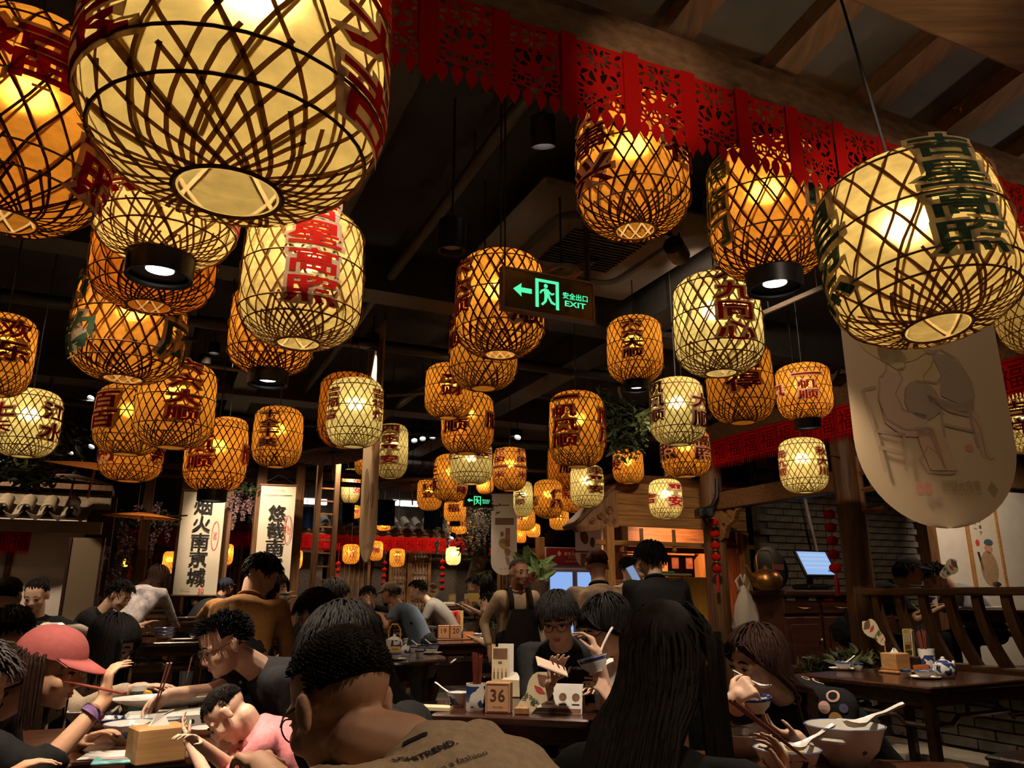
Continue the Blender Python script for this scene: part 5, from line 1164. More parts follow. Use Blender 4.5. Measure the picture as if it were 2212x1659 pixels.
def capbrim(p, m, brim=.085, back=False, tall=1.0):
    HM = p['HM']; mb = MB(); n = 22; k = 9
    for i in range(k+1):
        u = i/k; zz = .035+.092*tall*math.sin(u*PI/2); r = math.cos(u*PI/2)**.75 if u < 1 else .02
        for j in range(n): a = 2*PI*j/n; mb.v.append(V((-.012+math.cos(a)*.112*r, math.sin(a)*.092*r, zz-.02*(math.cos(a) < -.3)*(1-u))))
    for i in range(k):
        for j in range(n): mb.f.append((i*n+j, i*n+(j+1) % n, (i+1)*n+(j+1) % n, (i+1)*n+j))
    mb.v = [HM @ q for q in mb.v]; c = obj('cap', mb, m, p['th'], True, True)
    mb = MB(); n = 14
    for z in (0, .006):
        for i in range(n):
            a = -1.15+2.3*i/(n-1); ci, si = math.cos(a), math.sin(a)
            mb.v += [V((-.012+ci*.108, si*.088, .040+z)), V((-.012+ci*.108+brim*max(.15, ci)**.6*.98, si*.082, .040-.020*(ci)-.012*(1-ci)*3*0+z-.012*abs(si)))]
    for i in range(n-1):
        a, b = 2*i, 2*n+2*i; mb.f += [(a, a+1, a+3, a+2), (b+2, b+3, b+1, b), (a+1, b+1, b+3, a+3), (a, a+2, b+2, b)]
    mb.v = [HM @ q for q in mb.v]; obj('brim', mb, m, c, True, True); return c
def stripemat(name, c1, c2, pitch, duty=.5, axis=2):
    if name in MT: return MT[name]
    m = cmat(name, c1, var=.05); nt = m.node_tree; N = nt.nodes.new; L = nt.links.new; b = nt.nodes['Principled BSDF']
    tc = N('ShaderNodeTexCoord'); sx = N('ShaderNodeSeparateXYZ'); L(tc.outputs['Object'], sx.inputs[0])
    d = N('ShaderNodeMath'); d.operation = 'DIVIDE'; d.inputs[1].default_value = pitch; L(sx.outputs[axis], d.inputs[0])
    fr = N('ShaderNodeMath'); fr.operation = 'FRACT'; L(d.outputs[0], fr.inputs[0]); gt = N('ShaderNodeMath'); gt.operation = 'GREATER_THAN'; gt.inputs[1].default_value = duty; L(fr.outputs[0], gt.inputs[0])
    mx = N('ShaderNodeMix'); mx.data_type = 'RGBA'; L(gt.outputs[0], mx.inputs['Factor']); mx.inputs[6].default_value = lin(c1); mx.inputs[7].default_value = lin(c2); L(mx.outputs[2], b.inputs['Base Color']); return m
PE = {}
# nearest
PE['man'] = p = person('man with cropped hair and glasses seen from behind in a sand T-shirt', (735, 1522, 1.30), 158, head=(-20, 26, 0), arms=((560, 1650, 1.5), None), lean=.55, lowpel=.62, nko=(-.125, -.01, -.068), top='cream', hairs=('buzz', 'soft'), skin='b', wide=1.12, curl=(.5, .5), s=1.0, vox=.0055)
glasses(p)
p = PE['girl'] = person('woman with very long straight dark hair seen from behind, in black', (1446, 1432, 1.62), 58, lean=.2, lowpel=.45, head=(-4, 10, 0), arms=(None, (1700, 1715, 1.80)), top='black', hairs=('vlong', 'soft'), skin='b', curl=(.4, .75), palm=(None, ((.1, .35, .95), (-.95, .2, .1))), vox=.0055)
p = PE['polka'] = person('woman with wavy brown hair in a dark polka dot blouse, eating with a spoon', (1634, 1430, 2.72), 225, head=(-20, 13, -6), arms=((1722, 1592, 2.60), (1578, 1512, 2.44)), top='black', hairs=('longtuck', 'brown'), skin='c', sleeve='half', curl=(.55, 1.5), palm=(((-.85, -.1, .22), (.1, .1, .95)), ((.70, -.05, .50), (.3, .75, -.5))), vox=.005, side=.12)
p = PE['young'] = person('young man with thick black fringe and thin glasses looking at his phone', (1205, 1338, 3.72), 262, head=(-4, 20, 4), arms=((1300, 1500, 3.55), (1192, 1472, 3.45)), top='black', sleeve='half', hairs=('mop', 'black'), skin='c', curl=(.4, .55), palm=(None, ((.25, -.1, .9), (.2, -.9, .2))), vox=.0055); glasses(p, (.25, .2, .17))
p = PE['eater'] = person('young woman with long black hair bowed over a bowl, in a white top', (1312, 1352, 3.25), 206, head=(-14, 30, 0), lean=.22, lowpel=.5, arms=((1322, 1520, 3.0), (1292, 1420, 3.05)), top='white', hairs=('longtuck', 'black'), skin='c', curl=(.7, .9), palm=(((-.5, -.05, .8), (-.7, .3, .4)), ((-.3, .1, .9), (-.8, .2, -.2))), vox=.0055); glasses(p, (.2, .16, .13))
p = PE['boy'] = person('young man with spiky hair and glasses reaching across the fish platter, in a black T-shirt', (486, 1392, 3.25), 214, head=(4, 26, 4), arms=((600, 1585, 3.3), (352, 1502, 2.95)), top='char', hairs=('spiky', 'black'), skin='c', curl=(.4, .8), palm=(None, ((-.55, -.35, -.5), (-.1, -.6, -.8))), vox=.005, poles=(None, V((-.2, .6, -.6))), wide=1.12); glasses(p)
p = PE['child'] = person('small child with shaved sides asleep on the table edge in a pink printed shirt', (492, 1542, 2.32), 200, head=(-4, 58, 12), arms=((412, 1610, 2.28), (430, 1606, 2.15)), top='pink', hairs=('buzz', 'soft'), skin='c', s=.66, fit=.030, curl=(.4, .4), vox=.0042, lowpel=.58, wide=1.05, nko=(-.075, 0, -.05))
p = PE['cap'] = person('woman in a dusty pink baseball cap and black jacket lifting chopsticks', (108, 1440, 2.45), 12, head=(-6, 14, 0), arms=((170, 1610, 2.6), (226, 1512, 2.42)), top='black', sleeve='half', hairs=('bob', 'brown', 'hat'), skin='b', curl=(.4, .9), palm=(None, ((-.05, .1, 1), (.6, .6, .1))), vox=.0058); capbrim(p, mat('dusty_pink_cap', (.27, .058, .052), .85, var=.1, scale=60), .085)
mb = MB(); w0 = PE['cap']['AR'][1]; q = w0[2].lerp(w0[1], .14); mb.tube([q, q+(w0[1]-w0[2]).normalized()*.022], .036, 14, False); obj('wristband', mb, cmat('violet', (.22, .12, .28)), p['th'], True, True)
p = PE['bob'] = person('woman with a black bob and glasses in a beige cardigan, reaching towards the platter', (243, 1390, 3.55), -4, head=(0, 26, 0), arms=((250, 1520, 3.5), (296, 1486, 3.25)), top='cardigan', sleeve='long', hairs=('bob', 'black'), skin='c', curl=(.3, .2), palm=(None, ((.9, .1, .1), (0, 0, -1))), vox=.006); glasses(p)
p = PE['edge'] = person('person in a white top at the picture edge beside the pink cap', (-95, 1500, 1.75), 50, head=(0, 20, 0), top='white', hairs=('short', 'grey'), skin='b')
# left side
p = PE['pony'] = person('person with black tied hair seen from behind near the striped jumper', (16, 1290, 5.0), 100, head=(0, 10, 0), top='black', hairs=('tied', 'black'), skin='b', side=.05)
p = PE['stripe'] = person('woman with pulled back hair in a black and white striped jumper, looking down', (78, 1286, 6.0), 288, 'stand', head=(-6, 24, 0), arms=((128, 1352, 5.75), (100, 1350, 5.7)), top=stripemat('striped_jumper', (.55, .49, .43), (.012, .012, .012), .30, .5), sleeve='long', hairs=('tied', 'black'), skin='c', lowpel=.66, noleg=False)
p = PE['crew'] = person('man with short dark hair and a striped collar seen from behind the pink cap', (22, 1362, 4.1), 118, head=(10, 14, 0), top='black', hairs=('short', 'soft'), skin='b', collar='white')
p = PE['jacket'] = person('man in a dark jacket leaning over a dish beside the slim timber post', (258, 1286, 6.6), -8, 'stand', head=(0, 30, 0), arms=((300, 1352, 6.3), (308, 1350, 6.5)), top='black', sleeve='long', hairs=('short', 'black'), skin='c', lowpel=.78, lean=.35)
p = PE['blouse'] = person('woman in a pale mottled blouse standing with her back turned by the first scroll', (341, 1250, 7.7), 84, 'stand', head=(0, 24, 0), arms=((318, 1362, 7.9), (386, 1360, 7.9)), top='floral', sleeve='long', hairs=('bob', 'brown'), skin='b', wide=1.05)
p = PE['ochre'] = person('man in an ochre shirt standing bent over a table with his back turned', (566, 1243, 4.6), 82, 'stand', head=(-22, 34, 0), arms=((448, 1335, 4.9), (588, 1440, 4.6)), top='ochre', sleeve='long', hairs=('short', 'black'), skin='b', wide=1.22, lean=.22, poles=(V((-.9, -.2, -.5)), V((.6, -.5, -.2))), collar='ochre')
p = PE['cupper'] = person('woman raising a cup, half hidden behind the ochre shirt', (596, 1272, 6.6), -14, head=(0, 6, 0), arms=((616, 1312, 6.35), (612, 1302, 6.4)), top='brownf', hairs=('bob', 'brown'), skin='c', curl=(.9, .9), palm=(((.3, 0, .9), (.8, .1, 0)), ((.3, 0, .9), (.8, .1, 0))), base=.1)
p = PE['profile'] = person('young man with a black bowl cut looking down, behind the cropped-hair man', (682, 1322, 4.55), 196, head=(0, 28, 0), arms=(None, None), top='black', hairs=('mop', 'black'), skin='c')
p = PE['hidden'] = person('man with dark hair bent low between the bowl cut and the cropped-hair man', (740, 1408, 2.15), 150, head=(20, 40, 8), lean=.15, arms=((770, 1600, 2.3), (730, 1600, 2.1)), top='char', hairs=('mop', 'black'), skin='b', wide=1.1)
p = PE['tee'] = person('man in a black T-shirt seen from behind, reaching over his table', (724, 1284, 6.3), 52, head=(10, 12, 0), arms=(None, (792, 1322, 6.4)), top='black', hairs=('mop', 'soft'), skin='c', wide=1.25)
p = PE['facing'] = person('boy with dark hair leaning in across from the man in the flat cap', (795, 1290, 9.3), 268, head=(4, 24, 6), top='black', hairs=('short', 'black'), skin='c', base=.15, eyes=True)
p = PE['flat'] = person('man in a grey cap and blue grey shirt with a shoulder strap', (842, 1281, 8.8), 166, 'stand', head=(0, 8, 0), arms=((826, 1332, 8.5), (800, 1322, 8.6)), top='blue', hairs=('short', 'grey', 'hat'), skin='b', lowpel=.72, lean=.42, wide=1.15); capbrim(p, mat('grey_cap', (.24, .21, .17), .85), .075)
mb = MB(); q = p; a_ = q['nk']+q['l']*.12-q['f']*.05; b_ = q['Pl']-q['l']*.16+V((0, 0, .06)); mb.tube([a_-V((0, 0, .02))+V((0, -.02, .0)), a_.lerp(b_, .5)+V((0, -.19, 0)), b_+V((0, -.15, 0))], .02, 6); obj('shoulder_strap', mb, CLO['black'], p['th'], True, True)
p = PE['greytee'] = person('man in a grey T-shirt sitting alone before the dark brick', (902, 1276, 9.6), 186, head=(0, 14, 0), top='grey', hairs=('short', 'black'), skin='c', base=.18)
p = PE['menu'] = person('woman with long black hair holding a menu at the far table', (1050, 1270, 10.6), 186, head=(0, 12, 0), arms=((1030, 1300, 10.3), (1026, 1298, 10.4)), top='white', hairs=('long', 'black'), skin='c', base=.33, sleeve='half')
p = PE['menu2'] = person('person behind the raised menu at the far table', (1024, 1266, 11.0), 200, head=(0, 20, 0), top='grey', hairs=('short', 'black'), skin='c', base=.33)
p = PE['teen'] = person('boy in a dark printed T-shirt sitting beside the standing waiter', (1058, 1308, 7.9), 188, head=(0, 6, 0), top='black', hairs=('short', 'black'), skin='c', base=.05)
p = PE['waiter'] = person('elderly waiter with cropped grey hair standing in a beige top and dark apron', (1122, 1236, 6.9), 286, 'stand', head=(14, 6, 0), top='cream', sleeve='long', hairs=('buzz', 'grey'), skin='d', s=.98, collar='cream')
q = p; mb = MB(); n = 9                                              # apron with two shoulder straps
for i in range(n):
    for j in range(9):
        a = (j/8-.5)*2.1; z = .42+(q['nk'].z-.16-.42)*i/(n-1); u = (z-.42)/(q['nk'].z-.58); r = .185+.05*(1-u); hw = 1 if u < .62 else 1-.45*(u-.62)/.38
        c = V((q['H'].x, q['H'].y, z))-q['f']*.02; aa = a*hw; mb.v.append(c+q['f']*math.cos(aa)*(.155+.03*(1-u))+q['l']*math.sin(aa)*r)
for i in range(n-1):
    for j in range(8): k = i*9+j; mb.f.append((k, k+1, k+10, k+9))
ap = obj('apron', mb, CLO['apron'], q['th'], True, True)
for sg in (-1, 1):
    mb = MB(); c = q['nk']+q['l']*sg*.088*1.0; mb.tube([c+q['f']*.155-V((0, 0, .17)), c+q['f']*.135-V((0, 0, .08)), c+q['f']*.06+V((0, 0, .022)), c-q['f']*.05+V((0, 0, .01)), c-q['f']*.12-V((0, 0, .12))], .022, 6, flat=.35); obj('apron_strap', mb, CLO['apron'], ap, True, True)
p = PE['server'] = person('woman with tied auburn hair in a brown flowered tunic, seen from behind at the stall', (1290, 1222, 5.95), 92, 'stand', head=(-8, 16, 0), arms=((1225, 1370, 6.1), (1362, 1352, 6.0)), top='brownf', sleeve='half', hairs=('tied', 'red'), skin='b', wide=1.2, legs='skirt', collar='dark')
p = PE['suit'] = person('man in a black jacket standing with his back turned at the stall', (1404, 1206, 5.75), 96, 'stand', head=(34, 10, 0), arms=((1376, 1320, 5.8), (1470, 1370, 5.9)), top='black', sleeve='long', hairs=('mop', 'black'), skin='c', wide=1.15, collar='black')
mb = MB(); mb.tube([q['HM'] @ V((-.015, .086, .0)) if False else p['HM'] @ V((-.015, .088, .0)), p['HM'] @ V((.04, .072, -.03)), p['HM'] @ V((.075, .04, -.04))], .0022, 5); mb.ball(p['HM'] @ V((.075, .012, -.06)), (.03, .03, .035), 12, 8); obj('face_mask', mb, mat('mask_blue', (.32, .36, .40), .8, var=0, bump=0), p['th'], True, True)
p = PE['phoner'] = person('woman holding up a phone behind the man in the black jacket', (1386, 1226, 7.6), 252, 'stand', head=(10, 24, 0), arms=(None, (1370, 1258, 7.3)), top='black', hairs=('short', 'black'), skin='c', curl=(.4, .6), lowpel=.75)
p = PE['stallman'] = person('person in a striped top behind the stall counter', (1354, 1226, 9.6), 90, 'stand', head=(0, 0, 0), top=stripemat('fine_stripe', (.3, .27, .24), (.03, .03, .03), .03, .5), hairs=('short', 'black'), skin='c', lowpel=.8)
p = PE['gcap'] = person('man in a black cap and black T-shirt behind the railing', (1966, 1234, 7.4), -18, head=(0, 4, 0), top='black', hairs=('mop', 'black', 'hat'), skin='b', base=.35, s=1.12); capbrim(p, CLO['black'], .09)
p = PE['gbend'] = person('man in a light grey shirt bowed over the gallery table', (2022, 1246, 7.9), 200, head=(0, 48, 0), top='lightgrey', hairs=('short', 'black'), skin='b', base=.35, wide=1.1, s=1.1)
p = PE['fardark'] = person('person in black eating far behind the first scroll', (424, 1296, 11.0), 275, head=(0, 20, 0), top='black', hairs=('bob', 'black'), skin='c', base=.2)
p = PE['farhat'] = person('person in a dark blue cap far behind the ochre shirt', (488, 1268, 10.5), 60, head=(0, 0, 0), top='char', hairs=('short', 'black', 'hat'), skin='b', base=.25); capbrim(p, cmat('navy', (.025, .03, .05)), .07)
# ---------------------------------------------------------------- printing on clothes
def print_on(p, s, px, py, h, m, off=.0, rot=0.0, name='printed_lettering', wid=None, part='shirt', ext=.12):
    """lettering laid onto the cloth where the sight line to (px,py) meets it"""
    th = p['th']; so = next(o for o in th.children if o.name.split('.')[0] == part); Mw = wmat(th) @ so.matrix_local; I = Mw.inverted()
    o = V((0, 0, CAMH)); d = (W(px, py, 1)-o).normalized(); ok, loc, n, i = so.ray_cast(I @ o, I.to_3x3() @ d)
    if not ok: return
    q = Mw @ loc; n = (Mw.to_3x3() @ n).normalized()
    n = (n-d*.3).normalized(); ux = n.cross(V((0, 0, -1))).normalized()*1.0; ux = V((0, 0, 1)).cross(n).normalized(); uy = n.cross(ux); ux, uy = ux*math.cos(rot)+uy*math.sin(rot), uy*math.cos(rot)-ux*math.sin(rot)
    vs, fs, gw, gh = glyph(s, off, 8); sy = h/gh; sx = wid/gw if wid else sy; pts = []
    for x, y in vs:
        w0 = q+ux*x*sx+uy*y*sy+n*ext; k, l, nn, _ = so.ray_cast(I @ w0, I.to_3x3() @ -n)
        pts.append((Mw @ l)+n*.0025 if k and ((Mw @ l)-q).length < .3 else w0-n*(ext-.003))
    return obj(name, MB().add(pts, fs), m, so.parent, world=True)
BKP = mat('black_print', (.012, .011, .011), .8, var=0, bump=0); WHP = mat('white_print', (.6, .56, .5), .8, var=0, bump=0); RDP = mat('rust_print', (.36, .07, .05), .8, var=0, bump=0)
print_on(PE['man'], 'USHITREND.', 920, 1632, .014, BKP, .03, .6); print_on(PE['man'], '▬', 897, 1597, .010, BKP, .02, .6, 'woven_label', .04); print_on(PE['man'], 'be in a fashion', 985, 1648, .012, BKP, 0, .55)
print_on(PE['young'], '▼', 1214, 1408, .11, CLO['cream'], 0, 0, 'undershirt', .075); print_on(PE['young'], 'FLATERY', 1245, 1443, .012, WHP, .02, -.12)
for i, q in enumerate(('HEY SHADO', 'TENTISTT', 'TRANSISFO', 'GATTA')): print_on(PE['child'], q, 528, 1578+i*26, .020, RDP, .01, -.15)
print_on(PE['eater'], '▲', 1362, 1462, .07, BKP, 0, 0, 'printed_picture'); print_on(PE['eater'], '▮', 1378, 1470, .08, mat('mustard_print', (.42, .30, .06), .8), 0, 0, 'printed_picture')
print_on(PE['boy'], '●', 519, 1474, .014, WHP, 0, 0, 'printed_emblem'); print_on(PE['teen'], '▲', 1052, 1352, .06, mat('blue_print', (.06, .10, .25), .8), 0, 0, 'printed_picture')
DG_ = mat('gold_dot', (.42, .24, .04), .8, var=0, bump=0); DP_ = mat('pink_dot', (.52, .32, .26), .8, var=0, bump=0); DV_ = mat('violet_dot', (.07, .06, .12), .8, var=0, bump=0)
for q, x, y, h, m in (('○', 1767, 1472, .045, DP_), ('○', 1799, 1503, .045, DP_), ('●', 1781, 1528, .042, DP_), ('●', 1805, 1554, .046, DG_), ('●', 1754, 1531, .042, DV_), ('○', 1838, 1570, .036, DP_), ('○', 1740, 1466, .03, DP_), ('●', 1822, 1530, .03, DV_), ('●', 1765, 1570, .04, DG_), ('○', 1720, 1510, .04, DP_)): print_on(PE['polka'], q, x, y, h, m, .02 if q == '○' else 0, 0, 'printed_dot')
# ---------------------------------------------------------------- table ware
def porc(name, z0, z1, amt=.56, sc=26, blue=(.03, .05, .16), white=(.72, .69, .63)):
    if name in MT: return MT[name]
    m = mat(name, white, .22, var=0, bump=0, spec=.5); nt = m.node_tree; N = nt.nodes.new; L = nt.links.new; b = nt.nodes['Principled BSDF']
    tc = N('ShaderNodeTexCoord'); sx = N('ShaderNodeSeparateXYZ'); L(tc.outputs['Object'], sx.inputs[0]); nz = N('ShaderNodeTexNoise'); nz.inputs['Scale'].default_value = sc; nz.inputs['Detail'].default_value = 1.5; L(tc.outputs['Object'], nz.inputs['Vector'])
    g = N('ShaderNodeMath'); g.operation = 'GREATER_THAN'; g.inputs[1].default_value = amt; L(nz.outputs['Fac'], g.inputs[0])
    a = N('ShaderNodeMath'); a.operation = 'GREATER_THAN'; a.inputs[1].default_value = z0; L(sx.outputs[2], a.inputs[0]); c = N('ShaderNodeMath'); c.operation = 'LESS_THAN'; c.inputs[1].default_value = z1; L(sx.outputs[2], c.inputs[0])
    m1 = N('ShaderNodeMath'); m1.operation = 'MULTIPLY'; L(a.outputs[0], m1.inputs[0]); L(c.outputs[0], m1.inputs[1]); m2 = N('ShaderNodeMath'); m2.operation = 'MULTIPLY'; L(m1.outputs[0], m2.inputs[0]); L(g.outputs[0], m2.inputs[1])
    mx = N('ShaderNodeMix'); mx.data_type = 'RGBA'; L(m2.outputs[0], mx.inputs['Factor']); mx.inputs[6].default_value = lin(white); mx.inputs[7].default_value = lin(blue); L(mx.outputs[2], b.inputs['Base Color']); return m
PW = mat('white_porcelain', (.74, .70, .64), .2, var=0, bump=0, spec=.5); PBL = porc('blue_flower_porcelain', .012, .05); PB2 = porc('blue_rim_porcelain', .040, .052, .35); PBT = porc('blue_painted_pot', .02, .11, .50, 20)
BLUE = mat('blue_rim', (.04, .07, .20), .25, var=0, bump=0)
def on(px, py, z=.75): q = Wz(px, py, z); return V((q.x, q.y, z))
def bowl(p, label, r=.058, h=.052, m=None, food=None, spoon=None, plate=0, group=None, name='bowl'):
    p = V(p); z = 0
    if plate:
        q = thing('saucer', 'white saucer under '+label[:label.index(' on')] if False else 'saucer below the '+' '.join(label.replace('bowl on a saucer', 'bowl').split()[:12]), 'plate', p, 0, 'white saucers on the tables'); mb = MB(); mb.lathe([(.0005, .002), (plate*.6, .002), (plate*.95, .012), (plate, .014), (plate*.96, .009), (plate*.6, 0), (.0005, 0)], 24); obj('dish', mb, PW, q, 'auto'); z = .0045
    t = thing(name, label, name, p+V((0, 0, z)), R.uniform(0, 6), group)
    mb = MB(); mb.lathe([(.0005, .002), (r*.45, .0), (r*.48, .006), (r*.8, h*.42), (r*.97, h*.9), (r*1.03, h), (r*.97, h), (r*.90, h*.85), (r*.72, h*.42), (r*.4, .012), (.0005, .010)], 26); obj('bowl_body', mb, m or PB2, t, 'auto')
    mb = MB(); mb.tube([(math.cos(2*PI*i/24)*r*1.005, math.sin(2*PI*i/24)*r*1.005, h) for i in range(24)], .0018, 4, closed=True); obj('rim', mb, BLUE if m is not PW else PW, t)
    if food: mb = MB(); mb.lathe([(r*.86, h*.72), (r*.5, h*.76), (.0005, h*.78)], 20); obj('contents', mb, food, t, True)
    if spoon is not None: soup_spoon(p+V((math.cos(spoon)*r*.55, math.sin(spoon)*r*.55, z+h*.92)), spoon, 'white spoon in the '+' '.join(label.replace('with spoon', '').replace('with a spoon', '').split()[:12]))
    return t
def soup_spoon(p, a, label, el=.5, k=1.0):
    t = thing('soup_spoon', label, 'spoon', p, a, 'white soup spoons'); mb = MB(); pts = []; n = 9
    # bowl of the spoon then the handle, a shaped shell
    st = [(-.045, .006, .002), (-.038, .015, .0), (-.025, .021, -.002), (-.008, .020, -.001), (.006, .012, .004), (.02, .0075, .010), (.045, .0065, .022*el*2), (.07, .007, .036*el*2), (.085, .0085, .043*el*2), (.09, .005, .045*el*2)]
    for x, w_, z in st:
        for j in range(5): u = j/2-1; mb.v.append(V((x*k, u*w_*k, (z-(1-u*u)*min(w_*.55, .009))*k)))
    for i in range(len(st)-1):
        for j in range(4): mb.f.append((i*5+j, i*5+j+1, i*5+5+j+1, i*5+5+j))
    o = len(mb.v); mb.v += [q-V((0, 0, .0025*k)) for q in mb.v[:o]]; mb.f += [tuple(o+i for i in f[::-1]) for f in mb.f[:]]
    obj('spoon_body', mb, PW, t, True); return t
def cup(p, label, r=.034, h=.05, m=None, group='small blue and white cups'):
    t = thing('tea_cup', label, 'cup', p, 0, group); mb = MB(); mb.lathe([(.0005, .002), (r*.6, 0), (r*.85, h*.4), (r, h), (r*.93, h), (r*.78, h*.4), (.0005, .008)], 20); obj('cup_body', mb, m or PB2, t, 'auto'); mb = MB(); mb.tube([(math.cos(2*PI*i/18)*r, math.sin(2*PI*i/18)*r, h) for i in range(18)], .0015, 4, closed=True); obj('rim', mb, BLUE, t); return t
CHS = mat('red_brown_chopstick', (.16, .035, .022), .4, var=.2)
def chop_pot(p, label, r=.042, h=.115, n=12, m=None, ln=.235, sp=1.0, sq=False):
    t = thing('chopstick_pot', label, 'pot', p, .3); mb = MB()
    mb.lathe([(.0005, .002), (r*.9, 0), (r, .01), (r*.97, h*.5), (r, h), (r*.9, h), (r*.87, .02), (.0005, .012)], 4 if sq else 24); obj('pot_body', mb, m or PBT, t, 'auto'); rn = random.Random(int(p[0]*100))
    for k in range(n):
        a = rn.uniform(0, 2*PI); q = rn.uniform(0, .62)*r; x, y = math.cos(a)*q, math.sin(a)*q; dx, dy = x*sp*.9+rn.uniform(-.01, .01), y*sp*.9+rn.uniform(-.01, .01); L = ln*rn.uniform(.93, 1.02)
        c = thing('chopsticks', 'red brown chopstick standing in the '+label, 'chopstick', V(p)+V((0, 0, .014)), 0, 'chopsticks standing in pots') if False else None
        mb = MB(); mb.tube([(x*.6, y*.6, .016), (x+dx, y+dy, .016+L)], [.003, .0042], 4); obj('chopstick', mb, CHS, t)
    return t
def tissue_box(p, rot, label, w=.13, d=.13, h=.10, m=None):
    t = thing('tissue_box', label, 'box', p, rot); mb = MB(); mb.box((0, 0, h/2), (w, d, h), None, .005); obj('box_body', mb, m or wood('light_box_wood', (.42, .23, .09), .5, 0, .2), t)
    mb = MB(); mb.add([(-.03, -.01, h), (.03, -.012, h), (.032, .012, h), (-.028, .012, h), (-.012, -.004, h+.035), (.018, 0, h+.028), (.006, .008, h+.03)], [(0, 1, 5, 4), (1, 2, 5), (2, 3, 6, 5), (3, 0, 4, 6), (4, 5, 6)]); obj('tissue', mb, mat('tissue_paper', (.75, .72, .68), .9, var=0), t); return t
def num_sign(p, rot, s, label, k=1.0, col=(.62, .34, .18)):
    t = thing('number_block', label, 'sign', p, rot); mb = MB(); mb.box((0, .03*k, .062*k), (.11*k, .06*k, .124*k), None, .004); obj('block', mb, wood('sign_wood', (.34, .17, .07), .5, 2, .2), t)
    fc = MB(); fc.box((0, -.0015, .062*k), (.106*k, .003, .118*k)); obj('face', fc, mat('peach_card', col, .7, var=.05), t)
    BR = mat('brown_ink_flat', (.12, .035, .02), .7, var=0, bump=0); Mw = wmat(t); o = Mw @ V((0, -.0032, .072*k)); x = Mw.to_3x3() @ V((1, 0, 0)); text(t, s, o, x, (0, 0, 1), .05*k, BR, .01, 'number', .0005)
    for zz in (.008, .116):
        mb = MB(); mb.box((0, -.0035, zz*k), (.094*k, .001, .0012)); obj('frame_line', mb, BR, t)
    for xx in (-.047, .047):
        mb = MB(); mb.box((xx*k, -.0035, .062*k), (.0012, .001, .108*k)); obj('frame_line', mb, BR, t)
    text(t, '南京大牌档', Mw @ V((0, -.0032, .025*k)), x, (0, 0, 1), .008*k, BR, .0, 'small_print', .0005); return t
def card(p, rot, w, h, label, m, tilt=0.0, prints=(), name='menu_card', th=.004, cat='menu'):
    t = thing(name, label, cat, p, rot); TMx = M.Rotation(tilt, 4, 'X'); mb = MB(); mb.box((0, 0, h/2), (w, th, h), TMx, .001); obj('card', mb, m, t)
    for (x, z, pw, ph, c) in prints:
        mb = MB()
        if ph < 0: mb.lathe([(pw/2, 0), (.0005, 0)], 14, (0, 0, 0), TMx @ M.Translation((x, -th/2-.0006, z)) @ M.Rotation(PI/2, 4, 'X'))
        else: mb.box((x, -th/2-.0004, z), (pw, .0006, ph), TMx)
        obj('print', mb, c, t)
    return t
CREAM = mat('cream_card', (.62, .52, .34), .7, var=.08, scale=12); YEL = mat('yellow_card', (.55, .42, .12), .7, var=.1, scale=10); WHC = mat('white_card', (.66, .62, .58), .6, var=.03); BRP = mat('brown_print_ink', (.16, .08, .045), .8, var=.3); REP = mat('red_print_ink', (.45, .05, .04), .8, var=.1); GRP = mat('dark_green_ink', (.05, .07, .03), .8, var=0); BLP = mat('black_print_ink', (.02, .02, .022), .8, var=0); ORG = mat('orange_card', (.50, .13, .02), .7, var=.1)
def cutsign(p, rot, label, k=1.0, tilt=0.0, word='好吃', roll=0.0, stick=.10):
    """cloud-shaped illustrated menu sign on a small holder"""
    t = thing('shaped_menu_sign', label, 'sign', p, rot); pts = []
    for i in range(30):
        a = 2*PI*i/30; r = 1+.16*math.sin(a*3+.5)+.10*math.sin(a*5); pts.append((math.cos(a)*.042*k*r*(1.0), math.sin(a)*.085*k*r+.085*k))
    T2 = M.Translation((0, 0, stick*k)) @ M.Rotation(roll, 4, 'Y') @ M.Rotation(tilt, 4, 'X') @ M.Rotation(PI/2, 4, 'X'); mb = MB().prism(pts, .003, T2); obj('card', mb, CREAM, t)
    for (x, z, w_, h_, c) in ((0, .135, .06, .035, BRP), (.004, .10, .045, .018, REP), (0, .02, .04, .004, REP)):
        mb = MB(); q = [(x*k+math.cos(a)*w_*k/2*(1+.2*math.sin(3*a)), z*k+math.sin(a)*h_*k/2*(1+.2*math.cos(4*a))) for a in [2*PI*i/14 for i in range(14)]]; mb.prism(q, .0006, T2 @ M.Translation((0, 0, .003))); obj('print', mb, c, t)
    Mw = wmat(t) @ T2; text(t, word, Mw @ V((0, .055*k, .0036)), Mw.to_3x3() @ V((1, 0, 0)), Mw.to_3x3() @ V((0, 1, 0)), .03*k, GRP, .02)
    mb = MB(); mb.tube([(0, 0, .02), (0, 0, stick*k+.01)], .004*k, 6); mb.box((0, 0, .012*k), (.05*k, .05*k, .024*k), None, .004); obj('holder', mb, wood('sign_wood', (.34, .17, .07), .5, 2, .2), t); return t
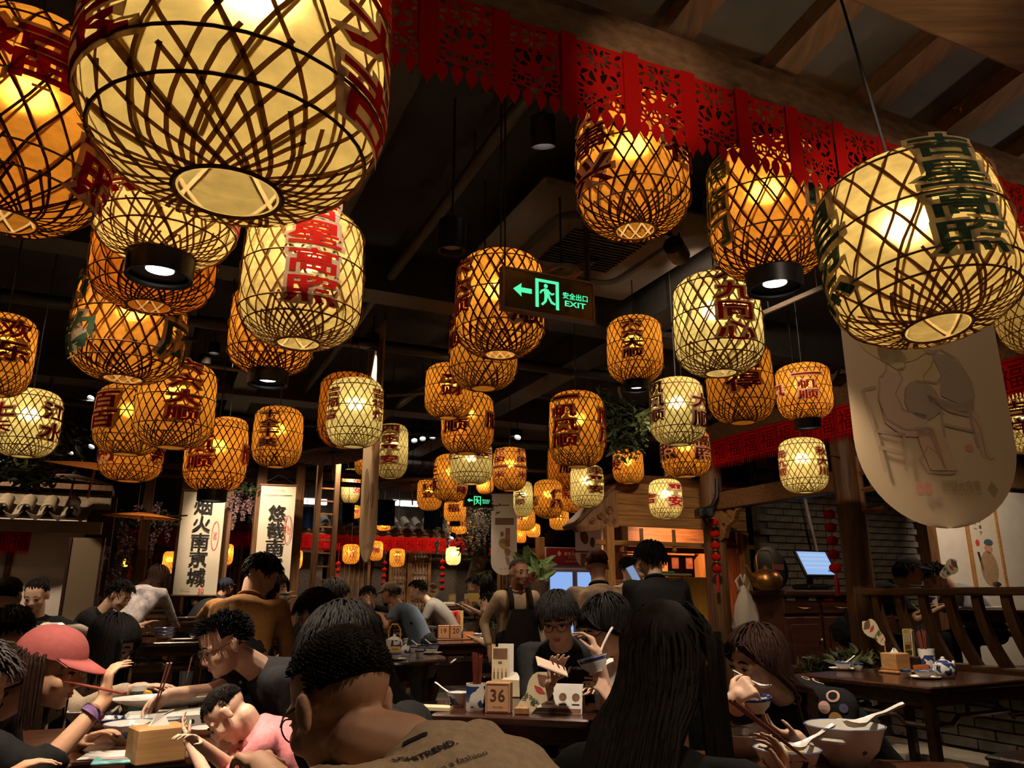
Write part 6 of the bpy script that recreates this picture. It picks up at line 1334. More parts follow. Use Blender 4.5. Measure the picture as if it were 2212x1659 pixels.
def menu_stand(p, rot, label, w=.25, h=.13, d=.10):
    t = thing('menu_stand', label, 'menu', p, rot)
    for s in (-1, 1):
        T2 = M.Translation((0, s*d/2, 0)) @ M.Rotation(s*.33, 4, 'X'); mb = MB(); mb.box((0, 0, h/2), (w, .003, h), T2); pn = obj('panel', mb, WHC, t)
        if s < 0:
            for k in range(4):
                mb = MB(); mb.lathe([(.018, 0), (.0005, 0)], 12, (0, 0, 0), T2 @ M.Translation((-.09+k*.06, -.0022, h*.55)) @ M.Rotation(PI/2, 4, 'X')); obj('print', mb, BRP, pn); mb = MB(); mb.box((-.09+k*.06, -.002, h*.30), (.035, .0006, .006), T2); obj('print', mb, REP if k == 1 else BLP, pn)
            mb = MB(); mb.box((0, -.002, h*.09), (w*.96, .0006, h*.14), T2); obj('print', mb, BRP, pn)
    return t
RT = {'t36': (.75,), }
# table numbered thirty six
z = .75
num_sign(on(1075, 1541, z), R16+.10, '36', 'peach number block reading thirty six on the dark table', 1.05)
chop_pot(on(1028, 1537, z), 'blue and white chopstick pot beside the number thirty six', .046, .12, 14, None, .235, .3)
bowl(on(990, 1527, z), 'blue flowered bowl with a cover beside the chopstick pot of table thirty six', .055, .065, PBL); soup_spoon(on(986, 1526, z)+V((-.035, .01, .060)), 2.6, 'white spoon handle showing behind the chopstick pot of table thirty six')
card(on(1080, 1500, z)+V((0, 0, .05)), R16, .095, .19, 'tall cream menu card with bottles behind the number thirty six', CREAM, -.03, [(0, .155, .08, .055, BRP), (0, .11, .02, .012, BRP)]+[(-.033+k*.022, .045, .008, .035, BRP) for k in range(4)]+[(-.033+k*.022, .07, .004, .02, REP) for k in range(4)])
card(on(1092, 1494, z)+V((0, 0, .04)), R16, .09, .21, 'plain pale card standing behind the bottle menu card', WHC, -.03)
cutsign(on(1128, 1542, z), R16+.1, 'tilted cloud-shaped menu sign leaning beside the number thirty six', 1.25, -.15, '好吃', .62, .0)
menu_stand(on(1205, 1537, z), R16, 'white tent menu with dish photographs on table thirty six', .24, .125)
bowl(on(1238, 1497, z), 'white bowl with spoon in front of the young man with the phone', .062, .055, PB2, None, 2.7)
nk_ = thing('paper_napkin', 'crumpled white napkins at the edge of table thirty six', 'napkin', on(1290, 1505, z), .4); rn = random.Random(5); mb = MB(); n = 9
for i in range(n):
    for j in range(6): mb.v.append(V((-.10+i*.025, -.05+j*.02, .004+.02*rn.random()*(1 if 0 < i < 8 else .2))))
for i in range(n-1):
    for j in range(5): k = i*6+j; mb.f.append((k, k+6, k+7, k+1))
obj('napkin_sheet', mb, mat('tissue_paper', (.75, .72, .68), .9, var=0), nk_, 'auto')
tissue_box(on(1110, 1505, z), R16, 'low pale napkin holder behind the cloud-shaped sign', .12, .08, .09, CREAM)
bx_ = thing('paper_sleeve', 'folded pale paper lying at the corner of table thirty six', 'paper', on(925, 1535, z), R16+.3); mb = MB(); mb.box((0, 0, .012), (.20, .07, .022), M.Rotation(.04, 4, 'Y'), .004); obj('sleeve', mb, CREAM, bx_)
hb_ = cutsign(Wz(1298, 1655, .46), -.2, 'cream menu sign hanging low beside the very long hair', 1.6, -.1, '好', .0, .0); hb_.location = V((.36, 3.02, .47)); stool('dark stool carrying the low cream menu sign', (.36, 3.02), R16, .22, .46, .22)
# fish platter table
pl = thing('fish_platter', 'long white oval platter with the remains of a steamed fish', 'plate', on(358, 1570, z)+V((0, 0, .075)), .50)
mb = MB(); pr = [(.0005, .004), (.6, .004), (.9, .022), (1, .03), (.97, .034), (.88, .026), (.58, .012), (.0005, .010)]; mb.lathe(pr, 36); mb.v = [V((p.x*.215, p.y*.095, p.z*1.25)) for p in mb.v]; obj('platter', mb, PW, pl, 'auto')
FISH = mat('fish_flesh', (.62, .46, .34), .5, var=.35, scale=40); BROTH = mat('pale_broth', (.55, .42, .26), .12, var=.1)
mb = MB(); mb.lathe([(.75, .016), (.0005, .017)], 30); mb.v = [V((p.x*.21, p.y*.09, p.z)) for p in mb.v]; obj('sauce', mb, BROTH, pl, True)
rn = random.Random(11)
for k in range(12): mb = MB(); mb.ball((rn.uniform(-.15, .15), rn.uniform(-.04, .04), .024), (rn.uniform(.014, .032), rn.uniform(.009, .02), .012), 9, 6); obj('fish_piece', mb, FISH, pl, True)
mb = MB(); mb.tube([(.02, .0, .03), (.08, .01, .04), (.15, .015, .045), (.19, .02, .06)], [.012, .016, .012, .02], 8, flat=.5); obj('fish_tail', mb, mat('fish_skin', (.30, .24, .16), .4, var=.4, scale=30), pl, True)
wr = thing('dish_warmer', 'white perforated warmer box under the fish platter', 'warmer', on(372, 1580, z), .50); mb = MB(); mb.box((0, 0, .0375), (.34, .14, .075), None, .012); obj('warmer_box', mb, PW, wr)
for k in range(8): mb = MB(); mb.lathe([(.009, 0), (.0005, 0)], 10, (0, 0, 0), M.Translation((-.14+k*.04, -.0706, .04)) @ M.Rotation(PI/2, 4, 'X')); obj('vent_hole', mb, BLP, wr)
bowl(on(277, 1606, z), 'blue flowered soup bowl with a spoon behind the wooden tissue box', .088, .068, PBL, BROTH, .3); cup(on(373, 1588, z)+V((.02, -.10, 0)), 'white cup with a violet band in front of the fish platter', .042, .07)
tissue_box(on(334, 1644, z), .72, 'wooden tissue box in front of the flowered soup bowl', .15, .115, .105)
ph = thing('phone', 'turquoise phone lying beside the wooden tissue box', 'phone', on(258, 1648, z), .35); mb = MB(); mb.box((0, 0, .007), (.155, .08, .013), None, .008); obj('phone_case', mb, mat('turquoise_case', (.14, .42, .42), .4), ph); mb = MB(); mb.box((.005, 0, .0145), (.11, .03, .002)); obj('pink_strip', mb, mat('pink_strip', (.6, .3, .3), .5), ph)
sd = thing('napkin_sheet', 'white paper napkin under the turquoise phone edge', 'napkin', on(237, 1632, z), .2); mb = MB(); mb.box((0, 0, .0025), (.16, .14, .003), None, .001); obj('sheet', mb, WHC, sd)
bt = thing('spray_bottle', 'green bottle with a yellow and white spray head behind the platter', 'bottle', on(292, 1562, z)); mb = MB(); mb.lathe([(.0005, 0), (.032, 0), (.034, .01), (.034, .075), (.015, .10), (.013, .11)], 18); obj('bottle_body', mb, mat('dark_green_plastic', (.02, .07, .035), .3), bt, 'auto'); mb = MB(); mb.lathe([(.0005, .148), (.026, .146), (.03, .125), (.018, .11)], 14); obj('bottle_cap', mb, PW, bt, 'auto'); mb = MB(); mb.tube([(.0, 0, .118), (.045, 0, .112), (.065, 0, .085)], [.016, .014, .007], 8); obj('trigger', mb, mat('yellow_plastic', (.60, .36, .03), .4), bt, 'auto')
bowl(on(165, 1562, z), 'small white bowl in front of the beige cardigan', .045, .045, PW); soup_spoon(on(236, 1556, z)+V((0, 0, .03)), 1.1, 'white spoon standing between cap woman and platter', 1.0, 1.2)
bowl(on(224, 1575, z), 'blue flowered dish beside the raised wristband', .075, .04, PBL, FISH); bowl(on(440, 1590, z), 'white side dish at the end of the fish platter', .05, .03, PW)
gl_ = thing('glass_tumbler', 'clear tumbler with a pink straw behind the fish platter', 'glass', on(398, 1503, z)); GLA = mat('clear_glass', (.8, .78, .75), .05, trans=.95, var=0, bump=0); mb = MB(); mb.lathe([(.0005, .004), (.030, .004), (.036, .12), (.034, .12), (.028, .008), (.0005, .008)], 18); obj('tumbler', mb, GLA, gl_, 'auto'); mb = MB(); mb.tube([(-.005, 0, .01), (.012, 0, .15), (.018, 0, .19)], .003, 6); obj('straw', mb, mat('pink_straw', (.6, .3, .28), .5), gl_)
cutsign(on(430, 1490, z), .3, 'white flower-shaped sign on a stick beside the boy with spiky hair', .85, 0, '鱼', .1, .2)
# soup table in the corner
big = on(1833, 1652, z); tu_ = bowl(big, 'big white tureen with two small handles on the corner table', .118, .115, porc('tureen_porcelain', .02, .075, .62, 14, (.06, .12, .07)), BROTH, None, 0, None, 'tureen')
for s in (-1, 1): mb = MB(); mb.tube([(s*.105, -.03, .08), (s*.14, -.025, .085), (s*.14, .025, .085), (s*.105, .03, .08)], .008, 6); obj('handle', mb, PW, tu_, 'auto')
soup_spoon(big+V((.075, .02, .125)), .15, 'large white ladle resting on the big tureen', .35, 1.6)
b1 = on(1705, 1672, z); bowl(b1, 'blue rimmed bowl of yellow soup on the corner table', .095, .07, PBL, mat('yellow_soup', (.62, .42, .12), .15, var=.1)); soup_spoon(b1+V((.055, .02, .078)), .35, 'white ladle resting on the yellow soup', .4, 1.4)
bowl(on(1608, 1632, z), 'white bowl of red crayfish beside the very long hair', .092, .07, PW, mat('red_food', (.45, .05, .02), .3, var=.5, scale=30)); 
vp = thing('vegetable_plate', 'plate of green vegetables between soup and tureen', 'plate', on(1752, 1622, z)); mb = MB(); mb.lathe([(.0005, .002), (.07, .002), (.10, .018), (.105, .02), (.07, .009), (.0005, .008)], 26); obj('dish', mb, porc('rim_plate', .014, .03, .3), vp, 'auto')
for k in range(9): mb = MB(); mb.ball((rn.uniform(-.04, .04), rn.uniform(-.04, .04), .016), (.022, .012, .008), 8, 5, M.Rotation(rn.uniform(0, 3), 3, 'Z')); obj('leaf_vegetable', mb, mat('green_vegetable', (.22, .38, .07), .4, var=.3), vp, True)
def pair(p0, p1, label, w=.006):
    t = thing('chopsticks', label, 'chopsticks', p0); d = (V(p1)-V(p0)); s = d.cross(V((0, 0, 1))).normalized()
    for k in (-1, 1): mb = MB(); mb.tube([V(p0)+s*k*.006, V(p1)+s*k*.003], [.0042, .0022], 5); obj('chopstick', mb, CHS, t, world=True)
pair(W(1582, 1515, 1.86), W(1742, 1640, 2.1), 'chopsticks held over the soup by the very long haired woman')
pair(W(366, 1432, 2.86), W(328, 1552, 2.95), 'chopsticks dipping into the fish platter from the boy')
pair(W(270, 1498, 2.35), W(130, 1470, 2.40), 'chopsticks raised to the mouth of the cap woman')
# held things
def held_bowl(p, label, r=.06, h=.055, tilt=(0, 0), m=None): t = bowl(p, label, r, h, m); t.rotation_euler = (tilt[0], tilt[1], 0); return t
held_bowl(W(1637, 1540, 2.56), 'small blue rimmed bowl held up by the polka dot woman', .052, .05, (.05, -.08)); t_ = soup_spoon(W(1638, 1478, 2.50), 2.6, 'white spoon at the lips of the polka dot woman', .5, .9)
held_bowl(W(1288, 1452, 3.0), 'tilted porcelain bowl lifted by the woman in white', .060, .058, (-.1, -.25)); t_ = soup_spoon(W(1282, 1428, 3.03), .5, 'white spoon lifted from the tilted bowl', 1.3, 1.1)
ph = thing('phone', 'pale phone held by the young man with the fringe', 'phone', W(1192, 1440, 3.40)); ph.rotation_euler = (.5, .35, .3); mb = MB(); mb.box((0, 0, 0), (.15, .075, .009), None, .005); obj('phone_case', mb, mat('pale_phone', (.62, .48, .38), .4, var=0), ph)
ph = thing('phone', 'phone with a lit blue back held up behind the black jacket', 'phone', W(1368, 1240, 7.25)); ph.rotation_euler = (PI/2-.3, -.4, .2); mb = MB(); mb.box((0, 0, 0), (.08, .16, .009), None, .005); obj('phone_case', mb, mat('phone_blue', (.25, .33, .5), .3, var=0), ph); mb = MB(); mb.box((0, 0, .005), (.07, .15, .001)); obj('phone_screen', mb, emat('phone_glow', (.3, .42, .7), .7), ph)
cup(W(613, 1297, 6.32), 'white cup raised by the woman behind the ochre shirt', .04, .055); held_bowl(W(613, 1312, 6.34), 'small dish held under the raised cup', .05, .03)
card(W(1027, 1300, 10.2), PHI+.3, .20, .12, 'open menu held up at the far table', YEL, -.4); tp = thing('white_packet', 'white packet held by the woman in stripes', 'packet', W(112, 1358, 5.65)); mb = MB(); mb.box((0, 0, .02), (.14, .1, .045), None, .015); obj('packet', mb, PW, tp)
# tea set table by the railing
tr = thing('wooden_tray', 'small wooden tray under the pale tissue box', 'tray', on(1955, 1452, z), .5); mb = MB(); mb.box((0, 0, .008), (.36, .15, .016), None, .005); obj('tray_board', mb, WDL, tr)
tissue_box(on(1948, 1452, z)+V((-.03, .01, .017)), .5, 'pale wooden tissue box on the tray of the tea set table', .15, .12, .11)
card(on(1984, 1456, z)+V((0, -.07, .0)), .45, .13, .065, 'orange number card leaning on the pale tissue box', ORG, -.25, [(-.02, .035, .03, .012, BRP), (.025, .032, .02, .01, BRP)], 'number_card', .02)
chop_pot(on(2016, 1452, z)+V((0, .06, 0)), 'blue and white vase holding chopsticks on the tea set table', .055, .15, 12, PBT, .26, .5)
bw_ = thing('card_holder', 'brown wooden holder of menu cards on the tea set table', 'holder', on(1978, 1452, z)+V((0, .05, 0)), .5); mb = MB(); mb.box((0, 0, .05), (.12, .08, .10), None, .006); obj('holder_box', mb, WDD, bw_)
cutsign(on(1944, 1452, z)+V((-.06, .05, .0)), .3, 'cloud-shaped sign tilted over the tea set table', 1.3, 0, '好味', -.85, .15)
card(on(1976, 1452, z)+V((0, .05, .085)), .5, .10, .20, 'printed menu card standing in the brown holder', YEL, .05, [(0, .14, .08, .06, CREAM), (-.01, .08, .06, .03, BRP), (.03, .12, .01, .1, REP), (0, .04, .07, .03, GRP)]); card(on(1982, 1452, z)+V((.02, .06, .085)), .9, .07, .19, 'second card fanned behind the printed menu card', CREAM, .05)
bowl(on(1822, 1447, z), 'white bowl with spoon on a saucer at the far side of the tea set table', .06, .05, PB2, None, .4, .10); cup(on(1855, 1450, z), 'cup beside the saucer at the far side of the tea set table', .036, .052)
bowl(on(1998, 1466, z), 'bowl on a saucer before the teapot', .058, .045, PB2, None, None, .095); cup(on(1958, 1465, z), 'cup before the orange number card', .036, .052)
def teapot(p, rot, label, k=1.0, hoop=False):
    t = thing('teapot', label, 'teapot', p, rot); mb = MB(); mb.lathe([(.0005, 0), (.045*k, 0), (.062*k, .02*k), (.066*k, .05*k), (.052*k, .085*k), (.034*k, .092*k), (.03*k, .098*k), (.012*k, .104*k), (.011*k, .116*k), (.0005, .12*k)], 22); obj('pot_body', mb, PBT, t, 'auto'); mb = MB(); mb.tube([(.055*k, 0, .035*k), (.085*k, 0, .055*k), (.10*k, 0, .092*k)], [.014*k, .010*k, .007*k], 8); obj('spout', mb, PW, t, 'auto')
    mb = MB()
    if hoop: mb.tube([(-.045*k, 0, .085*k), (-.045*k, 0, .15*k), (-.02*k, 0, .185*k), (.02*k, 0, .185*k), (.045*k, 0, .15*k), (.045*k, 0, .085*k)], .006*k, 6)
    else: mb.tube([(-.055*k, 0, .075*k), (-.09*k, 0, .075*k), (-.095*k, 0, .04*k), (-.06*k, 0, .025*k)], .007*k, 6)
    obj('pot_handle', mb, mat('cane_handle', (.55, .30, .08), .5) if hoop else PW, t, 'auto'); return t
teapot(on(2042, 1465, z), .5, 'white teapot with a short spout on the tea set table', 1.1)
# round table
chop_pot(on(846, 1395, z), 'pot crowded with red brown chopsticks on the round table', .05, .12, 20, WDD, .24, 1.6); teapot(on(851, 1408, z), -.3, 'white teapot with a cane hoop handle on the round table', 1.35, True)
vs_ = thing('wine_flask', 'white porcelain flask with a narrow neck beside the cane-handled teapot', 'flask', on(875, 1416, z)); mb = MB(); mb.lathe([(.0005, 0), (.04, 0), (.05, .03), (.042, .07), (.018, .105), (.016, .125), (.028, .145), (.024, .145), (.012, .12)], 20); obj('flask_body', mb, PBT, vs_, 'auto')
for i, (x, y, k, l) in enumerate([(892, 1409, 0, 'cup at the back of the round table'), (906, 1419, 0, 'cup in front of the stacked bowls of the round table'), (908, 1404, 1, 'bowl with spoon behind the cups of the round table'), (932, 1412, 2, 'bowl on a saucer near the rim of the round table'), (937, 1402, 1, 'bowl with spoon at the far rim of the round table'), (852, 1426, 2, 'bowl on a saucer holding a card in front of the cane-handled teapot'), (812, 1424, 2, 'bowl on a saucer beside the white cards of the round table')]):
    if k: bowl(on(x, y, z), l, .062, .05, PB2, None, 2.5 if k == 1 else None, .10 if k == 2 else 0)
    else: cup(on(x, y, z), l, .042, .062)
for x, y, r, l, c in [(808, 1424, .2, 'white tent card leaning on the round table', WHC), (826, 1428, -.5, 'white pennant-shaped card on the round table', WHC), (852, 1420, .3, 'yellow printed card lying on the bowl of the round table', YEL)]: card(on(x, y, z)+V((0, .02, .04)), r, .10, .13 if c is WHC else .05, l, c, -.35, [(0, .08 if c is WHC else .03, .05, .006, REP), (0, .06 if c is WHC else .02, .06, .004, BRP)])
nb = thing('folded_napkin', 'fan of cream napkin standing on the round table', 'napkin', on(815, 1405, z)+V((0, 0, .02))); mb = MB(); n = 9
for i in range(n): a = -.5+i*.2; mb.v += [V((0, .008*(i % 2), 0)), V((math.sin(a)*.10, .02*(i % 2), math.cos(a)*.10))]
for i in range(n-1): mb.f.append((2*i, 2*i+1, 2*i+3, 2*i+2))
obj('napkin_fan', mb, CREAM, nb)
# tables nineteen, twenty and five
zz = .75
def at20(px, a=0): q = W(px, 1383, 9.35); return V((q.x, q.y+a, zz))
tq = thing('wooden_tray', 'long wooden tray under the numbers nineteen and twenty', 'tray', at20(984, .0), PHI); mb = MB(); mb.box((0, 0, .008), (.62, .2, .016), None, .005); obj('tray_board', mb, WDX, tq)
num_sign(at20(959, -.05)+V((0, 0, .017)), PHI*.5, '19', 'number block reading nineteen on the long wooden tray', 1.25); num_sign(at20(985, -.05)+V((0, 0, .017)), PHI*.5, '20', 'number block reading twenty on the long wooden tray', 1.25); card(at20(1012)+V((0, 0, .017)), .2, .13, .08, 'orange card at the end of the long wooden tray', ORG, -.2, [(0, .04, .05, .02, CREAM)])
for px, c, l in ((966, YEL, 'yellow menu card behind the number nineteen'), (990, YEL, 'yellow menu card behind the number twenty'), (957, REP, 'red and white card behind the number nineteen')): card(at20(px, .12), .1, .10, .34, l, c, 0, [(0, .25, .07, .08, CREAM), (0, .1, .06, .1, WHC)])
rk = thing('red_hook_sign', 'red curved sign standing between the two number blocks', 'sign', at20(978, .1)); mb = MB(); mb.tube([(-.02, 0, 0), (-.03, 0, .22), (0, 0, .32), (.04, 0, .33), (.06, 0, .25), (.03, 0, .12)], .028, 8, flat=.3); obj('sign_body', mb, REP, rk, 'auto')
chop_pot(at20(944, .25), 'square pot of chopsticks at the far side of table nineteen', .05, .12, 14, WDD, .27, .6)
bxm = thing('menu_box', 'white menu box with dish photographs at the end of the long table', 'box', at20(928, .3), PHI*.3); mb = MB(); mb.box((0, 0, .075), (.26, .1, .15), None, .006); obj('box_body', mb, WHC, bxm)
for k in range(4): mb = MB(); mb.lathe([(.022, 0), (.0005, 0)], 10, (0, 0, 0), M.Translation((-.09+k*.06, -.0515, .10)) @ M.Rotation(PI/2, 4, 'X')); obj('print', mb, BRP, bxm)
mb = MB(); mb.box((0, -.0515, .035), (.25, .001, .03)); obj('print', mb, YEL, bxm)
cutsign(at20(914, .5), .1, 'cream cloud-shaped sign on a stick above the menu box', 1.7, 0, '好', .25, .24)
bowl(at20(921, .45), 'white bowl behind the menu box', .06, .05); bowl(at20(1028, .2), 'white bowl with spoon past the orange card', .075, .06, PB2, None, .5, .11); bowl(at20(1016, .5), 'white bowl at the back of table twenty', .075, .06); bowl(at20(1052, .0), 'white bowl on a saucer before the dark printed T-shirt', .07, .055, PB2, None, None, .11)
def at5(px, a=0): q = W(px, 1312, 11.9); return V((q.x, q.y+a, 1.10))
num_sign(at5(1013, -.2), PHI*.5, '5', 'number block reading five on the far raised table', 1.1); card(at5(976), .1, .12, .2, 'yellow menu card on the far raised table', YEL, 0, [(0, .14, .08, .06, CREAM)]); card(at5(1009, .1), .1, .10, .2, 'tall menu card behind the number five', CREAM, 0, [(0, .06, .07, .06, REP)])
for px, l in ((968, 'first'), (980, 'middle'), (990, 'last')): bowl(at5(px, -.1 if l == 'middle' else .05), l+' of the three white bowls on the far raised table', .065, .06)
bx2 = thing('tissue_pack', 'white tissue pack on the far raised table', 'packet', at5(972, -.25)); mb = MB(); mb.box((0, 0, .04), (.2, .1, .08), None, .025); obj('pack', mb, PW, bx2); cup(at5(999, 0), 'white cup beside the number five', .05, .09)
def atp(px, py, t, z_): q = W(px, py, t); return V((q.x, q.y, z_))
tissue_box(atp(801, 1318, 9.9, .95), .4, 'wooden tissue box before the man in the flat cap', .14, .12, .12); tissue_box(atp(886, 1308, 10.8, 1.0), .4, 'wooden tissue box before the man in the grey T-shirt', .16, .12, .10)
cg = thing('glass_of_cola', 'tall glass of cola with a white top on the table of the flat cap', 'glass', atp(775, 1310, 9.7, .95)); mb = MB(); mb.lathe([(.0005, .004), (.04, .004), (.052, .16), (.0005, .16)], 16); obj('cola', mb, mat('cola_red', (.10, .02, .012), .1, var=0), cg, 'auto'); mb = MB(); mb.lathe([(.053, .16), (.055, .20), (.0005, .20)], 16); obj('foam_top', mb, PW, cg, 'auto')
card(atp(772, 1335, 7.8, .86), .3, .12, .09, 'patterned tissue packet on the table of the black T-shirt', porc('printed_packet', -1, 1, .52, 40), -.2, (), 'tissue_packet', .04, 'packet')
for k, (dx, l) in enumerate(((0, 'bottom'), (.0, 'second'), (0, 'top'))): bowl(atp(355, 1366, 6.9, .88)+V((dx, 0, .028*k)), l+' of the white bowls stacked at the pavilion table', .085, .05, PB2)
pl2 = thing('plate', 'flat white plate under the stacked bowls side', 'plate', atp(372, 1368, 6.85, .88)+V((.12, 0, 0))); mb = MB(); mb.lathe([(.0005, .002), (.08, .002), (.12, .016), (.08, .010), (.0005, .01)], 22); obj('dish', mb, PW, pl2, 'auto'); bowl(atp(430, 1352, 6.9, .88), 'white bowl behind the ochre elbow', .07, .05); bowl(atp(398, 1322, 9.2, .98), 'white dish on the far table behind the blouse woman', .09, .04, PW, mat('green_vegetable', (.22, .38, .07), .4)); bowl(atp(415, 1318, 9.3, .98), 'white dish beside the ochre sleeve', .08, .04, PW, FISH)
# gallery table
def atg(px, t, z_=1.14): q = W(px, 1300, t*1.2); return V((q.x, q.y, z_))
num_sign(atg(2062, 6.6), .3, '23', 'number block reading twenty three behind the balusters', 1.4); chop_pot(atg(2015, 6.4), 'pot of chopsticks behind the railing', .045, .12, 10, PBT, .235, .6); cutsign(atg(2042, 6.2)+V((0, 0, .0)), .2, 'cream cloud-shaped sign above the railing', 1.5, 0, '好吃', .9, .20)
for px, l, w_ in ((2105, 'white paper sheet near the number twenty three', .26), (2150, 'white menu sheet at the end of the gallery table', .3), (1925, 'white plate edge behind the first balusters', .2)): t = thing('paper_sheet', l, 'paper', atg(px, 6.5), .4); mb = MB(); mb.box((0, 0, .01), (w_, .18, .018), None, .004); obj('sheet', mb, WHC, t)
bowl(atg(2085, 6.7), 'glass bowl beside the number twenty three', .06, .06, PW)
# ---------------------------------------------------------------- signs, banners, parasols, plants
GRN = emat('exit_green', (.10, .95, .42), 1.05)
def exit_sign(label, p, w, k=1.0, hang=3.62):
    h = w*.42; t = thing('exit_sign', label, 'sign', p, PHI); mb = MB(); mb.box((w/2, .012, 0), (w, .03, h), None, .004); obj('board', mb, mat('sign_black', (.006, .008, .008), .3, var=0, bump=0), t)
    for (x, z, a, b) in ((w/2, h/2, w+.012, .008), (w/2, -h/2, w+.012, .008), (0, 0, .008, h), (w, 0, .008, h)): mb = MB(); mb.box((x, .012, z), (a, .036, b)); obj('frame', mb, mat('sign_frame', (.20, .15, .11), .4, .6, var=.1, bump=0), t)
    y = -.0045; T2 = M.Translation((0, y, 0)) @ M.Rotation(PI/2, 4, 'X')
    def poly(n, pts): mb = MB().prism([(px*w, pz*w) for px, pz in pts], .001, T2); obj(n, mb, GRN, t)
    poly('arrow', [(.10, 0), (.19, .07), (.185, .025), (.30, .025), (.30, -.025), (.185, -.025), (.19, -.07)])
    for q in ([(.34, .15), (.60, .15), (.60, .12), (.34, .12)], [(.34, .12), (.375, .12), (.375, -.15), (.34, -.15)], [(.565, .12), (.60, .12), (.60, -.15), (.565, -.15)]): poly('door_frame', q)
    poly('runner_head', [(.455+.022*math.cos(a), .085+.022*math.sin(a)) for a in [2*PI*i/12 for i in range(12)]])
    for q in ([(.44, .06), (.485, .05), (.50, -.02), (.47, -.035), (.435, .0)], [(.44, .055), (.40, .035), (.385, .0), (.40, -.005), (.415, .02), (.445, .03)], [(.48, .045), (.52, .015), (.545, .025), (.55, .01), (.52, -.005), (.48, .02)], [(.47, -.02), (.50, -.025), (.525, -.07), (.56, -.085), (.555, -.105), (.51, -.092), (.485, -.05)], [(.44, .0), (.475, -.03), (.46, -.085), (.42, -.125), (.40, -.112), (.435, -.075)]): poly('runner', q)
    Mw = wmat(t); text(t, '安全出口', Mw @ V((w*.785, y, .022*w)), A, (0, 0, 1), .072*w, GRN, .02, 'lettering', .001); text(t, 'EXIT', Mw @ V((w*.785, y, -.062*w)), A, (0, 0, 1), .058*w, GRN, .02, 'lettering', .001, w*.24)
    for x in (.012, w-.012): mb = MB(); mb.tube([(x, .012, h/2), (x, .012, hang-p.z)], .004, 5); obj('hanging_cord', mb, CORD, t)
    return t
exit_sign('near green exit sign with an arrow and running figure', W(1087, 620, 3.0), .405)
exit_sign('far green exit sign beside the far banner', W(1003, 1080, 9.2), .355)
t = thing('steel_rod', 'black steel rod dropping from the canopy to the near exit sign', 'rod', (0, 0, 0)); q = W(1272, 600, 3.25); mb = MB(); mb.tube([V((q.x, q.y+.05, q.z)), V((q.x, q.y+.05, 3.62))], .012, 8); obj('rod_body', mb, BLACKM, t, world=True)
SCR = cloth('scroll_cloth', (.56, .48, .36), .15); INKB = mat('black_brush_ink', (.012, .011, .010), .9, var=0, bump=0); REDI = mat('red_seal_ink', (.55, .05, .05), .9, var=0, bump=0); FAI = mat('faint_brown_ink', (.30, .22, .15), .9, var=0, bump=0)
def scroll(label, p, w, h, s, head=False):
    t = thing('scroll_banner', label, 'banner', p, PHI*.6); n = 14; mb = MB()
    for i in range(n+1):
        for j in range(5): mb.v.append(V((-w/2+w*j/4, .010*math.sin(i*.9+j*.8), -h*i/n)))
    for i in range(n):
        for j in range(4): k = i*5+j; mb.f.append((k, k+1, k+6, k+5))
    obj('scroll_cloth', mb, SCR, t, True)
    for z in (0, -h): mb = MB(); mb.tube([(-w/2-.02, 0, z), (w/2+.02, 0, z)], .012, 8); obj('scroll_rod', mb, WD, t, 'auto')
    mb = MB(); mb.tube([(-w/2, 0, .01), (0, 0, .14), (w/2, 0, .01)], .003, 4); obj('hanging_cord', mb, CORD, t)
    Mw = wmat(t); x = Mw.to_3x3() @ V((1, 0, 0)); z0 = .28 if head else .12
    for i, c in enumerate(s):
        vs, fs, gw, gh = glyph(c, 0.0); mb = MB()
        for dx, dz in ((0, 0), (.028, .0), (-.028, .0), (0, .028), (0, -.028)): mb.add([(a*.22/gw+dx*.2, -.026-.0002*(dx+dz), -z0-.1-i*.228+b*.20/gh+dz*.2) for a, b in vs], fs)
        obj('character', mb, INKB, t)
    if head: text(t, '南京大牌档', Mw @ V((0, -.014, -.07)), x, (0, 0, 1), .03, FAI); mb = MB(); mb.box((0, -.013, -.14), (w*.8, .001, .006)); obj('rule', mb, INKB, t)
    mb = MB(); mb.tube([(w*.34+math.cos(a)*.045, -.016, -.60+math.sin(a)*.19) for a in [2*PI*i/20 for i in range(20)]], .004, 4, closed=True, flat=.5); obj('seal', mb, REDI, t)
    text(t, '美食', Mw @ V((w*.34, -.016, -.60)), V((0, 0, -1)), x, .05, REDI, 0, 'seal_lettering', .001)
    text(t, '30', Mw @ V((w*.14, -.022, -h+.06)), x, (0, 0, 1), .06, REDI, .03); text(t, '南京大牌档', Mw @ V((-w*.22, -.016, -h+.08)), x, (0, 0, 1), .022, FAI); return t
scroll('first pale scroll lettered smoke and fire of the city', W(444, 1060, 10.5), .54, 1.38, '烟火南京城'); scroll('second pale scroll with a printed heading behind the ochre shirt', W(603, 1048, 10.6), .46, 1.55, '悠哉南京城', True)
FILM = cloth('banner_film', (.60, .44, .27), .45); PENCIL = cloth('pencil_grey', (.40, .27, .16), .4); WASH = cloth('ochre_wash', (.60, .43, .20), .45); WASHB = cloth('brown_wash', (.42, .30, .20), .45); SKW = cloth('skin_wash', (.58, .38, .24), .4); PINKW = cloth('dress_wash', (.55, .38, .27), .4); WASHG = cloth('shorts_wash', (.36, .26, .16), .4); PINKS = cloth('pink_seal', (.62, .24, .18), .4)
FILM2 = cloth('white_banner_film', (.62, .55, .48), .35)
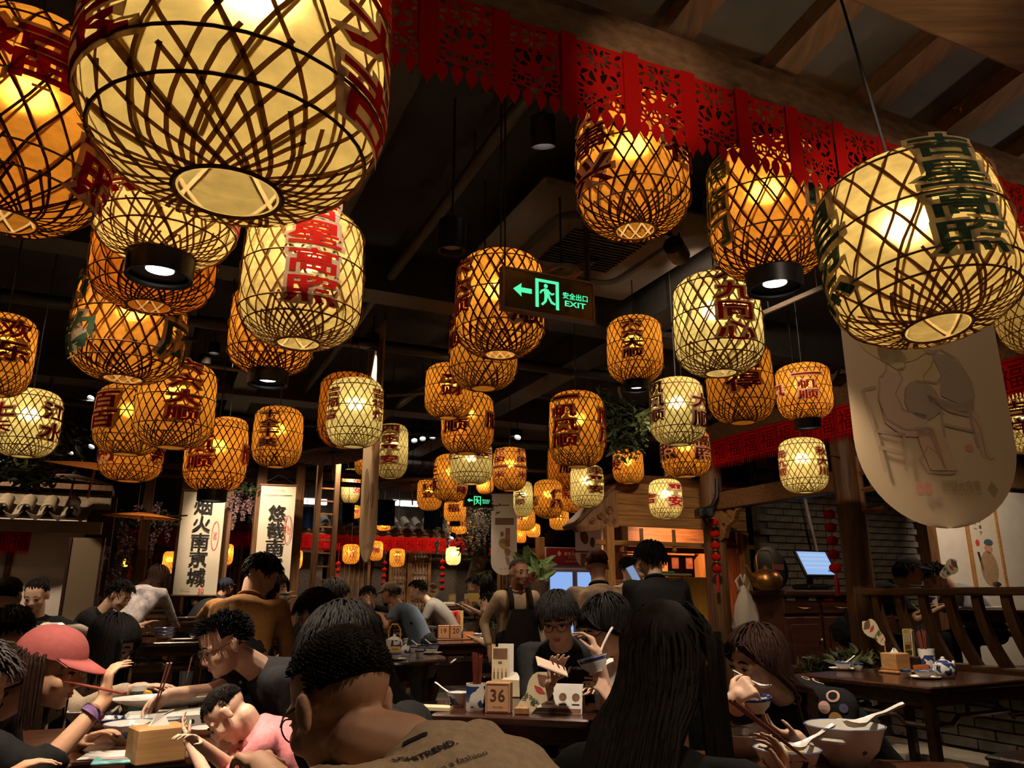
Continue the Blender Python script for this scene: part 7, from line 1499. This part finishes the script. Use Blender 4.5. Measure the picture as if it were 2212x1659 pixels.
def banner(label, p, ax, w, h, mirror=True, detail=True, top=None):
    """hanging film with a round foot; p = top middle"""
    ax = V(ax).normalized(); ang = math.atan2(ax.y, ax.x); t = thing('hanging_banner', label, 'banner', p, ang); r = w/2; pts = [(-r, 0), (-r, -(h-r))]+[(-math.cos(a)*r, -(h-r)-math.sin(a)*r) for a in [PI*i/20 for i in range(1, 20)]]+[(r, -(h-r)), (r, 0)]
    T2 = M.Rotation(PI/2, 4, 'X'); mb = MB(); n = 12; rows = 26
    for i in range(rows+1):
        z = -(h-r)*i/(rows-14) if i < rows-14 else -(h-r)-r*math.sin(PI/2*(i-rows+14)/14); d = max(0, -z-(h-r)); hw = r if d <= 0 else math.sqrt(max(0, r*r-d*d))
        for j in range(n+1): u = -1+2*j/n; mb.v.append(V((u*hw, .003*math.sin(u*2.2+i*.15), z)))
    for i in range(rows):
        for j in range(n): k = i*(n+1)+j; mb.f.append((k, k+1, k+n+2, k+n+1))
    obj('film', mb, FILM2 if detail in (0, 2) else FILM, t, True); mb = MB(); mb.tube([(-r-.02, 0, 0), (r+.02, 0, 0)], .008, 8); obj('top_bar', mb, WD, t, 'auto')
    for s in (-1, 1): mb = MB(); mb.tube([(s*r*.8, 0, 0), (s*r*.8, 0, max(.02, (top or 3.62)-p.z))], .003, 4); obj('hanging_cord', mb, CORD, t)
    Mw = wmat(t); x = Mw.to_3x3() @ V((1, 0, 0)); sg = -1 if mirror else 1; k = w/.52; T3 = M.Translation((0, -.0036, 0)) @ T2
    def area(pts, m, n_='print'): mb = MB().prism([(sg*a*k if False else a*k, -h+b*k) for a, b in pts], -.0006, T3); obj(n_, mb, m, t)
    def line(pts, wd=.0035, m=PENCIL):
        mb = MB(); n = len(pts); hw = wd*k*.75
        for i, (a, b) in enumerate(pts):
            (a0, b0), (a1, b1) = pts[max(0, i-1)], pts[min(n-1, i+1)]; l = math.hypot(a1-a0, b1-b0) or 1; nx, nz = -(b1-b0)/l*hw, (a1-a0)/l*hw; mb.v += [V((a*k+nx, -.0052, -h+b*k+nz)), V((a*k-nx, -.0052, -h+b*k-nz))]
        mb.f += [(2*i, 2*i+1, 2*i+3, 2*i+2) for i in range(n-1)]; obj('drawn_line', mb, m, t)
    def ell(cx, cy_, rx, ry, m, a0=0): area([(cx+rx*math.cos(a)*math.cos(a0)-ry*math.sin(a)*math.sin(a0), cy_+rx*math.cos(a)*math.sin(a0)+ry*math.sin(a)*math.cos(a0)) for a in [2*PI*i/18 for i in range(18)]], m)
    text(t, '南京大牌档', Mw @ V((.06*k, -.0054, -h+.125*k)), x, (0, 0, 1), .035*k, PENCIL, .02, 'lettering', .0015, .12*k, mirror); text(t, 'Nanjing Impressions', Mw @ V((.06*k, -.0054, -h+.10*k)), x, (0, 0, 1), .012*k, PENCIL, 0, 'lettering', .0015, .12*k, mirror); text(t, '30', Mw @ V((-.06*k, -.0054, -h+.115*k)), x, (0, 0, 1), .035*k, PINKS, .04, 'lettering', .0015, .05*k, mirror)
    area([(.16, .09), (.178, .115), (.16, .14), (.142, .115)], PENCIL)
    if detail == 1:
        ell(-.09, .60, .13, .10, WASH)
        area([(-.13, .48), (-.08, .46), (-.07, .40), (-.10, .35), (-.02, .345), (-.01, .27), (-.10, .27), (-.155, .31), (-.165, .40)], PINKW); area([(.03, .53), (.09, .535), (.145, .46), (.15, .40), (.10, .375), (.04, .40), (.05, .47)], WASHB); area([(-.01, .40), (.10, .375), (.15, .40), (.14, .35), (.05, .355), (.0, .375)], WASHG); area([(-.06, .30), (.0, .30), (.02, .17), (-.03, .17), (-.05, .24)], SKW); area([(-.02, .30), (.03, .29), (.06, .17), (.02, .17)], SKW); area([(.125, .36), (.155, .35), (.17, .21), (.145, .21)], SKW)
        # woman on a bamboo chair with a fan
        ell(-.110, .535, .040, .042, WASHB); ell(-.088, .515, .030, .036, FILM); line([(-.075, .545), (-.064, .525), (-.057, .512), (-.066, .505), (-.064, .492), (-.075, .482), (-.09, .482)]); line([(-.125, .50), (-.13, .47), (-.155, .45), (-.165, .38), (-.15, .32), (-.09, .29), (-.02, .295), (.0, .22), (.02, .14+.03)]); line([(-.09, .48), (-.08, .45), (-.11, .40), (-.09, .35), (-.02, .34)]); line([(.0, .22), (-.03, .24), (-.06, .20), (-.04, .165), (.03, .16), (.05, .165)]); ell(-.025, .385, .058, .062, WASHB, .4); line([(-.025, .385), (.04, .34)], .004)
        for q in ([(-.215, .41), (-.19, .28), (-.175, .16)], [(-.21, .41), (-.17, .42)], [(-.19, .285), (-.10, .275)], [(-.185, .235), (-.11, .22)], [(-.10, .28), (-.105, .17)]): line(q, .007, WASHB)
        # man leaning on a bench
        ell(.035, .585, .034, .042, FILM); ell(.030, .605, .036, .026, WASHB); line([(.005, .585), (-.004, .567), (.004, .56), (.004, .545), (.02, .535), (.05, .54)]); line([(.06, .55), (.11, .52), (.145, .45), (.15, .40), (.10, .37), (.03, .385), (.0, .40)]); line([(.04, .535), (.02, .49), (-.01, .46), (-.01, .445), (.03, .44), (.07, .48)]); line([(.03, .385), (.04, .36), (.12, .36), (.15, .30), (.155, .22), (.165, .205), (.18, .21)]); ell(.0, .475, .028, .05, WASH, -.6)
        for q in ([(.03, .36), (.03, .27)], [(.05, .355), (.12, .34)], [(.035, .31), (.13, .29)], [(.12, .35), (.135, .24)]): line(q, .006, WASHB)
        ell(.105, .24, .013, .011, PINKS); area([(-.25, .60), (-.17, .60), (-.17, .74), (-.25, .74)], PINKS); text(t, '首届', Mw @ V((-.21*k, -.0056, -h+.67*k)), V((0, 0, -1)), x, .055*k, FILM, .02, 'seal_lettering', .002); area([(-.255, .84), (-.16, .84), (-.16, 1.02), (-.255, 1.02)], WASHB); ell(-.2, .92, .02, .04, WASH)
    elif detail == 2:
        ell(.0, .62, .11, .10, WASH); area([(-.18, .98), (.2, .98), (.2, 1.12), (-.18, 1.12)], WASHB); area([(.03, .55), (.12, .55), (.12, .92), (.03, .92)], PINKS); text(t, '南京', Mw @ V((.075*k, -.0056, -h+.73*k)), V((0, 0, -1)), x, .06*k, FILM, .03, 'seal_lettering', .002)
        ell(-.04, .80, .035, .05, WASHB); line([(-.06, .76), (-.09, .66), (-.06, .56), (.0, .52)], .006); ell(.07, .45, .06, .08, PENCIL, .3); line([(.0, .52), (.06, .46), (.03, .34), (.08, .2)], .01); ell(.08, .27, .035, .08, WASHB, .1); line([(-.1, .52), (-.14, .44)], .005); line([(.1, .5), (.17, .44), (.14, .36)], .006)
    else:
        area([(-.22, 1.35), (.22, 1.35), (.22, 1.75), (-.22, 1.75)], WASHB); area([(.02, .85), (.1, .85), (.1, 1.25), (.02, 1.25)], PINKS); ell(-.08, .6, .08, .14, PENCIL, .2); ell(.08, .5, .05, .1, WASHB)
    return t
bp = W(1950, 400, 2.98); bn = banner('long pale banner with a faint drawing of two seated elders', V((bp.x+.0, bp.y+.04, 2.78)), V((1, .12, 0)), .62, 1.30, True, 1, 3.05)
cb_ = W(1089, 1066, 12.6); banner('far pale banner with a drawn figure beside the far exit sign', V((cb_.x, cb_.y, cb_.z)), V((1, .1, 0)), .42, 1.30, True, 2)
lb_ = W(806, 900, 6.5); banner('narrow hanging banner seen nearly edge-on among the lanterns', V((lb_.x, lb_.y, 3.50)), V((.46, -1, 0)), .55, 1.98, True, 3)
sb_ = W(1268, 1060, 10.6); banner('pale banner half hidden behind the stall gable', V((sb_.x, sb_.y, 2.4)), V((1, .1, 0)), .36, .78, True, 0)
# parasols
def parasol(label, p, r, m, tilt=(0, 0), rise=.055):
    t = thing('oil_paper_parasol', label, 'parasol', p); t.rotation_euler = (tilt[0], tilt[1], 0); n = 36
    mb = MB(); mb.lathe([(.02, rise), (r*.5, rise*.62), (r, 0)], n); obj('canopy', mb, m, t)
    for k in range(18): a = 2*PI*k/18; mb = MB(); mb.tube([(math.cos(a)*.03, math.sin(a)*.03, rise-.012), (math.cos(a)*r*.5, math.sin(a)*r*.5, rise*.60-.01), (math.cos(a)*r*.99, math.sin(a)*r*.99, -.006)], .0035, 4); obj('rib', mb, WD, t)
    mb = MB(); mb.tube([(0, 0, -.28), (0, 0, rise+.03)], .011, 8); obj('shaft', mb, WDF, t, 'auto'); mb = MB(); mb.lathe([(.0, rise-.03), (.035, rise-.03), (.035, rise+.02), (.0, rise+.045)], 12); obj('crown', mb, BLACKM, t, 'auto')
    c = thing('parasol_cord', 'cord holding the '+label, 'cord', p); mb = MB(); mb.tube([(0, 0, rise+.04), (0, 0, 3.62-p.z)], .004, 4); obj('cord_body', mb, CORD, c)
PO = cloth('orange_oil_paper', (.62, .20, .04), .55); PD = cloth('brown_oil_paper', (.20, .12, .09), .3); PG = cloth('mauve_oil_paper', (.26, .17, .16), .3)
parasol('orange oil-paper parasol tipped beneath the dark red lettered lantern', W(205, 1012, 7.2), .42, PO, (.10, .16)); parasol('brown oil-paper parasol below the orange one', W(160, 1036, 8.0), .36, PD, (.05, .12)); parasol('orange and brown parasol above the wisteria and the slim post', W(308, 1118, 7.9), .37, PO, (.02, .05)); parasol('mauve parasol beside the lone amber lantern', W(718, 985, 8.6), .42, PG, (-.05, -.12)); parasol('mauve parasol over the flat cap table', W(890, 1048, 10.8), .52, PG, (-.02, -.06))
# strings of small red lanterns
RL = cloth('red_silk', (.52, .012, .012), .3); GLD = mat('gold_cap', (.65, .42, .12), .35, .7, var=0, bump=0); TAS = mat('red_tassel', (.36, .012, .012), .8, var=.2, scale=80)
def red_string(label, p, n, r, gap, tas=True, up=.5, hook=None):
    t = thing('red_lantern_string', label, 'lantern string', p)
    mb = MB(); mb.tube([(0, 0, up), (0, 0, -n*gap)], .003, 4); obj('cord', mb, TAS, t)
    if hook: mb = MB(); mb.tube([(0, 0, up), V((hook.x-p.x, hook.y-p.y, up+.02))], .005, 5); obj('hook', mb, BLACKM, t)
    for k in range(n):
        z = -k*gap-r; mb = MB(); m = 16
        for i in range(9):
            a = -PI/2*.8+PI*.8*i/8
            for j in range(m): b = 2*PI*j/m; q = r*math.cos(a)*(1+.05*math.cos(b*8)); mb.v.append(V((q*math.cos(b), q*math.sin(b), z+r*.82*math.sin(a))))
        for i in range(8):
            for j in range(m): mb.f.append((i*m+j, i*m+(j+1) % m, (i+1)*m+(j+1) % m, (i+1)*m+j))
        l = obj('small_lantern', mb, RL, t, True)
        for s in (-1, 1): mb = MB(); mb.lathe([(r*.34, z+s*r*.70), (r*.36, z+s*r*.86), (r*.12, z+s*r*1.0)], 10); obj('gold_cap', mb, GLD, l, 'auto')
    if tas: z = -n*gap; mb = MB(); mb.lathe([(.004, z+.02), (r*.3, z), (r*.34, z-r*1.2), (r*.4, z-r*3.2), (.002, z-r*3.2)], 10); obj('tassel', mb, TAS, t, 'auto')
red_string('string of five red lanterns on the thick railing post', W(1790, 1098, 7.0), 5, .054, .119, True, .5, AB(6.03, 5.4)); red_string('string of five red lanterns on the post with the camera', W(1541, 1118, 8.9), 5, .055, .132, True, .25, AB(6.03, 7.44))
for px, py, tt, n, l in ((731, 1212, 13.0, 3, 'string of red lanterns beside the ladder frame on the far wall'), (831, 1211, 13.2, 4, 'string of red lanterns between two far lattice doors'), (956, 1208, 13.4, 5, 'string of red lanterns beside the tree trunk'), (281, 1222, 11.9, 3, 'string of red lanterns among the wisteria')): red_string(l, W(px, py, tt), n, .046, .11, False, .3)
# security camera on the second post
sc_ = thing('security_camera', 'black security camera on a curved arm at the post', 'camera', W(1520, 1108, 8.75)); sc_.scale = (1.27, 1.27, 1.27); mb = MB(); mb.box((0, 0, 0), (.13, .17, .085), None, .01); obj('housing', mb, BLACKM, sc_); mb = MB(); mb.lathe([(.03, 0), (.03, -.015), (.0005, -.012)], 14, (0, 0, 0), M.Translation((-.01, -.09, 0)) @ M.Rotation(-PI/2, 4, 'X')); obj('lens', mb, mat('dark_glass', (.01, .012, .014), .08, var=0, bump=0), sc_); mb = MB(); mb.tube([(.03, .05, .04), (.10, .08, .07), (.15, .08, .16), (.16, .08, .32)], .018, 8); obj('arm', mb, BLACKM, sc_, 'auto'); mb = MB(); mb.tube([(0, .03, -.04), (.04, .06, -.1), (.11, .09, -.14)], .014, 6); obj('bracket', mb, BLACKM, sc_)
# painting on the white gallery wall
pt = thing('framed_painting', 'tall framed ink painting of a robed figure on the white gallery wall', 'painting', AB(11.0, 7.53, 1.93), PHI); mb = MB(); mb.box((0, .01, 0), (.62, .02, 1.16)); obj('paper', mb, mat('painting_paper', (.62, .52, .40), .8, var=.05), pt)
for (x, z, a, b) in ((0, .59, .70, .05), (0, -.59, .70, .05), (-.33, 0, .05, 1.2), (.33, 0, .05, 1.2)): mb = MB(); mb.box((x, 0, z), (a, .04, b), None, .006); obj('frame', mb, WDL, pt)
def pa(pts, m): mb = MB().prism(pts, .001, M.Translation((0, -.002, 0)) @ M.Rotation(PI/2, 4, 'X')); obj('painted_area', mb, m, pt)
el_ = lambda cx, cy_, rx, ry: [(cx+rx*math.cos(a), cy_+ry*math.sin(a)) for a in [2*PI*i/16 for i in range(16)]]
pa(el_(0.02, -.28, .19, .25), mat('tan_paint', (.36, .22, .12), .9, var=.15)); pa(el_(.06, .0, .09, .07), mat('face_paint', (.50, .25, .15), .9)); pa(el_(.08, .09, .10, .05), mat('teal_paint', (.05, .10, .12), .9)); pa(el_(-.16, .08, .045, .05), REDI); pa(el_(.12, -.5, .1, .035), INKB); pa([(-.2, -.05), (-.15, -.05), (-.1, -.3), (-.14, -.32)], INKB)
for i, c in enumerate('福寿康宁') : text(pt, c, wmat(pt) @ V((-.05+.0*i, -.003, .48-i*.085)), A, (0, 0, 1), .06, INKB, 0, 'inscription', .001); text(pt, '平安', wmat(pt) @ V((-.16, -.003, .42-i*.07)), A, (0, 0, 1), .03, INKB, 0, 'inscription', .001) if i < 3 else None
# translucent standing screen by the pavilion
ss = thing('standing_screen', 'pale translucent screen standing beside the pavilion wall', 'screen', W(172, 1290, 7.9), PHI*.4); ss.location.z = .35; mb = MB(); mb.box((0, 0, .75), (.30, .02, 1.5)); obj('screen_panel', mb, cloth('screen_paper', (.22, .16, .10), .3), ss)
for s in (-1, 1): mb = MB(); mb.box((s*.16, 0, .55), (.025, .04, 1.9)); obj('screen_post', mb, WDD, ss)
# navy cloth hangings
NAV = cloth('navy_cloth', (.006, .012, .030), .1)
for i, (px, py, tt, w_, h_, l) in enumerate(((662, 1118, 12.0, .30, .32, 'navy cloth hanging beside the ladder frame'), (834, 1108, 12.2, .27, .40, 'navy cloth hanging behind the narrow banner'), (935, 1120, 12.4, .30, .36, 'navy cloth hanging before the grey moss'), (752, 1108, 12.1, .18, .30, 'narrow navy cloth hanging behind the narrow banner edge'))):
    p = W(px, py, tt); t = thing('cloth_hanging', l, 'curtain', p, PHI); mb = MB(); n = 10
    for j in range(n+1): x = -w_/2+w_*j/n; y = .03*math.sin(j*1.7); mb.v += [V((x, y, h_/2)), V((x, y*1.4, -h_/2))]
    for j in range(n): mb.f.append((2*j, 2*j+1, 2*j+3, 2*j+2))
    obj('cloth', mb, NAV, t, True); mb = MB(); mb.tube([(-w_/2-.03, 0, h_/2), (w_/2+.03, 0, h_/2)], .01, 6); mb.tube([(0, 0, h_/2), (0, 0, 3.62-p.z)], .004, 4); obj('hanging_rod', mb, WDD, t)
# plants
def leafmat(n, c): return mat(n, c, .5, var=.45, scale=25, bump=0, spec=.35)
def foliage(parent, m, c, rad, n, size, rn, name='foliage', droop=.3):
    mb = MB()
    for i in range(n):
        d = V((rn.gauss(0, 1), rn.gauss(0, 1), rn.gauss(0, 1))).normalized()*rn.uniform(.35, 1); p = V((d.x*rad[0], d.y*rad[1], d.z*rad[2]))+V(c)
        x = V((rn.gauss(0, 1), rn.gauss(0, 1), rn.gauss(0, .6)-droop)).normalized(); y = x.cross(V((rn.gauss(0, 1), rn.gauss(0, 1), rn.gauss(0, 1)))).normalized(); z = x.cross(y); s = size*rn.uniform(.6, 1.2)
        o = len(mb.v); mb.v += [p, p+x*s*.35+y*s*.2+z*s*.04, p+x*s*.75+y*s*.13, p+x*s-z*s*.1, p+x*s*.75-y*s*.13, p+x*s*.35-y*s*.2+z*s*.04]; mb.f += [(o, o+1, o+2, o+3), (o, o+3, o+4, o+5)]
    f = obj(name, mb, m, parent); f['kind'] = 'stuff'; return f
LG_ = leafmat('dark_leaf', (.035, .050, .018)); LY = leafmat('lit_leaf', (.20, .24, .09)); MOS = leafmat('grey_moss', (.26, .24, .19)); WIS = leafmat('wisteria_flower', (.20, .115, .12))  # LY: leaf green with the light on it put into the colour
rn = random.Random(21)
def branchy(label, p, items, cat='tree', trunk=None, name='hanging_branch'):
    t = thing(name, label, cat, p)
    if trunk: mb = MB(); mb.tube([V(q) for q in trunk[0]], trunk[1], 9); obj('trunk', mb, mat('bark', (.09, .06, .035), .9, var=.4, scale=14, bump=.5), t, True)
    for (m, c, rad, n, s, nm) in items: foliage(t, m, c, rad, n, s, rn, nm)
    return t
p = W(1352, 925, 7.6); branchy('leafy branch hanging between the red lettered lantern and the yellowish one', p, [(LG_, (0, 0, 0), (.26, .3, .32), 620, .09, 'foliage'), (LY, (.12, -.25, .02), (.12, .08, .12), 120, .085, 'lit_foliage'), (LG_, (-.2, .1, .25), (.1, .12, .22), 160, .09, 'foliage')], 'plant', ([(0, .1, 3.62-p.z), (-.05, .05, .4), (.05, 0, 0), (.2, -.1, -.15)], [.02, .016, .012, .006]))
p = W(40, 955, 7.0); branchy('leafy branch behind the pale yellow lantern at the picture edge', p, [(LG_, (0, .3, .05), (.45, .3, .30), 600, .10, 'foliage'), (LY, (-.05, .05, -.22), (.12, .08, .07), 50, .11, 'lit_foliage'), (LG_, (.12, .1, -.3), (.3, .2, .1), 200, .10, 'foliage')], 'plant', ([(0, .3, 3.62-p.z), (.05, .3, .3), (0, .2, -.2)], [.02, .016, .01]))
p = W(1030, 1250, 12.8); p.z = .33; branchy('old tree trunk wrapped in vines at the far wall', p, [(LG_, (0, 0, 1.9), (.45, .35, .40), 500, .10, 'foliage'), (LG_, (.1, -.2, 1.0), (.25, .15, .5), 220, .09, 'foliage')], 'tree', ([(0, 0, 0), (.05, 0, .6), (-.04, .05, 1.2), (.1, 0, 1.8), (.0, .05, 2.4)], [.20, .16, .14, .12, .08]), 'tree')
def cluster(t, c, L, r, m, n, name):
    mb = MB()
    for i in range(n):
        u = rn.random(); rr = r*(1-u*.8)*math.sqrt(rn.random()); a = rn.uniform(0, 6.28); q = V(c)+V((rr*math.cos(a), rr*math.sin(a), -u*L)); s = .020; k = len(mb.v); x = V((rn.gauss(0, 1), rn.gauss(0, 1), rn.gauss(0, 1))).normalized()*s; y = x.orthogonal().normalized()*s
        mb.v += [q-x, q+y*.7, q+x, q-y*.7]; mb.f.append((k, k+1, k+2, k+3))
    o = obj(name, mb, m, t); o['kind'] = 'stuff'
for nm, pts, m, l, cat in (('wisteria_garland', [(268, 1135, 8.6), (283, 1160, 8.7), (300, 1092, 9.4), (318, 1100, 9.5), (338, 1085, 9.6), (352, 1100, 9.7), (262, 1190, 9), (225, 1180, 8.5), (182, 1200, 8.3), (245, 1230, 8.6), (330, 1150, 9.5), (366, 1120, 9.8)], WIS, 'wisteria garland hanging between the pavilion and the first scroll', 'plant'), ('wisteria_garland', [(498, 1070, 11), (515, 1060, 11.1), (528, 1080, 11.2), (543, 1065, 11.2), (505, 1098, 11), (552, 1090, 11.3)], WIS, 'wisteria garland hanging between the two scrolls', 'plant'), ('moss_garland', [(1012, 1090, 11.6), (1025, 1100, 11.6), (1040, 1105, 11.7), (1053, 1095, 11.7), (945, 1140, 12), (968, 1130, 12), (1015, 1120, 11.6), (1035, 1125, 11.6), (1046, 1120, 11.6)], MOS, 'grey moss hanging over the far wall tree', 'plant')):
    p0 = W(*pts[0]); t = thing(nm, l, cat, p0)
    for q in pts: cluster(t, W(*q)-p0, .30 if m is WIS else .38, .075, m, 150, 'flower_cluster' if m is WIS else 'moss_strand')
    c = sum((W(*q)-p0 for q in pts), V((0, 0, 0)))/len(pts); foliage(t, LG_, c+V((0, 0, .12)), (.55, .3, .12), 260, .08, rn); mb = MB(); mb.tube([c+V((-.6, 0, .16)), c+V((0, 0, .14)), c+V((.6, 0, .16))], .01, 5); mb.tube([c+V((0, 0, .14)), V((c.x, c.y, 3.62-p0.z))], .005, 4); obj('vine', mb, WD, t)
def potted(label, p, m, n, r, s=.09): t = thing('potted_plant', label, 'plant', p); mb = MB(); mb.lathe([(.0005, 0), (.09, 0), (.12, .2), (.11, .2), (.0005, .18)], 18); obj('pot', mb, mat('clay_pot', (.10, .06, .04), .8), t, 'auto'); foliage(t, m, (0, 0, .2+r*.7), (r, r, r*.8), n, s, rn, droop=-.2)
potted('broad-leaved plant behind the elderly waiter', atp(1082, 1270, 7.9, .75) if 'atp' in globals() else W(1105, 1270, 7.9), LG_, 45, .13, .11); potted('pale broad leaf plant beside the waiter shoulder', W(1162, 1300, 7.9), leafmat('pale_broad_leaf', (.22, .34, .14)), 16, .16, .26)
for px, py, tt, l in ((1770, 1445, 7.3, 'low ferny plant beside the drawer cabinet'), (1860, 1432, 6.1, 'tuft of grassy leaves at the foot of the thick post'), (1830, 1545, 5.0, 'grassy plant showing under the tea set table')): p = W(px, py, tt); t = thing('fern', l, 'plant', p); foliage(t, leafmat('fern_leaf', (.10, .11, .045)), (0, 0, .0), (.22, .16, .10), 130, .11, rn, droop=-.5); mb = MB(); mb.tube([(0, 0, -p.z), (0, 0, .02)], [.10, .08], 10); obj('planter', mb, TILED, t)
